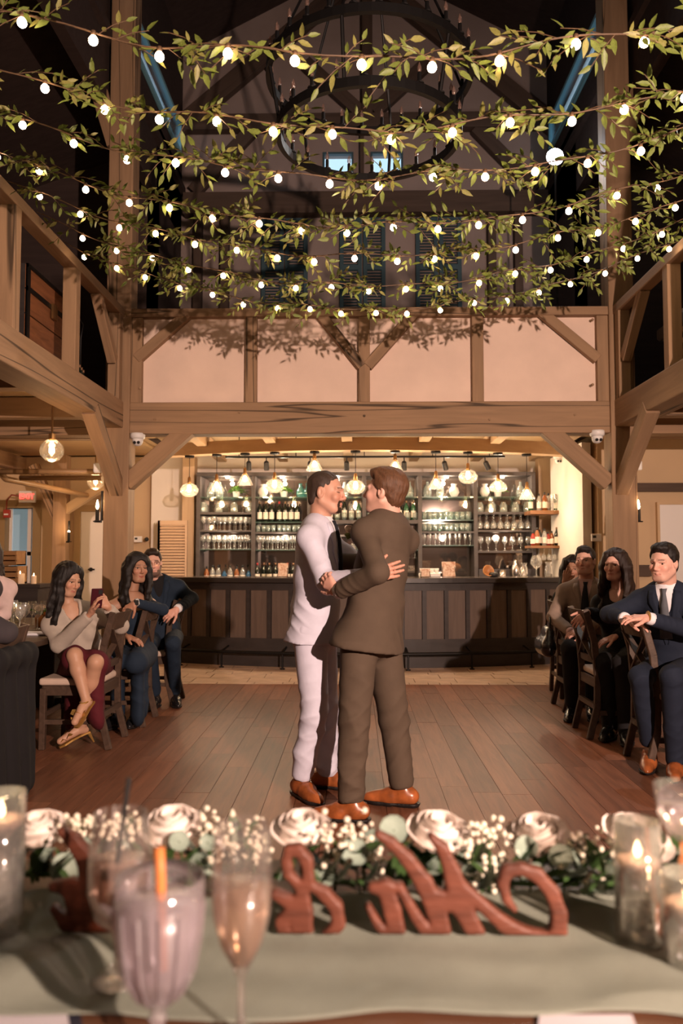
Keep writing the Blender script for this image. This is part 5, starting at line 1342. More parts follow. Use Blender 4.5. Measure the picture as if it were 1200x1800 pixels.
    for (k, (a, b, c)) in zip([k for k in ('R', 'L') if 'e' + k in J], arms):
        if k in top.get('sleeves', 'RL'):
            puff = top.get('puff', 1.0); c2 = b.lerp(c, top.get('slen', .93))
            sd.cone(a, b, (.045 + t_ * .9) * ar, (.040 + t_ * .8) * ar * puff, .045); sd.cone(b, c2, (.042 + t_ * .8) * ar * puff, (.036 + t_ * .45) * ar * (1 + (puff - 1) * .4), .02)
            e_ = c2; dd_ = (c - b).normalized()
            if top.get('cutcuff', True):
                sl_, g_ = sd.win(npv(e_) - .09, npv(e_) + .09, 0)
                if sl_ is not None: dist = (g_[0] - e_.x) * dd_.x + (g_[1] - e_.y) * dd_.y + (g_[2] - e_.z) * dd_.z; near = ((g_[0] - e_.x) ** 2 + (g_[1] - e_.y) ** 2 + (g_[2] - e_.z) ** 2 < .075 ** 2); CUTS.append((sl_, dist, near))
    for sl_, dist, near in CUTS: sd.A[sl_] = np.where(near & (dist > -.03), np.maximum(sd.A[sl_], np.minimum(dist, .05)), sd.A[sl_]) if st.get('trim', True) else sd.A[sl_]
    sd.cut(-up, hem)
    if top.get('open'):
        dp = top['open']; sd.cone(N_ + Fv * .10 + up * .03, N_ - up * dp + Fv * .165, .058, .012, .008, sub=True)
        sd.cone(N_ + up * .05 + Fv * .03, N_ - up * .02 + Fv * .05, .062, .055, .01, sub=True)
    V, Fq = sd.mesh(1); V = folds(V, Fq, amp, seed=hash(label) % 97 if False else len(label), freq=top.get('freq', 20), axis=up)
    ca = top.get('crease', .010)
    for i_, (a, b, c) in enumerate(arms):
        V = crease(V, Fq, b, c - a, .11, ca, .05, 3 + i_); V = crease(V, Fq, a.lerp(b, .25), (b - a) + left * .1, .12, ca * .9, .055, 7 + i_); V = crease(V, Fq, b.lerp(c, .7), c - b, .09, ca * .6, .04, 11 + i_)
    V = crease(V, Fq, wa + left * .12 - Fv * .08, up + left * .5, .17, ca, .07, 15); V = crease(V, Fq, wa - left * .12 - Fv * .08, up - left * .5, .17, ca, .07, 19)
    jo = part_mesh(root, top.get('name', 'jacket'), V, Fq, cm)
    if top.get('open') and top.get('shirt'):
        sd = SD(*limb_box(N_, Pv, sR, sL, m=.2), .0085); r1 = R0 - .010
        sd.cone(N_ - up * .09, N_ - up * .28, r1 * .95, r1 * .95, .05, Fv, .70); sd.cone(N_ - up * .28, Pv + up * .1, r1 * .95, r1 * .9, .05, Fv, .74); sd.cone(N_ - up * .03, N_ + up * .035 + Fv * .01, .066, .064, .02); sd.cone(sR, sL, .05, .05, .03)
        sd.cut(up, N_ + up * .045 + Fv * .02)
        V, Fq = sd.mesh(1); part_mesh(root, 'shirt', V, Fq, top['shirt'])
        if top.get('tie'):
            tm_ = MB(); c0 = N_ + Fv * .085 + up * .022
            for z, wd, fw in ((0, .022, .0), (-.03, .016, .018), (-.035, .02, .022), (-.16, .034, .055), (-.32, .042, .06)): pass
            prof = [(0, .02, .0), (-.028, .013, .016), (-.10, .024, .038), (-.22, .034, .055), (-.32, .040, .058)]
            Vt = []; Ft = []
            for z, wd, fw in prof:
                for s_, dz in ((-1, 0), (0, .008), (1, 0)): Vt.append(c0 + up * z + left * wd * s_ + Fv * (fw + dz))
            for i in range(len(prof) - 1):
                for s_ in range(2): a_ = i * 3 + s_; Ft.append((a_, a_ + 1, a_ + 4, a_ + 3))
            tm_.add(Vt, Ft); to = tm_.build('tie', top['tie'], root, smooth=True); md = to.modifiers.new('solid', 'SOLIDIFY'); md.thickness = .008
    if top.get('open') and top.get('collar'):
        for s_ in (-1, 1):
            dp = top['open']; Vl = []; Fl = []; n = 8
            for i in range(n + 1):
                tt = i / n; inner = (N_ + left * s_ * .062 + up * .01 + Fv * .06).lerp(N_ - up * (dp + .02) + Fv * .16 + left * s_ * .008, tt); wd = .055 * math.sin(PI * min(1, .25 + tt * .80)) + .004
                if 0.28 < tt < .42: wd *= .72
                for j_ in range(4): Vl.append(inner + left * s_ * wd * j_ / 3 + Fv * .02)
            for i in range(n):
                for j_ in range(3): a_ = i * 4 + j_; Fl.append((a_, a_ + 1, a_ + 5, a_ + 4))
            lo2 = MB().add(Vl, Fl).build('lapel', cm, jo, smooth=True); sw_ = lo2.modifiers.new('wrap', 'SHRINKWRAP'); sw_.target = jo; sw_.wrap_method = 'NEAREST_SURFACEPOINT'; sw_.wrap_mode = 'OUTSIDE_SURFACE'; sw_.offset = .005; md = lo2.modifiers.new('solid', 'SOLIDIFY'); md.thickness = .004
    # cuffs
    if top.get('cuff'):
        for a, b, c in arms:
            d = (c - b).normalized(); q0 = b.lerp(c, .90); MB().tube([q0, c + d * .008], [.037 + t_ * .2, .034 + t_ * .2], 14).build('cuff', top['cuff'], root, smooth=True)
    # collar / lapels of a jacket
    if top.get('collar'):
        cl = MB(); n = 12; Vc = []; Fc = []
        for i in range(n + 1):
            a = PI * (-.18 + 1.36 * i / n) ; e = (left * math.cos(a) * 1.0 - Fv * math.sin(a) * 1.0)
            b0 = N_ + e * .068 - Fv * .004; Vc += [b0 + up * .048 - e * .006, b0 + e * .018 + up * .012, b0 + e * .026 - up * .02]
        for i in range(n):
            for s_ in range(2): a_ = i * 3 + s_; Fc.append((a_, a_ + 3, a_ + 4, a_ + 1))
        cl.add(Vc, Fc); co = cl.build('collar', cm, jo, smooth=True); md = co.modifiers.new('solid', 'SOLIDIFY'); md.thickness = .007
    # lower clothes
    lo_ = st.get('legs')
    if lo_ and 'kR' in J:
        bm = lo_['m']; kd = lo_.get('kind', 'trousers')
        if kd == 'trousers':
            lo, hi = limb_box(Pv, J['kR'], J['kL'], J['aR'], J['aL'], m=.22); sd = SD(lo, hi, .0095)
            sd.ell(npv(Pv), (.152 * w, .128 * w, .13), np.array(Matrix((left, Fv, up)).transposed()), .03)
            for k, hp in (('R', hR), ('L', hL)):
                kn, an = J['k' + k], J['a' + k]; g_ = lo_.get('g', 1.0)
                sg = .88 if seated else 1.0; sd.cone(hp, kn, .094 * g_ * w, .076 * g_ * sg, .03); sd.cone(kn, an, .075 * g_ * sg, .064 * g_ * sg, .02)
            for k in 'RL':
                kn, an = J['k' + k], J['a' + k]; d = (an - kn).normalized()
                e = an + d * .035
                X, Y, Z = np.meshgrid(*sd.ax, indexing='ij', sparse=True); dd = (X - e.x) * d.x + (Y - e.y) * d.y + (Z - e.z) * d.z
                near = (X - an.x) ** 2 + (Y - an.y) ** 2 + (Z - an.z) ** 2 < .15 ** 2
                sd.A = np.where(near, np.maximum(sd.A, dd), sd.A)
            V, Fq = sd.mesh(1); V = folds(V, Fq, lo_.get('amp', .006), seed=len(label) + 3, freq=17, axis=(.5, .2, .8))
            for i_, k in enumerate('RL'):
                kn, an = J['k' + k], J['a' + k]; hp = hR if k == 'R' else hL; ca = lo_.get('crease', .011)
                V = crease(V, Fq, kn, an - hp, .15, ca, .075, 21 + i_); V = crease(V, Fq, an, an - kn, .12, ca, .05, 25 + i_); V = crease(V, Fq, hp.lerp(kn, .3), (kn - hp) + left * .5, .18, ca, .09, 29 + i_); V = crease(V, Fq, kn.lerp(an, .5), an - kn, .15, ca * .6, .10, 33 + i_)
            part_mesh(root, 'trousers', V, Fq, bm)
        else:
            kR, kL = J['kR'], J['kL']; lo, hi = limb_box(Pv, kR, kL, m=.24); lo[2] -= .3; sd = SD(lo, hi, .0095)
            sd.ell(npv(Pv), (.18, .16, .13), np.array(Matrix((left, Fv, up)).transposed()), .03)
            f_ = lo_.get('len', .9); sd.cone(hR, hR.lerp(kR, f_), .115, .088, .04); sd.cone(hL, hL.lerp(kL, f_), .115, .088, .05)
            if lo_.get('drape'):
                for q in (hR.lerp(kR, .3), hL.lerp(kL, .3), hL.lerp(kL, .8)): sd.cone(q, q - Vector((0, 0, lo_['drape'])), .09, .10, .05, left, .55)
            V, Fq = sd.mesh(1); V = folds(V, Fq, .007, seed=5, freq=18, axis=(.6, .2, .1)); part_mesh(root, lo_.get('name', 'skirt'), V, Fq, bm)
    if st.get('shoes'):
        for k in 'RL': shoe(root, J['a' + k], J['f' + k], st['shoes'][0], st['shoes'][1])
    return root, M
SKIN_A = (.50, .27, .19); SKIN_B = (.62, .36, .28); SKIN_T = (.46, .26, .17); SKIN_D = (.36, .19, .12)
LILAC = cloth('pale_lilac_suit', (.555, .545, .655))
OLIVE_S = cloth('olive_brown_suit', (.088, .062, .043))
NAVY = cloth('navy_suit', (.012, .017, .032)); NAVY2 = cloth('dark_teal_navy', (.012, .022, .040))
BEIGE_S = cloth('taupe_suit', (.27, .20, .16)); BLACKC = cloth('black_cloth', (.010, .009, .010)); CHAR = cloth('charcoal_cloth', (.045, .038, .042))
SHIRTW = cloth('white_shirt', (.72, .70, .74), var=.03); PINKS = cloth('pink_shirt', (.55, .36, .34)); CREAMK = cloth('cream_knit', (.62, .53, .45), bump=.8); BURG = cloth('burgundy_dress', (.085, .010, .016))
BLACKTIE = cloth('black_tie', (.012, .012, .016)); GREYTIE = cloth('grey_tie', (.10, .105, .12)); WHITEB = cloth('white_blouse', (.60, .45, .43))
TANSHOE = mat('tan_leather', (.30, .085, .025), .28, var=.5, vscale=14, spec=.5); SOLEB = mat('black_sole', (.012, .010, .010), .5); BLKSHOE = mat('black_leather', (.012, .011, .012), .2, spec=.6)
HAIR_BLK = hairmat('black_hair', (.010, .007, .006)); HAIR_DK = hairmat('dark_brown_hair', (.022, .012, .008)); HAIR_GREY = hairmat('dark_greying_hair', (.045, .028, .02)); HAIR_BR = hairmat('auburn_brown_hair', (.11, .050, .024)); HAIR_CURL = hairmat('dark_curly_hair', (.02, .010, .007))
V3 = Vector
# ---- the two grooms dancing
dA, dB = 4.55, 4.26
A, MA = person('groom in pale lilac suit and tan shoes embracing his partner', dict(
    N=P(561, 921, dA), P=P(553, 1112, dA), F=(.97, -.22, 0), H=P(573, 867, dA - .02), hf=(.95, -.30, -.06), hu=(.12, 0, 1),
    eR=P(573, 1022, dA - .30), wR=P(652, 1012, 4.06), hR=(P(712, 998, 4.06) - P(652, 1012, 4.06), (.0, 1, .15), .10, 1),
    eL=P(640, 1000, dA + .16), wL=P(668, 985, dA + .02),
    kR=P(553, 1250, dA - .10), aR=P(531, 1358, 4.50), fR=(.55, -.84, 0), kL=P(572, 1255, dA + .10), aL=P(575, 1350, 4.68), fL=(1, -.15, 0), hem=P(549, 1128, dA)),
    dict(skin=SKIN_A, w=1.06, beard='goatee', smile=True, closed=True, seated=False, hair_m=HAIR_GREY, hair=('short', dict(thick=.004, crown=None, hl=(.070, .096), seed=3)),
         top=dict(m=LILAC, name='jacket', open=.30, shirt=SHIRTW, tie=BLACKTIE, collar=True, amp=.011, belly=1.0, hemr=1.2, freq=11, cuff=SHIRTW), legs=dict(m=LILAC, g=.98, amp=.011, crease=.016), shoes=(TANSHOE, SOLEB)))
B, MBm = person('groom in olive brown suit seen from behind, embracing his partner', dict(
    N=P(683, 915, dB), P=P(652, 1118, dB), F=(-.74, .62, 0), H=P(676, 866, dB - .02), hf=(-.93, .36, .10), hu=(0, 0, 1),
    eL=P(664, 1006, dB - .34), wL=P(594, 1040, dB - .16), hL=((-.62, .45, .55), (.45, .8, .1), .55),
    eR=P(640, 990, dB + .36), wR=P(580, 985, dB + .42),
    kL=P(622, 1265, dB - .12), aL=P(617, 1398, 4.10), fL=(-.97, .16, 0), kR=P(692, 1265, dB + .10), aR=P(705, 1372, 4.36), fR=(-.95, .25, 0), hem=P(644, 1140, dB - .03)),
    dict(skin=SKIN_B, w=1.02, seated=False, hair_m=HAIR_BR, brow=(.16, .08, .04), beard='stubble', beard_c=(.35, .16, .09), hair=('short', dict(thick=.016, crown=(0, .01, .006), hl=(.080, .086), seed=8)),
         top=dict(m=OLIVE_S, name='jacket', open=.30, shirt=SHIRTW, collar=True, amp=.012, belly=1.08, hemr=1.30, freq=11, cuff=SHIRTW), legs=dict(m=OLIVE_S, g=1.06, amp=.011, crease=.016), shoes=(TANSHOE, SOLEB)))
# boutonniere pinned between them
p = P(614, 932, dB - .02); t = thing('boutonniere', 'cream rose boutonniere on the groom in lilac', 'flower', p)
ROSEM = mat('cream_rose', (.80, .68, .60), .6)
def rose(parent, c, r, up=(0, 0, 1), seed=0, m=None):
    """layered rose: cupped petals in whorls, every petal a part"""
    rg = random.Random(seed); Q = Vector((0, 0, 1)).rotation_difference(Vector(up)).to_matrix()
    k = 0
    MB().lathe([(0, -r * .3), (r * .7, -r * .15), (r * .86, r * .1), (r * .72, r * .42), (r * .4, r * .62), (0, r * .68)], c, 10, axis=up).build('bud', m or ROSEM, parent, smooth=True)
    for ring_, (n, rr, tilt, hh) in enumerate(((3, .42, -.5, .98), (4, .62, -.3, .92), (5, .82, .0, .78), (6, 1.0, .45, .55))):
        for i in range(n):
            a = 2 * PI * (i + .5 * ring_) / n + rg.uniform(-.15, .15); V = []; Fq = []; W_ = 2 * PI / n * .75
            for v in range(4):
                tt = v / 3
                for u_ in range(5):
                    uu = (u_ / 4 - .5) * 2; ang = a + uu * W_ * (.6 + .4 * math.sin(tt * PI * .8)); rad = r * rr * (.35 + .65 * math.sin(tt * PI * .5) + tilt * tt * .35)
                    z = r * hh * (tt * 1.15 - .35) - r * .12 * uu * uu * tt - (r * .18 * tt ** 4 * tilt)
                    V.append(Vector(c) + Q @ Vector((rad * math.cos(ang), rad * math.sin(ang), z)))
            for v in range(3):
                for u_ in range(4): b = v * 5 + u_; Fq.append((b, b + 1, b + 6, b + 5))
            MB().add(V, Fq).build('petal', m or ROSEM, parent, smooth=True); k += 1
rose(t, p, .026, (.3, -.7, .6), 4)
MB().add([p + V3((-.03, .0, -.02)), p + V3((-.01, -.01, -.05)), p + V3((.03, 0, -.03)), p + V3((0, .01, -.01))], [(0, 1, 2, 3)]).build('leaf', LEAF, t)
# ================================================================== chairs, tables, guests
CUSH = cloth('cream_seat', (.55, .42, .34))
def make_chair():
    t = thing('dining_chair', 'x', 'chair', (0, 0, 0))
    sw = .23; sb = .20                                   # faces local +Y, back at y=-.21
    for s in (-1, 1):
        pts = [(s * sb, -.27, 0), (s * sb, -.21, .25), (s * sb, -.205, .47), (s * sb, -.225, .75), (s * sb, -.285, .985)]
        m = MB()
        for i in range(4): m.bar(pts[i], Vector(pts[i + 1]) + (Vector(pts[i + 1]) - Vector(pts[i])).normalized() * .006, .036, .045, up=(0, 1, 0))
        m.build('back_post', CHAIRWOOD, t, bevel=.004)
        MB().bar((s * sw * .92, .19, 0), (s * sw * .9, .19, .44), .042, .042).build('leg', CHAIRWOOD, t, bevel=.004)
        MB().bar((s * sb, -.22, .20), (s * sw * .92, .19, .20), .022, .034).build('stretcher', CHAIRWOOD, t)
        MB().bar((s * sb, -.21, .425), (s * sw * .9, .19, .425), .022, .07).build('seat_rail', CHAIRWOOD, t)
    def curved(z0, z1, y0, y1, dep, name):
        m = MB(); n = 6; V = []; F = []
        for i in range(n + 1):
            x = -sb + 2 * sb * i / n; c = dep * (1 - (2 * i / n - 1) ** 2)
            for (z, y) in ((z0, y0), (z1, y1)):
                V += [(x, y - c - .011, z), (x, y - c + .011, z)]
        for i in range(n):
            a = i * 4; b = a + 4; F += [(a, b, b + 2, a + 2), (a + 1, a + 3, b + 3, b + 1), (a, a + 1, b + 1, b), (a + 2, b + 2, b + 3, a + 3)]
        m.add(V, F); m.build(name, CHAIRWOOD, t)
    curved(.865, .985, -.255, -.29, .03, 'top_rail'); curved(.575, .625, -.205, -.21, .02, 'lower_rail')
    MB().bar((-sb + .01, -.215, .61), (sb - .01, -.262, .875), .014, .042, up=(0, 1, .2)).build('cross_slat', CHAIRWOOD, t); MB().bar((sb - .01, -.222, .61), (-sb + .01, -.268, .875), .014, .042, up=(0, 1, .2)).build('cross_slat', CHAIRWOOD, t)
    MB().bar((-sw * .9, .19, .425), (sw * .9, .19, .425), .022, .07).build('seat_rail', CHAIRWOOD, t); MB().bar((-sb, -.21, .425), (sb, -.21, .425), .022, .07).build('seat_rail', CHAIRWOOD, t)
    MB().bar((-sw * .92, .19, .25), (sw * .92, .19, .25), .022, .034).build('stretcher', CHAIRWOOD, t); MB().bar((-sb, -.225, .25), (sb, -.225, .25), .022, .04).build('stretcher', CHAIRWOOD, t)
    MB().box((-sw, -.2, .462), (sw, .22, .515)).build('cushion', CUSH, t, bevel=.02, seg=3)
    return t
chair0 = make_chair(); KIDS[chair0.name] = list(chair0.children)
def chair(px_b, d0, d1, face, label, first=False):
    """back posts seen along x at depths d0..d1; face = -1 faces left (-x), 1 faces right"""
    x = px_b; c = chair0 if first else clone(chair0)
    c.scale = (1, 1, .955); c.location = (x + face * .27, (d0 + d1) / 2, 0); c.rotation_euler = (0, 0, PI / 2 if face < 0 else -PI / 2)
    c['label'] = label; c['group'] = 'crossback dining chairs'
    return c
chair(-1.71, 5.56, 6.0, -1, 'crossback chair the woman in cream cardigan sits on', True)
chair(-1.665, 6.29, 6.73, -1, 'crossback chair the woman in navy dress leans over')
chair(-1.63, 7.18, 7.62, -1, 'crossback chair of the seated man with glasses and white cuff')
chair(1.82, 5.06, 5.48, 1, 'crossback chair under the folded hands of the man with grey tie')
chair(1.715, 5.93, 6.37, 1, 'crossback chair the curly haired woman rests her hand on')
chair(1.80, 6.95, 7.4, 1, 'crossback chair of the man in taupe suit by the bar')
chair(-1.93, 4.2, 4.64, -1, 'crossback chair cut by the frame under the charcoal jacket')
# long guest tables
TABLEW = wood('table_wood', (.075, .045, .03), dark=.6, rough=.35)
for nm, xa, xb, ya, yb in (('with candles and glasses behind the woman in cream', -3.35, -2.20, 4.1, 7.7), ('behind the seated guests by the right post', 2.5, 3.6, 4.6, 7.8)):
    t = thing('guest_table', 'long dark wooden dining table ' + nm, 'table', ((xa + xb) / 2, (ya + yb) / 2, 0))
    n = 6
    for i in range(n): MB().box((xa + (xb - xa) * i / n + .001, ya, .71), (xa + (xb - xa) * (i + 1) / n - .001, yb, .75)).build('plank', TABLEW, t, bevel=.003)
    for y in (ya + .5, yb - .5):
        MB().box(((xa + xb) / 2 - .1, y - .1, 0), ((xa + xb) / 2 + .1, y + .1, .71)).build('leg', BAR_DARK, t, bevel=.006); MB().box((xa + .2, y - .06, 0), (xb - .2, y + .06, .08)).build('foot', BAR_DARK, t, bevel=.006)
# ---- guests on the left
d1 = 5.85
person('woman in cream cardigan and burgundy dress photographing with her phone', dict(
    N=P(122, 1068, d1), P=P(150, 1178, d1 + .12), F=(.50, -.86, 0), H=P(120, 1019, d1 - .02), hf=(.80, -.50, -.30), hu=(.1, 0, 1),
    eR=P(104, 1134, d1 - .16), wR=P(160, 1078, d1 - .26), hR=((.35, -.1, 1), (.8, .3, 0), .55, -1), eL=P(212, 1100, d1 + .02), wL=P(190, 1068, d1 - .20), hL=((-.5, -.2, .8), (-.6, .6, 0), .6, 1),
    kR=P(131, 1152, 5.46), aR=P(152, 1234, 5.42), fR=(-.25, -.75, -.6), kL=P(168, 1164, 5.44), aL=P(143, 1281, 5.62), fL=(-.80, -.5, -.33), hem=P(146, 1152, d1 + .08)),
    dict(skin=SKIN_T, fem=True, hs=.96, lips=(.36, .09, .08), hair_m=HAIR_BLK, hair=('long', dict(shoulder_drop=.34, seed=2, fronts=(.35, .8), wave=.02)), bare_legs=True,
         top=dict(m=CREAMK, name='cardigan', open=.26, t=.028, puff=1.15, amp=.006, freq=18), legs=dict(kind='skirt', m=BURG, len=.86, drape=.36, name='dress_skirt')))
GOLD = mat('gold_leather', (.55, .33, .10), .28, metal=.7)
def sandal(parent, ankle, fd, label):
    fd = Vector(fd).normalized(); sd_ = fd.cross(Vector((0, 0, 1))).normalized(); up = sd_.cross(fd); A = Vector(ankle)
    q = lambda x, y, z: A + fd * x + sd_ * y + up * z
    s = MB(); pr = [(-.045, .026, -.036), (.02, .026, -.034), (.08, .032, -.036), (.14, .032, -.046), (.175, .015, -.05)]
    V = []; F = []
    for x, y, z in pr: V += [q(x, -y, z), q(x, y, z), q(x, y, z - .012), q(x, -y, z - .012)]
    for i in range(4):
        a = i * 4
        for k in range(4): F.append((a + k, a + (k + 1) % 4, a + 4 + (k + 1) % 4, a + 4 + k))
    s.add(V, F + [(0, 1, 2, 3), (16, 17, 18, 19)]); o = s.build('sandal', GOLD, parent, label=label)
    MB().tube([q(-.038, 0, -.045), q(-.05, 0, -.125)], [.014, .005], 8).build('heel', GOLD, o)
    MB().tube([q(-.02, -.03, -.0), q(.03, -.022, .025), q(.045, 0, .032), q(.03, .022, .025), q(-.02, .03, 0), q(-.035, 0, 0), q(-.02, -.03, 0)], .006, 6).build('ankle_strap', GOLD, o)
    bw = MB()
    for k, (ax_, ay, az) in enumerate(((.09, -.05, .02), (.09, .05, .02), (.14, -.04, .0), (.14, .04, 0), (.11, 0, .03))):
        c = q(.115, 0, -.035); e = q(ax_, ay, az - .02); n = (e - c).cross(up).normalized() * .025; bw.add([c, e + n, e + up * .02, e - n], [(0, 1, 2), (0, 2, 3)])
    bw.build('bow', GOLD, o)
W1p = [o for o in bpy.data.objects if o.get('label', '').startswith('woman in cream')][0]
sandal(W1p, P(152, 1234, 5.42), (-.25, -.75, -.6), 'gold heeled sandal with bow'); sandal(W1p, P(143, 1281, 5.62), (-.80, -.5, -.33), 'gold heeled sandal with bow')
p = P(170, 1052, d1 - .27); t = thing('phone', 'dark red cased phone held up by the woman in cream', 'phone', p)
M_ = Matrix.Translation(p) @ Matrix.Rotation(.5, 4, 'Z') @ Matrix.Rotation(.35, 4, 'X'); MB().box((-.04, -.005, -.075), (.04, .005, .075), M_).build('case', mat('phone_case', (.05, .006, .012), .3), t, bevel=.004)
MB().box((.008, -.009, .035), (.034, -.005, .066), M_).build('camera_bump', BLKC, t); 
p = P(205, 1100, 6.16); t = thing('shoulder_bag', 'small tan shoulder bag hanging between the seated women', 'bag', p)
MB().box((p.x - .05, p.y - .04, p.z - .16), (p.x + .06, p.y + .04, p.z - .02)).build('body', mat('tan_bag', (.30, .19, .12), .5), t, bevel=.015); MB().tube([p + V3((-.05, 0, -.05)), p + V3((-.075, -.02, .05)), p + V3((-.05, 0, .1))], .006, 6).build('chain', BRASS, t)
d2 = 6.5
person('woman in navy dress with long dark hair leaning on a chair back', dict(
    N=P(230, 1046, d2), P=P(232, 1152, d2 + .05), F=(.42, -.9, 0), H=P(241, 999, d2 - .03), hf=(.62, -.78, -.05), hu=(.05, 0, 1),
    eL=P(286, 1072, d2 - .12), wL=P(238, 1059, d2 - .30), hL=((-.7, -.2, -.65), (.2, .9, -.2), .4, 1), eR=P(205, 1108, d2 - .05), wR=P(225, 1120, d2 - .28), hR=((.8, -.3, -.2), (0, 0, -1), .3, -1),
    kR=P(200, 1160, 6.1), aR=P(205, 1255, 6.3), fR=(-.3, -.9, 0), kL=P(240, 1165, 6.1), aL=P(240, 1255, 6.4), fL=(0, -1, 0), hem=P(232, 1150, d2 + .05)),
    dict(skin=SKIN_D, fem=True, hs=.98, lips=(.30, .05, .04), hair_m=HAIR_BLK, hair=('long', dict(shoulder_drop=.28, seed=5, fronts=(.75, .85), wave=.022, front_y=(.06, .06))), far=True,
         top=dict(m=NAVY2, name='dress_bodice', kind='offshoulder', sleeves='L', amp=.004), legs=dict(m=NAVY2, kind='skirt', len=1.0, drape=.40, name='dress_skirt'), shoes=(BLKSHOE, SOLEB)))
W2p = [o for o in bpy.data.objects if o.get('label', '').startswith('woman in navy')][0]
wp = P(241, 1059, d2 - .29); MB().box((wp.x - .02, wp.y - .035, wp.z - .02), (wp.x + .02, wp.y - .022, wp.z + .02)).build('watch', BLKC, W2p, bevel=.005, label='dark square wristwatch'); MB().lathe([(.031, -.012), (.031, .012)], wp, 14, axis=(1, .5, .2), close=False).build('watch_strap', mat('watch_band', (.5, .48, .46), .4), W2p)
d3 = 7.3
m3, M3 = person('bearded man in navy suit with glasses resting elbow behind him', dict(
    N=P(277, 1020, d3), P=P(287, 1122, d3 + .08), F=(.25, -.96, 0), H=P(268, 990, d3 - .09), hf=(.30, -.95, -.08), hu=(-.06, 0, 1),
    eL=P(338, 1052, d3 + .02), wL=P(312, 1070, d3 - .24), hL=((-.7, -.3, -.5), (.3, .9, 0), .5, 1), eR=P(245, 1075, d3), wR=P(258, 1090, d3 - .2),
    kR=P(262, 1132, d3 - .42), aR=P(272, 1215, d3 - .2), fR=(-.1, -1, 0), kL=P(304, 1130, d3 - .36), aL=P(308, 1214, 7.25), fL=(.35, -.93, 0), hem=P(286, 1118, d3 + .06)),
    dict(skin=SKIN_B, beard='beard', hair_m=HAIR_DK, hair=('short', dict(thick=.012, hl=(.078, .09), seed=4)), far=True, top=dict(m=NAVY2, collar=True, open=.28, shirt=BLACKC, cuff=SHIRTW, amp=.005), legs=dict(m=NAVY2, g=.95), shoes=(BLKSHOE, SOLEB)))
gm = MB(); Hh = P(268, 990, d3 - .09); oo = lambda x, y, z: Hh + M3 @ Vector((x, y, z))
for s in (-1, 1): gm.tube([oo(s * .034 + .024 * math.cos(a), .098, .004 + .02 * math.sin(a)) for a in [2 * PI * i / 12 for i in range(13)]], .0016, 5).tube([oo(s * .058, .096, .008), oo(s * .08, .0, .008)], .0016, 5)
gm.tube([oo(-.01, .1, .008), oo(.01, .1, .008)], .0016, 5).build('glasses', BRASS, m3)
# cut off guests at the picture edge
person('guest in charcoal jacket cut off by the frame edge at the near table', dict(
    N=P(-62, 1010, 4.42), P=P(-60, 1150, 4.42), F=(-.9, .3, 0), H=P(-70, 950, 4.42), hf=(-.9, .3, 0),
    eL=P(12, 1112, 4.3), wL=P(-60, 1120, 4.2), hL=((-1, 0, 0), (0, 0, -1), .3), eR=P(-80, 1100, 4.75), wR=P(-120, 1110, 4.6), kL=P(-150, 1170, 4.3), aL=P(-150, 1360, 4.4), fL=(-1, 0, 0), kR=P(-150, 1170, 4.6), aR=P(-150, 1340, 4.7), fR=(-1, 0, 0)),
    dict(skin=SKIN_B, hair_m=HAIR_DK, hair=('short', dict(seed=4)), far=True, top=dict(m=CHAR, collar=True, amp=.006), legs=dict(m=BLACKC), shoes=(BLKSHOE, SOLEB)))
co = thing('draped_coat', 'long black coat hanging to the floor over the near chair', 'coat', P(8, 1400, 4.35))
sd = SD(npv((-2.25, 3.95, .0)), npv((-1.6, 4.9, 1.0)), .012)
sd.cone((-1.90, 4.2, .78), (-1.90, 4.62, .78), .06, .06, .03)
for y in (4.2, 4.35, 4.5, 4.62): sd.cone((-1.90, y, .78), (-1.90 + .02 * math.sin(y * 9), y - .03, .06), .05, .085, .05)
V, Fq = sd.mesh(1); V = folds(V, Fq, .006, 3, 12, (0, 1, 0)); V[:, 2] = np.maximum(V[:, 2], .004); part_mesh(co, 'coat', V, Fq, BLACKC)
person('guest in pale blouse with brown strap cut off by the frame behind the glasses', dict(
    N=P(-22, 1016, 6.0), P=P(-22, 1140, 6.0), F=(.6, -.75, 0), H=P(-26, 968, 6.0), hf=(.6, -.7, 0), eL=P(8, 1080, 5.9), wL=P(-30, 1090, 5.75), eR=P(-70, 1080, 5.9), wR=P(-60, 1090, 5.7), kL=P(-20, 1150, 5.6), aL=P(-20, 1290, 5.7), fL=(0, -1, 0), kR=P(-60, 1150, 5.6), aR=P(-60, 1290, 5.7), fR=(0, -1, 0)),
    dict(skin=SKIN_T, fem=True, hair_m=HAIR_DK, hair=('long', dict(shoulder_drop=.1)), far=True, top=dict(m=WHITEB, name='blouse'), legs=dict(m=BLACKC), shoes=(BLKSHOE, SOLEB)))
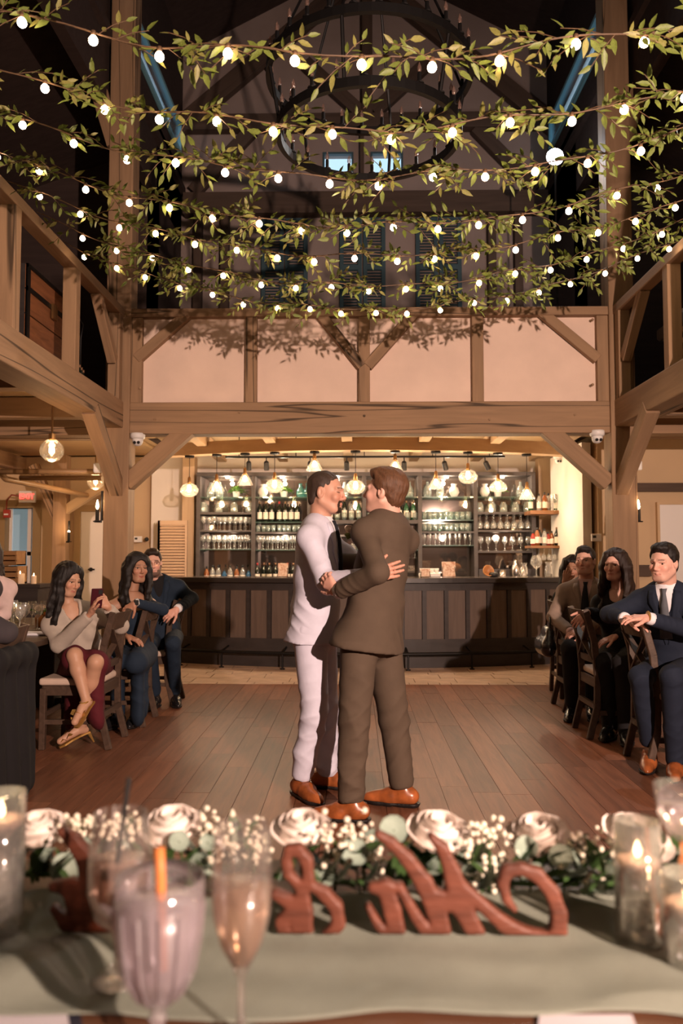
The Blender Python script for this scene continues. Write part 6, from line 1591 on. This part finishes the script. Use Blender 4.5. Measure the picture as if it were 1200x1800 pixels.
# ---- guests on the right
d5 = 5.25
m5, M5 = person('man in navy suit with grey tie, hands folded on a chair back', dict(
    N=P(1172, 1034, d5), P=P(1185, 1175, d5 + .1), F=(-.55, -.83, 0), H=P(1166, 990, d5 - .06), hf=(-.72, -.66, -.10), hu=(.04, 0, 1),
    eR=P(1070, 1080, d5 + .08), wR=P(1098, 1087, d5 - .12), hR=((.85, -.4, -.25), (-.1, .3, -1), .35, -1), eL=P(1214, 1108, d5 - .2), wL=P(1140, 1087, d5 - .30), hL=((-.95, .05, .05), (-.1, .3, -1), .4, 1),
    kR=P(1125, 1190, 5.0), aR=P(1140, 1300, 5.15), fR=(-.4, -.9, 0), kL=P(1180, 1188, 4.8), aL=P(1186, 1334, 4.97), fL=(-.38, -.92, 0), hem=P(1184, 1170, d5 + .08)),
    dict(skin=SKIN_B, smile=False, hair_m=HAIR_BLK, beard='stubble', beard_c=(.12, .07, .05), hair=('short', dict(thick=.014, crown=(0, .012, .008), hl=(.078, .088), seed=6)), top=dict(m=NAVY, collar=True, open=.32, shirt=SHIRTW, tie=GREYTIE, cuff=SHIRTW, amp=.005), legs=dict(m=NAVY), shoes=(TANSHOE, SOLEB)))
wp = P(1139, 1084, d5 - .30); MB().lathe([(.034, -.005), (.0365, 0), (.034, .005)], wp, 16, axis=(1, 0, 0)).build('wristwatch', GOLD, m5, label='gold wristwatch')
d6 = 6.25
person('woman in black lace dress with long curly dark hair resting a hand on a chair', dict(
    N=P(1086, 1041, d6), P=P(1095, 1150, d6 + .05), F=(-.55, -.83, 0), H=P(1081, 994, d6 - .03), hf=(-.62, -.76, -.02), hu=(0, 0, 1),
    eR=P(1052, 1082, d6 + .05), wR=P(1032, 1076, d6 - .22), hR=((-.6, -.2, -.5), (-.2, .6, -.7), .45, -1), eL=P(1112, 1100, d6 - .12), wL=P(1080, 1120, d6 - .3), hL=((-.9, 0, -.3), (0, .2, -1), .3, 1),
    kR=P(1062, 1165, 5.95), aR=P(1072, 1275, 6.0), fR=(-.5, -.8, 0), kL=P(1095, 1165, 5.85), aL=P(1102, 1287, 5.85), fL=(-.3, -.95, 0), hem=P(1095, 1148, d6 + .05)),
    dict(skin=SKIN_B, fem=True, hs=1.0, lips=(.42, .10, .09), hair_m=HAIR_CURL, hair=('long', dict(shoulder_drop=.32, seed=9, wave=.035, fronts=(.9, .9))), top=dict(m=BLACKC, name='lace_top', open=.13, amp=.005, puff=1.2), legs=dict(m=BLACKC, kind='trousers', g=1.05), shoes=(BLKSHOE, SOLEB)))
d7 = 6.95
person('man in taupe suit and black tie seated by the bar end', dict(
    N=P(1030, 1024, d7), P=P(1030, 1130, d7 + .08), F=(-.35, -.93, 0), H=P(1028, 987, d7 - .05), hf=(-.52, -.84, .02), hu=(0, 0, 1),
    eR=P(972, 1085, d7 + .0), wR=P(1004, 1112, d7 - .26), hR=((.9, -.1, -.2), (0, .5, -.8), .5, -1), eL=P(1062, 1080, d7 - .1), wL=P(1026, 1110, d7 - .3), hL=((-.9, 0, -.1), (0, .5, -.8), .5, 1),
    kR=P(1000, 1140, 6.55), aR=P(1005, 1235, 6.7), fR=(-.4, -.9, 0), kL=P(1040, 1140, 6.55), aL=P(1040, 1235, 6.7), fL=(-.2, -1, 0), hem=P(1030, 1128, d7 + .08)),
    dict(skin=SKIN_B, hair_m=HAIR_BLK, beard='stubble', hair=('short', dict(thick=.014, crown=(0, .01, .008), hl=(.078, .088), seed=7)), far=True, top=dict(m=BEIGE_S, collar=True, open=.30, shirt=PINKS, tie=BLACKTIE, cuff=PINKS, amp=.005), legs=dict(m=BLACKC), shoes=(BLKSHOE, SOLEB)))
d8 = 7.75
person('dark haired woman half hidden behind the man in taupe, hand at her mouth', dict(
    N=P(1010, 1035, d8), P=P(1015, 1125, d8 + .05), F=(-.5, -.86, 0), H=P(1006, 1000, d8 - .03), hf=(-.35, -.92, -.1), hu=(0, 0, 1),
    eR=P(985, 1060, d8), wR=P(992, 1024, d8 - .18), hR=((.25, -.1, 1), (.3, 1, 0), .6, -1), eL=P(1040, 1075, d8), wL=P(1015, 1085, d8 - .2),
    kR=P(1010, 1130, d8 - .42), aR=P(1012, 1215, d8 - .35), fR=(0, -1, 0), kL=P(1040, 1130, d8 - .42), aL=P(1040, 1215, d8 - .35), fL=(0, -1, 0)),
    dict(skin=SKIN_D, fem=True, hs=.98, hair_m=HAIR_BLK, hair=('long', dict(shoulder_drop=.12, seed=3)), far=True, top=dict(m=BLACKC, name='blouse'), legs=dict(m=BLACKC), shoes=(BLKSHOE, SOLEB)))
c = chair(0, 0, 0, 1, 'crossback chair of the half hidden dark haired woman'); c.location = (2.16, d8 + .08, 0); c.rotation_euler = (0, 0, PI)
# black handbag hung on the far right chair
p = P(962, 1115, 6.95); t = thing('handbag', 'slouchy black leather handbag hanging beside the taupe suit', 'bag', p)
sd = SD(npv(p - V3((.25, .25, .3))), npv(p + V3((.25, .25, .25))), .009)
sd.cone(p + V3((-.02, -.1, -.1)), p + V3((-.02, .1, -.1)), .085, .085, .05, (1, 0, 0), .8); sd.cone(p + V3((.0, -.07, .02)), p + V3((0, .07, .02)), .05, .05, .06, (1, 0, 0), .7)
V, Fq = sd.mesh(1); V = folds(V, Fq, .008, 4, 22); part_mesh(t, 'body', V, Fq, BLKSHOE)
MB().tube([p + V3((0, -.08, .03)), p + V3((.01, -.06, .13)), p + V3((.02, 0, .19)), p + V3((.01, .06, .13)), p + V3((0, .08, .03))], .008, 6).build('strap', BLKSHOE, t, smooth=True)
# tableware on the left guest table
def on_tab(px, d): q = P(px, 1080, d); q.z = .75; return q
for k, (px, d) in enumerate(((24, 6.9), (44, 6.55), (56, 6.75), (35, 6.2), (78, 6.8), (66, 6.4), (14, 6.5))):
    item('wine_glass', WINE, on_tab(px, d), 'stemmed wine glass among the candles on the guest table', 'glass', 'wine glasses on the guest table', 1.05)
for k, (px, d, lab) in enumerate(((28, 7.1, 'glass cylinder with floating candle behind the wine glasses'), (16, 6.2, 'small glass votive candle nearest on the guest table'))):
    q = on_tab(px, d); t = thing('candle_cylinder', lab, 'candle', q); r = .045 if k == 0 else .035; h = .18 if k == 0 else .07
    MB().lathe([(0, .003), (r, .003), (r, h)], q, 14, close=False).build('vase', GLT, t, smooth=True); MB().lathe([(0, h * .55), (r * .9, h * .57), (r * .9, h * .72), (0, h * .75)], q, 12).build('wax', WAX, t); MB().lathe([(0, h * .74), (.008, h * .8), (0, h * .74 + .035)], q, 8).build('flame', FLAME, t)
q = on_tab(72, 6.7) + V3((0, 0, .0)); t = thing('flower_vase', 'low vase with a white rose and orange blooms on the guest table', 'flowers', q)
MB().lathe([(0, .002), (.04, .002), (.05, .08), (.04, .10)], q, 12, close=False).build('vase', mat('amber_vase', (.45, .17, .04), .3), t, smooth=True); rose(t, q + V3((0, -.02, .15)), .04, (0, -.5, .8), 1); rose(t, q + V3((.05, 0, .10)), .028, (.5, -.5, .6), 2, mat('orange_bloom', (.6, .22, .06), .6))
for k in range(6): a = k * 1.05; MB().add([q + V3((0, 0, .1)), q + V3((.06 * math.cos(a) - .01, .06 * math.sin(a), .15)), q + V3((.1 * math.cos(a), .1 * math.sin(a), .14)), q + V3((.06 * math.cos(a) + .01, .06 * math.sin(a) + .01, .12))], [(0, 1, 2, 3)]).build('leaf', FERN, t)
q = on_tab(62, 6.0); put(MB().box((q.x - .14, q.y - .1, .751), (q.x + .14, q.y + .1, .768)).build('folded_napkin', SHIRTW, at=q, bevel=.006), 'folded pale napkin at the guest table edge', 'napkin')
# ================================================================== the head table in the foreground
HT = wood('head_table_wood', (.16, .072, .04), dark=.55, rough=.4, stretch=(.3, 3, 3))
t = thing('head_table', 'dark wooden head table in front of the camera', 'table', (0, 1.1, 0))
for i in range(6): MB().box((-1.2, .62 + i * .158, .71), (1.2, .62 + (i + 1) * .158 - .002, .75)).build('plank', HT, t, bevel=.002)
for x in (-1.05, 1.05):
    for y in (.75, 1.45): MB().box((x - .05, y - .05, 0), (x + .05, y + .05, .71)).build('leg', HT, t, bevel=.006)
MB().box((-1.1, 1.44, .60), (1.1, 1.47, .71)).box((-1.1, .72, .60), (1.1, .75, .71)).build('apron', HT, t)
# gauze runner: a crumpled sheet lying on the table
SAGE = cloth('sage_gauze', (.30, .325, .27), bump=.5)
nx, ny = 150, 40; V = []
rr = np.random.RandomState(4)
for j in range(ny + 1):
    for i in range(nx + 1):
        x = -1.15 + 2.3 * i / nx; v = j / ny
        near = 1.035 + .012 * math.sin(x * 7) + .008 * math.sin(x * 19 + 1) - .05 * max(0, x - .38); far = 1.40 + .02 * math.sin(x * 5)
        y = near + (far - near) * v
        z = .7535 + .004 * (1 + math.sin(x * 23 + 5 * y)) * .5 + .003 * (1 + math.sin(y * 60 + 3 * x)) * .5
        f = max(0, min(1, (x - .30) / .2)); z += f * (.026 * abs(math.sin(7 * x + 14 * y + 1.5 * math.sin(9 * y))) ** 2)
        g = max(0, min(1, (-x - .25) / .2)); z += g * (.022 * abs(math.sin(8 * x - 13 * y + 1)) ** 2)
        if v < .03 or v > .97: z = min(z, .757)
        V.append((x, y, z))
F = [(j * (nx + 1) + i, j * (nx + 1) + i + 1, (j + 1) * (nx + 1) + i + 1, (j + 1) * (nx + 1) + i) for j in range(ny) for i in range(nx)]
o = link('table_runner', mesh_data('table_runner', V, F, SAGE, True)); md = o.modifiers.new('solid', 'SOLIDIFY'); md.thickness = .0015
put(o, 'crumpled sage green gauze runner along the head table', 'runner')

# wooden script letters facing the guests, seen from behind
LETW = mat('letter_wood', (.145, .046, .027), .5, var=.45, vscale=9, stretch=(1, 1, 5), bump=.2, bscale=50)
LD = PZ(700, 1650, .752).y
def letter(name, label, strokes, conv):
    cpts = []
    for st in strokes: cpts += [P(*conv(x, y), LD) for x, y, w in st]
    arr = np.array([npv(p) for p in cpts]); lo = arr.min(0) - .04; hi = arr.max(0) + .04; lo[1] = LD - .05; hi[1] = LD + .05
    zmin = arr[:, 2].min(); sd = SD(lo, hi, .0032)
    for st in strokes:
        for (a, b) in zip(st[:-1], st[1:]):
            k = conv(1, 0)[0] - conv(0, 0)[0]; pa, pb = P(*conv(a[0], a[1]), LD), P(*conv(b[0], b[1]), LD)
            sd.cone(pa, pb, a[2] * k * LD / F_PX, b[2] * k * LD / F_PX, .004, (0, 1, 0), 3.0)
    sd.cut((0, 1, 0), (0, LD + .011, 0)); sd.cut((0, -1, 0), (0, LD - .011, 0)); sd.cut((0, 0, -1), (0, 0, .7615))
    V, Fq = sd.mesh(1); V[:, 2] = np.maximum(V[:, 2], .760)
    lb = np.arange(len(V))                                   # keep the one connected piece
    for _ in range(4000):
        m = lb[Fq].min(1); nb = lb.copy(); np.minimum.at(nb, Fq.ravel(), np.repeat(m, 4)); nb = nb[nb]
        if (nb == lb).all(): break
        lb = nb
    keep = lb == np.bincount(lb).argmax(); ix = np.cumsum(keep) - 1; Fq = ix[Fq[keep[Fq].all(1)]]; V = V[keep]
    o0 = Vector((float(V[:, 0].mean()), LD, .76))
    o = link(name, mesh_data(name, V - np.array(o0)[None], Fq, LETW, True)); o.location = o0; put(o, label, 'letter', 'wooden script letters')
c2 = lambda x, y: (440 + x * .4833, 1430 + y * .4833)
c1_ = lambda x, y: (60 + x * .3, 1400 + y * .3)
letter('script_letter', 'brown wooden script letter M with a curled swash, seen reversed', [
    [(462, 72, 14), (510, 105, 20), (570, 165, 24), (630, 250, 32), (675, 350, 36), (705, 450, 30)],
    [(655, 80, 12), (700, 130, 22), (735, 220, 32), (755, 310, 40), (800, 400, 32), (852, 462, 20)],
    [(690, 300, 26), (750, 330, 30)],
    [(440, 268, 16), (490, 268, 30), (515, 350, 32), (535, 440, 32)], [(428, 335, 12), (460, 395, 16), (500, 445, 18)], [(545, 270, 16), (600, 370, 20), (650, 440, 26), (700, 455, 26)], [(440, 258, 10), (545, 262, 12)], [(500, 445, 18), (540, 450, 20)],
    [(760, 250, 18), (840, 330, 22), (920, 400, 26), (1000, 445, 30), (1080, 462, 32), (1115, 440, 32), (1120, 360, 28), (1095, 285, 26), (1040, 220, 24), (980, 198, 20), (930, 205, 22), (915, 250, 20), (930, 310, 16), (958, 345, 12)]], c2)
letter('script_ampersand', 'brown wooden ampersand with a looped top, seen reversed', [
    [(150, 190, 10), (130, 165, 16), (140, 132, 18), (175, 130, 20), (205, 170, 22), (212, 230, 20), (190, 270, 22), (185, 360, 42), (190, 450, 36)],
    [(125, 175, 14), (135, 215, 16), (180, 260, 20)],
    [(215, 255, 14), (270, 290, 22), (312, 340, 24), (320, 395, 24), (290, 440, 24), (240, 455, 20), (205, 430, 16)],
    [(90, 290, 18), (130, 310, 22), (170, 320, 24)], [(150, 340, 18), (115, 390, 24), (125, 440, 24), (180, 460, 20)]], c2)
letter('script_letter', 'brown wooden script letter behind the drinking glasses, seen reversed', [
    [(165, 200, 26), (230, 255, 40), (300, 350, 50), (340, 500, 60), (350, 640, 60), (330, 790, 50)],
    [(115, 520, 26), (220, 530, 50), (260, 640, 60), (250, 790, 50)], [(120, 650, 22), (190, 740, 36), (250, 800, 40)], [(230, 540, 50), (290, 550, 50), (345, 570, 60)], [(250, 780, 50), (340, 790, 50)],
    [(330, 780, 50), (520, 830, 40), (720, 840, 40), (930, 830, 44), (1040, 760, 44), (1030, 640, 34), (950, 600, 26)]], c1_)

# floral garland along the far edge
FD = 1.43
def fpt(px, py, d=FD): return P(px, py, d)
LEAFD = mat('dark_green_leaf', (.035, .075, .02), .45, var=.4, vscale=20); EUC = mat('eucalyptus_leaf', (.26, .33, .27), .6, var=.2, vscale=20); ROSEW = mat('white_rose', (.80, .72, .66), .6, var=.06, vscale=20)
RW = ['at the far left beside the left candle', 'above the orange straw', 'above the ampersand', 'above the first stroke of the M', 'above the swash of the M', 'behind the right floating candle']
for k, (px, py, r) in enumerate(((68, 1466, .041), (303, 1460, .044), (530, 1464, .041), (770, 1470, .044), (945, 1474, .043), (1116, 1480, .048))):
    c = fpt(px, py, FD + .01); t = thing('white_rose', 'open white rose ' + RW[k], 'rose', c, 'white roses on the head table')
    rose(t, c - V3((0, 0, .004)), r * 1.15, (rng.uniform(-.25, .25), -.28, .95), 20 + k, ROSEW)
    MB().lathe([(.004, -.03), (.012, -.02), (r * .45, -.012), (r * .5, 0)], c, 10).build('calyx', LEAFD, t, smooth=True); MB().tube([c - V3((0, 0, .02)), (c.x, c.y, .756)], .003, 6).build('stem', LEAFD, t)
SPRW = mat('cream_blossom', (.80, .74, .60), .6)
SP = ['left of the orange straw', 'beside the black straw', 'beside the flute', 'behind the flute rim', 'left of the ampersand top', 'between ampersand and M', 'inside the M', 'right of the M peak', 'above the M swash', 'left of the right candle']
ico = bmesh.new(); bmesh.ops.create_icosphere(ico, subdivisions=1, radius=1); IV = [v.co.copy() for v in ico.verts]; IF = [[v.index for v in f.verts] for f in ico.faces]; ico.free()
for k, (px, py, w, h) in enumerate(((140, 1452, .03, .02), (205, 1452, .04, .03), (372, 1465, .03, .04), (395, 1500, .03, .04), (445, 1490, .03, .04), (640, 1500, .04, .05), (588, 1478, .035, .035), (860, 1475, .05, .04), (848, 1535, .035, .05), (1030, 1505, .05, .055))):
    c = fpt(px, py, FD - .03); t = thing('blossom_spray', 'spray of tiny cream blossoms ' + SP[k], 'flowers', c, 'blossom sprays on the head table'); rg = random.Random(k)
    b = MB()
    for q in range(46):
        p = c + V3((rg.gauss(0, w * .5), rg.gauss(0, .015), rg.gauss(0, h * .5))); r = rg.uniform(.004, .0065)
        b.add([p + v * r for v in IV], IF)
    put(b.build('blossoms', SPRW, t, smooth=True), kind='stuff'); MB().tube([c, (c.x, c.y + .01, .756)], .003, 5).build('stem', LEAFD, t)
rg = random.Random(12)
disc = MB().add([(0, 0, 0)] + [(math.cos(a) * .5 + .5, math.sin(a) * .48, .04 * math.cos(2 * a)) for a in [2 * PI * i / 12 for i in range(12)]], [(0, i + 1, (i + 1) % 12 + 1) for i in range(12)]).data('eucalyptus_leaf', EUC, True)
dleaf = LM[0].copy(); dleaf.materials.clear(); dleaf.materials.append(LEAFD)
for k, (xa, xb) in enumerate(((-.62, -.2), (-.25, .15), (.1, .42), (.38, .72))):
    t = thing('greenery_garland', 'eucalyptus and dark leaf greenery, %s stretch of the head table garland' % ('leftmost', 'second', 'third', 'rightmost')[k], 'greenery', ((xa + xb) / 2, FD - .02, .756), 'greenery stretches'); t0 = origin(t)
    MB().tube([(xa + (xb - xa) * i / 8, FD - .02 + .015 * math.sin(i), .775) for i in range(9)], .005, 6).build('stem', LEAFD, t)
    for q in range(64):
        x = rg.uniform(xa, xb); o = link('leaf', dleaf if q % 4 else disc, t); s = rg.uniform(.05, .085) if q % 4 else rg.uniform(.036, .05)
        e = Euler((rg.uniform(-.6, .6), rg.uniform(-1.1, -.1), rg.uniform(0, 6.28))); M = Matrix.Translation(Vector((x, FD - .03 + rg.uniform(-.05, .06), rg.uniform(.765, .81))) - t0) @ e.to_matrix().to_4x4() @ Matrix.Diagonal((s, s, s, 1)); o.matrix_local = M
for px, py, r in ((315, 1478, 16), (692, 1458, 23), (622, 1498, 24), (905, 1480, 20), (950, 1500, 22), (118, 1520, 24), (725, 1450, 12)):
    pass
t = thing('eucalyptus_sprig', 'loose round eucalyptus leaves standing up between the roses', 'greenery', fpt(690, 1500, FD - .02))
for px, py, r in ((315, 1478, 17), (692, 1458, 24), (622, 1498, 24), (925, 1490, 20), (985, 1505, 20), (115, 1525, 26), (365, 1480, 15)):
    c = fpt(px, py, FD - .05); s = r * 2 * FD / F_PX; o = link('leaf', disc, t); o.matrix_local = Matrix.Translation(c - origin(t)) @ Euler((1.35, rg.uniform(-.3, .3), rg.uniform(-.4, .4))).to_matrix().to_4x4() @ Matrix.Diagonal((s, s, s, 1)) @ Matrix.Translation((-.5, 0, 0))
    MB().tube([c, (c.x + .01, c.y + .02, .757)], .002, 5).build('stem', LEAFD, t)

# drinks
GOB = glass('cut_glass', (.96, .95, .97), .17, .18, .08, body_c=(.85, .78, .84)); FLG = glass('flute_glass', (.98, .95, .93), .07, .16, .05); ICE = glass('iced_drink', (.94, .90, .93), .26, .10, .3, body_c=(.80, .70, .76)); BUB = glass('sparkling_wine', (.93, .80, .68), .28, .08, .2, body_c=(.62, .42, .30)); PINKD = glass('pink_cocktail', (.95, .82, .76), .42, .08, .2, body_c=(.66, .46, .38))
def stand(px, d): q = P(px, 1700, d); q.z = .751; return q
def drink(name, label, px, d, prof, gm, liquid, lm, top=None):
    q = stand(px, d); q.z = .7585 if d > 1.035 else .7515; t = thing(name, label, 'glass', q)
    o = MB().lathe(prof, q, 28, close=False).build('glass', gm, t, smooth=True)
    if liquid: MB().lathe(liquid, q, 24).build('drink', lm, t, smooth=True)
    return t, q
t, q = drink('water_goblet', 'cut glass water goblet nearest the camera with an orange straw', 279, .95,
    [(0, 0), (.037, .001), (.036, .004), (.012, .012), (.007, .03), (.008, .042), (.012, .047), (.007, .052), (.010, .058), (.026, .072), (.040, .10), (.0475, .14), (.051, .18), (.052, .207), (.0505, .207)], GOB,
    [(0, .064), (.024, .073), (.038, .10), (.0455, .14), (.049, .178), (0, .178)], ICE)
MB().tube([q + V3((.005, 0, .10)), q + V3((-.002, .01, .205)), q + V3((-.004, .012, .235))], .0062, 10).build('straw', mat('orange_straw', (.80, .27, .08), .45), t, smooth=True)
cut = MB()
for k in range(14):
    a = 2 * PI * k / 14
    cut.tube([q + V3((r_ * math.cos(a), r_ * math.sin(a), z)) for r_, z in ((.027, .073), (.041, .10), (.0485, .14), (.052, .178))], .002, 4)
put(cut.build('cut_ridges', GOB, t), kind='stuff')
t, q = drink('champagne_flute', 'tall champagne flute right of the goblet', 424, .985,
    [(0, 0), (.034, .001), (.033, .004), (.008, .012), (.0045, .03), (.0045, .075), (.012, .09), (.026, .115), (.035, .15), (.037, .19), (.034, .24), (.031, .256)], FLG,
    [(0, .086), (.011, .091), (.025, .116), (.0335, .15), (.0352, .185), (0, .185)], BUB)
t, q = drink('cocktail_glass', 'pink cocktail with a dark berry and black straw behind the goblet', 208, 1.11,
    [(0, 0), (.036, .001), (.035, .004), (.008, .012), (.005, .05), (.012, .066), (.033, .085), (.043, .12), (.043, .16), (.039, .20), (.036, .222)], FLG,
    [(0, .07), (.031, .087), (.041, .12), (.041, .158), (0, .158)], PINKD)
MB().tube([q + V3((-.01, -.01, .08)), q + V3((.012, -.005, .27))], .0035, 8).build('straw', BLKC, t); MB().lathe([(0, -.009), (.008, -.005), (.009, 0), (.007, .006), (0, .009)], q + V3((-.008, -.03, .150)), 10).build('berry', mat('blackberry', (.012, .006, .015), .4), t, smooth=True)
# coupe at the right edge
q = stand(1206, 1.24); q.z = .7585; t = thing('coupe_glass', 'shallow coupe glass on an amber stem at the right edge', 'glass', q)
zr = P(1200, 1380, 1.24).z - .7585
MB().lathe([(.006, zr - .085), (.02, zr - .075), (.036, zr - .045), (.042, zr), (.0405, zr)], q, 24, close=False).build('bowl', FLG, t, smooth=True)
MB().lathe([(0, 0), (.036, .001), (.034, .005), (.008, .014), (.005, .04), (.008, zr * .5), (.005, zr * .55), (.006, zr - .084)], q, 18).build('stem', mat('amber_stem', (.36, .14, .06), .25, spec=.6), t, smooth=True)
MB().lathe([(0, zr - .07), (.02, zr - .07), (.032, zr - .045), (.036, zr - .03), (0, zr - .03)], q, 20).build('drink', ICE, t, smooth=True)
# floating candles in cylinders of water
CANW = mat('floating_wax', (.85, .62, .55), .5, spec=.3); WATER = glass('candle_water', (.93, .95, .93), .10, .08, .1); CRYS = glass('crystal_chips', (.95, .95, .97), .45, .25, .15)
for k, (px, d, r, h, cz, lab) in enumerate(((1124, PZ(1124, 1652, .757).y, .0345, .175, .112, 'floating candle in a glass cylinder in front of the right rose'), (-4, PZ(0, 1640, .757).y, .036, .21, .165, 'floating candle in a glass cylinder at the left edge'), (1212, 1.15, .036, .13, .085, 'glass cylinder of water cut off by the right edge'))):
    q = stand(px, d); q.z = .7585; t = thing('floating_candle', lab, 'candle', q, 'floating candles on the head table')
    MB().lathe([(0, .002), (r, .002), (r, h), (r - .002, h), (r - .002, .006)], q, 24, close=False).build('cylinder', FLG, t, smooth=True)
    MB().lathe([(0, .007), (r - .003, .008), (r - .003, cz - .004), (0, cz - .004)], q, 20).build('water', WATER, t, smooth=True)
    b = MB(); rg = random.Random(k)
    for j in range(36): c = q + V3((rg.uniform(-.7, .7) * r, rg.uniform(-.7, .7) * r, .012 + rg.uniform(0, .038))); s = rg.uniform(.004, .007); b.add([c + v * s for v in IV], IF)
    put(b.build('crystals', CRYS, t), kind='stuff')
    w = MB().lathe([(0, cz - .020), (r * .55, cz - .018), (r * .88, cz - .004), (r * .9, cz + .004), (r * .8, cz + .006), (0, cz + .003)], q, 20).build('candle', CANW, t, smooth=True)
    MB().tube([q + V3((0, 0, cz)), q + V3((0, 0, cz + .012))], .001, 5).build('wick', BLKC, w)
    MB().lathe([(0, cz + .006), (.005, cz + .012), (.0055, cz + .018), (.003, cz + .027), (0, cz + .034)], q, 10).build('flame', FLAME, w, smooth=True)
    lamp('candle_light', 'POINT', q + V3((0, 0, cz + .04)), .25, (1, .7, .4), .01)
# cards on the near edge
CARDW = mat('card_stock', (.70, .66, .72), .7)
t = thing('menu_card', 'white card with a dark edge at the near left of the head table', 'card', PZ(60, 1780, .752))
a, b, c, d = PZ(-40, 1748, .752), PZ(112, 1750, .752), PZ(128, 1840, .752), PZ(-40, 1840, .752); MB().prism([a, b, c, d], (0, 0, 0), (0, 0, .002)).build('card', CARDW, t)
b2, c2_ = PZ(138, 1760, .752), PZ(150, 1840, .752); MB().prism([b, b2, c2_, c], (0, 0, 0), (0, 0, .0015)).build('edge', mat('navy_edge', (.02, .02, .04), .6), t)
q = PZ(1030, 1800, .752); put(MB().prism([PZ(948, 1786, .752), PZ(1110, 1786, .752), PZ(1135, 1850, .752), PZ(940, 1850, .752)], (0, 0, 0), (0, 0, .002)).build('menu_card', CARDW, at=q), 'plain white card at the near right of the head table', 'card')
# ================================================================== tell look-alikes apart by their place in the row
ORDN = ['first', 'second', 'third', 'fourth', 'fifth', 'sixth', 'seventh', 'eighth', 'ninth', 'tenth', 'eleventh', 'twelfth']
same = {}
for o in list(S.objects):
    if o.parent is None and o.get('label') and o.get('category'): same.setdefault(o['label'], []).append(o)
for lab, os_ in same.items():
    if len(os_) < 2: continue
    ys = sorted(o.location.y for o in os_); gaps = [(ys[i + 1] - ys[i], i) for i in range(len(ys) - 1)]; g, i = max(gaps)
    two = g > .05 and i >= 2 and len(ys) - i - 1 >= 3 and 'table' not in lab
    rows = [[o for o in os_ if o.location.y <= ys[i]], [o for o in os_ if o.location.y > ys[i]]] if two else [os_]
    for r, lst in enumerate(rows):
        for k, o in enumerate(sorted(lst, key=lambda q: q.location.x)):
            o['label'] = lab + (', %s file' % ('front', 'rear')[r] if two else '') + ', %s from left' % ORDN[min(k, 11)]
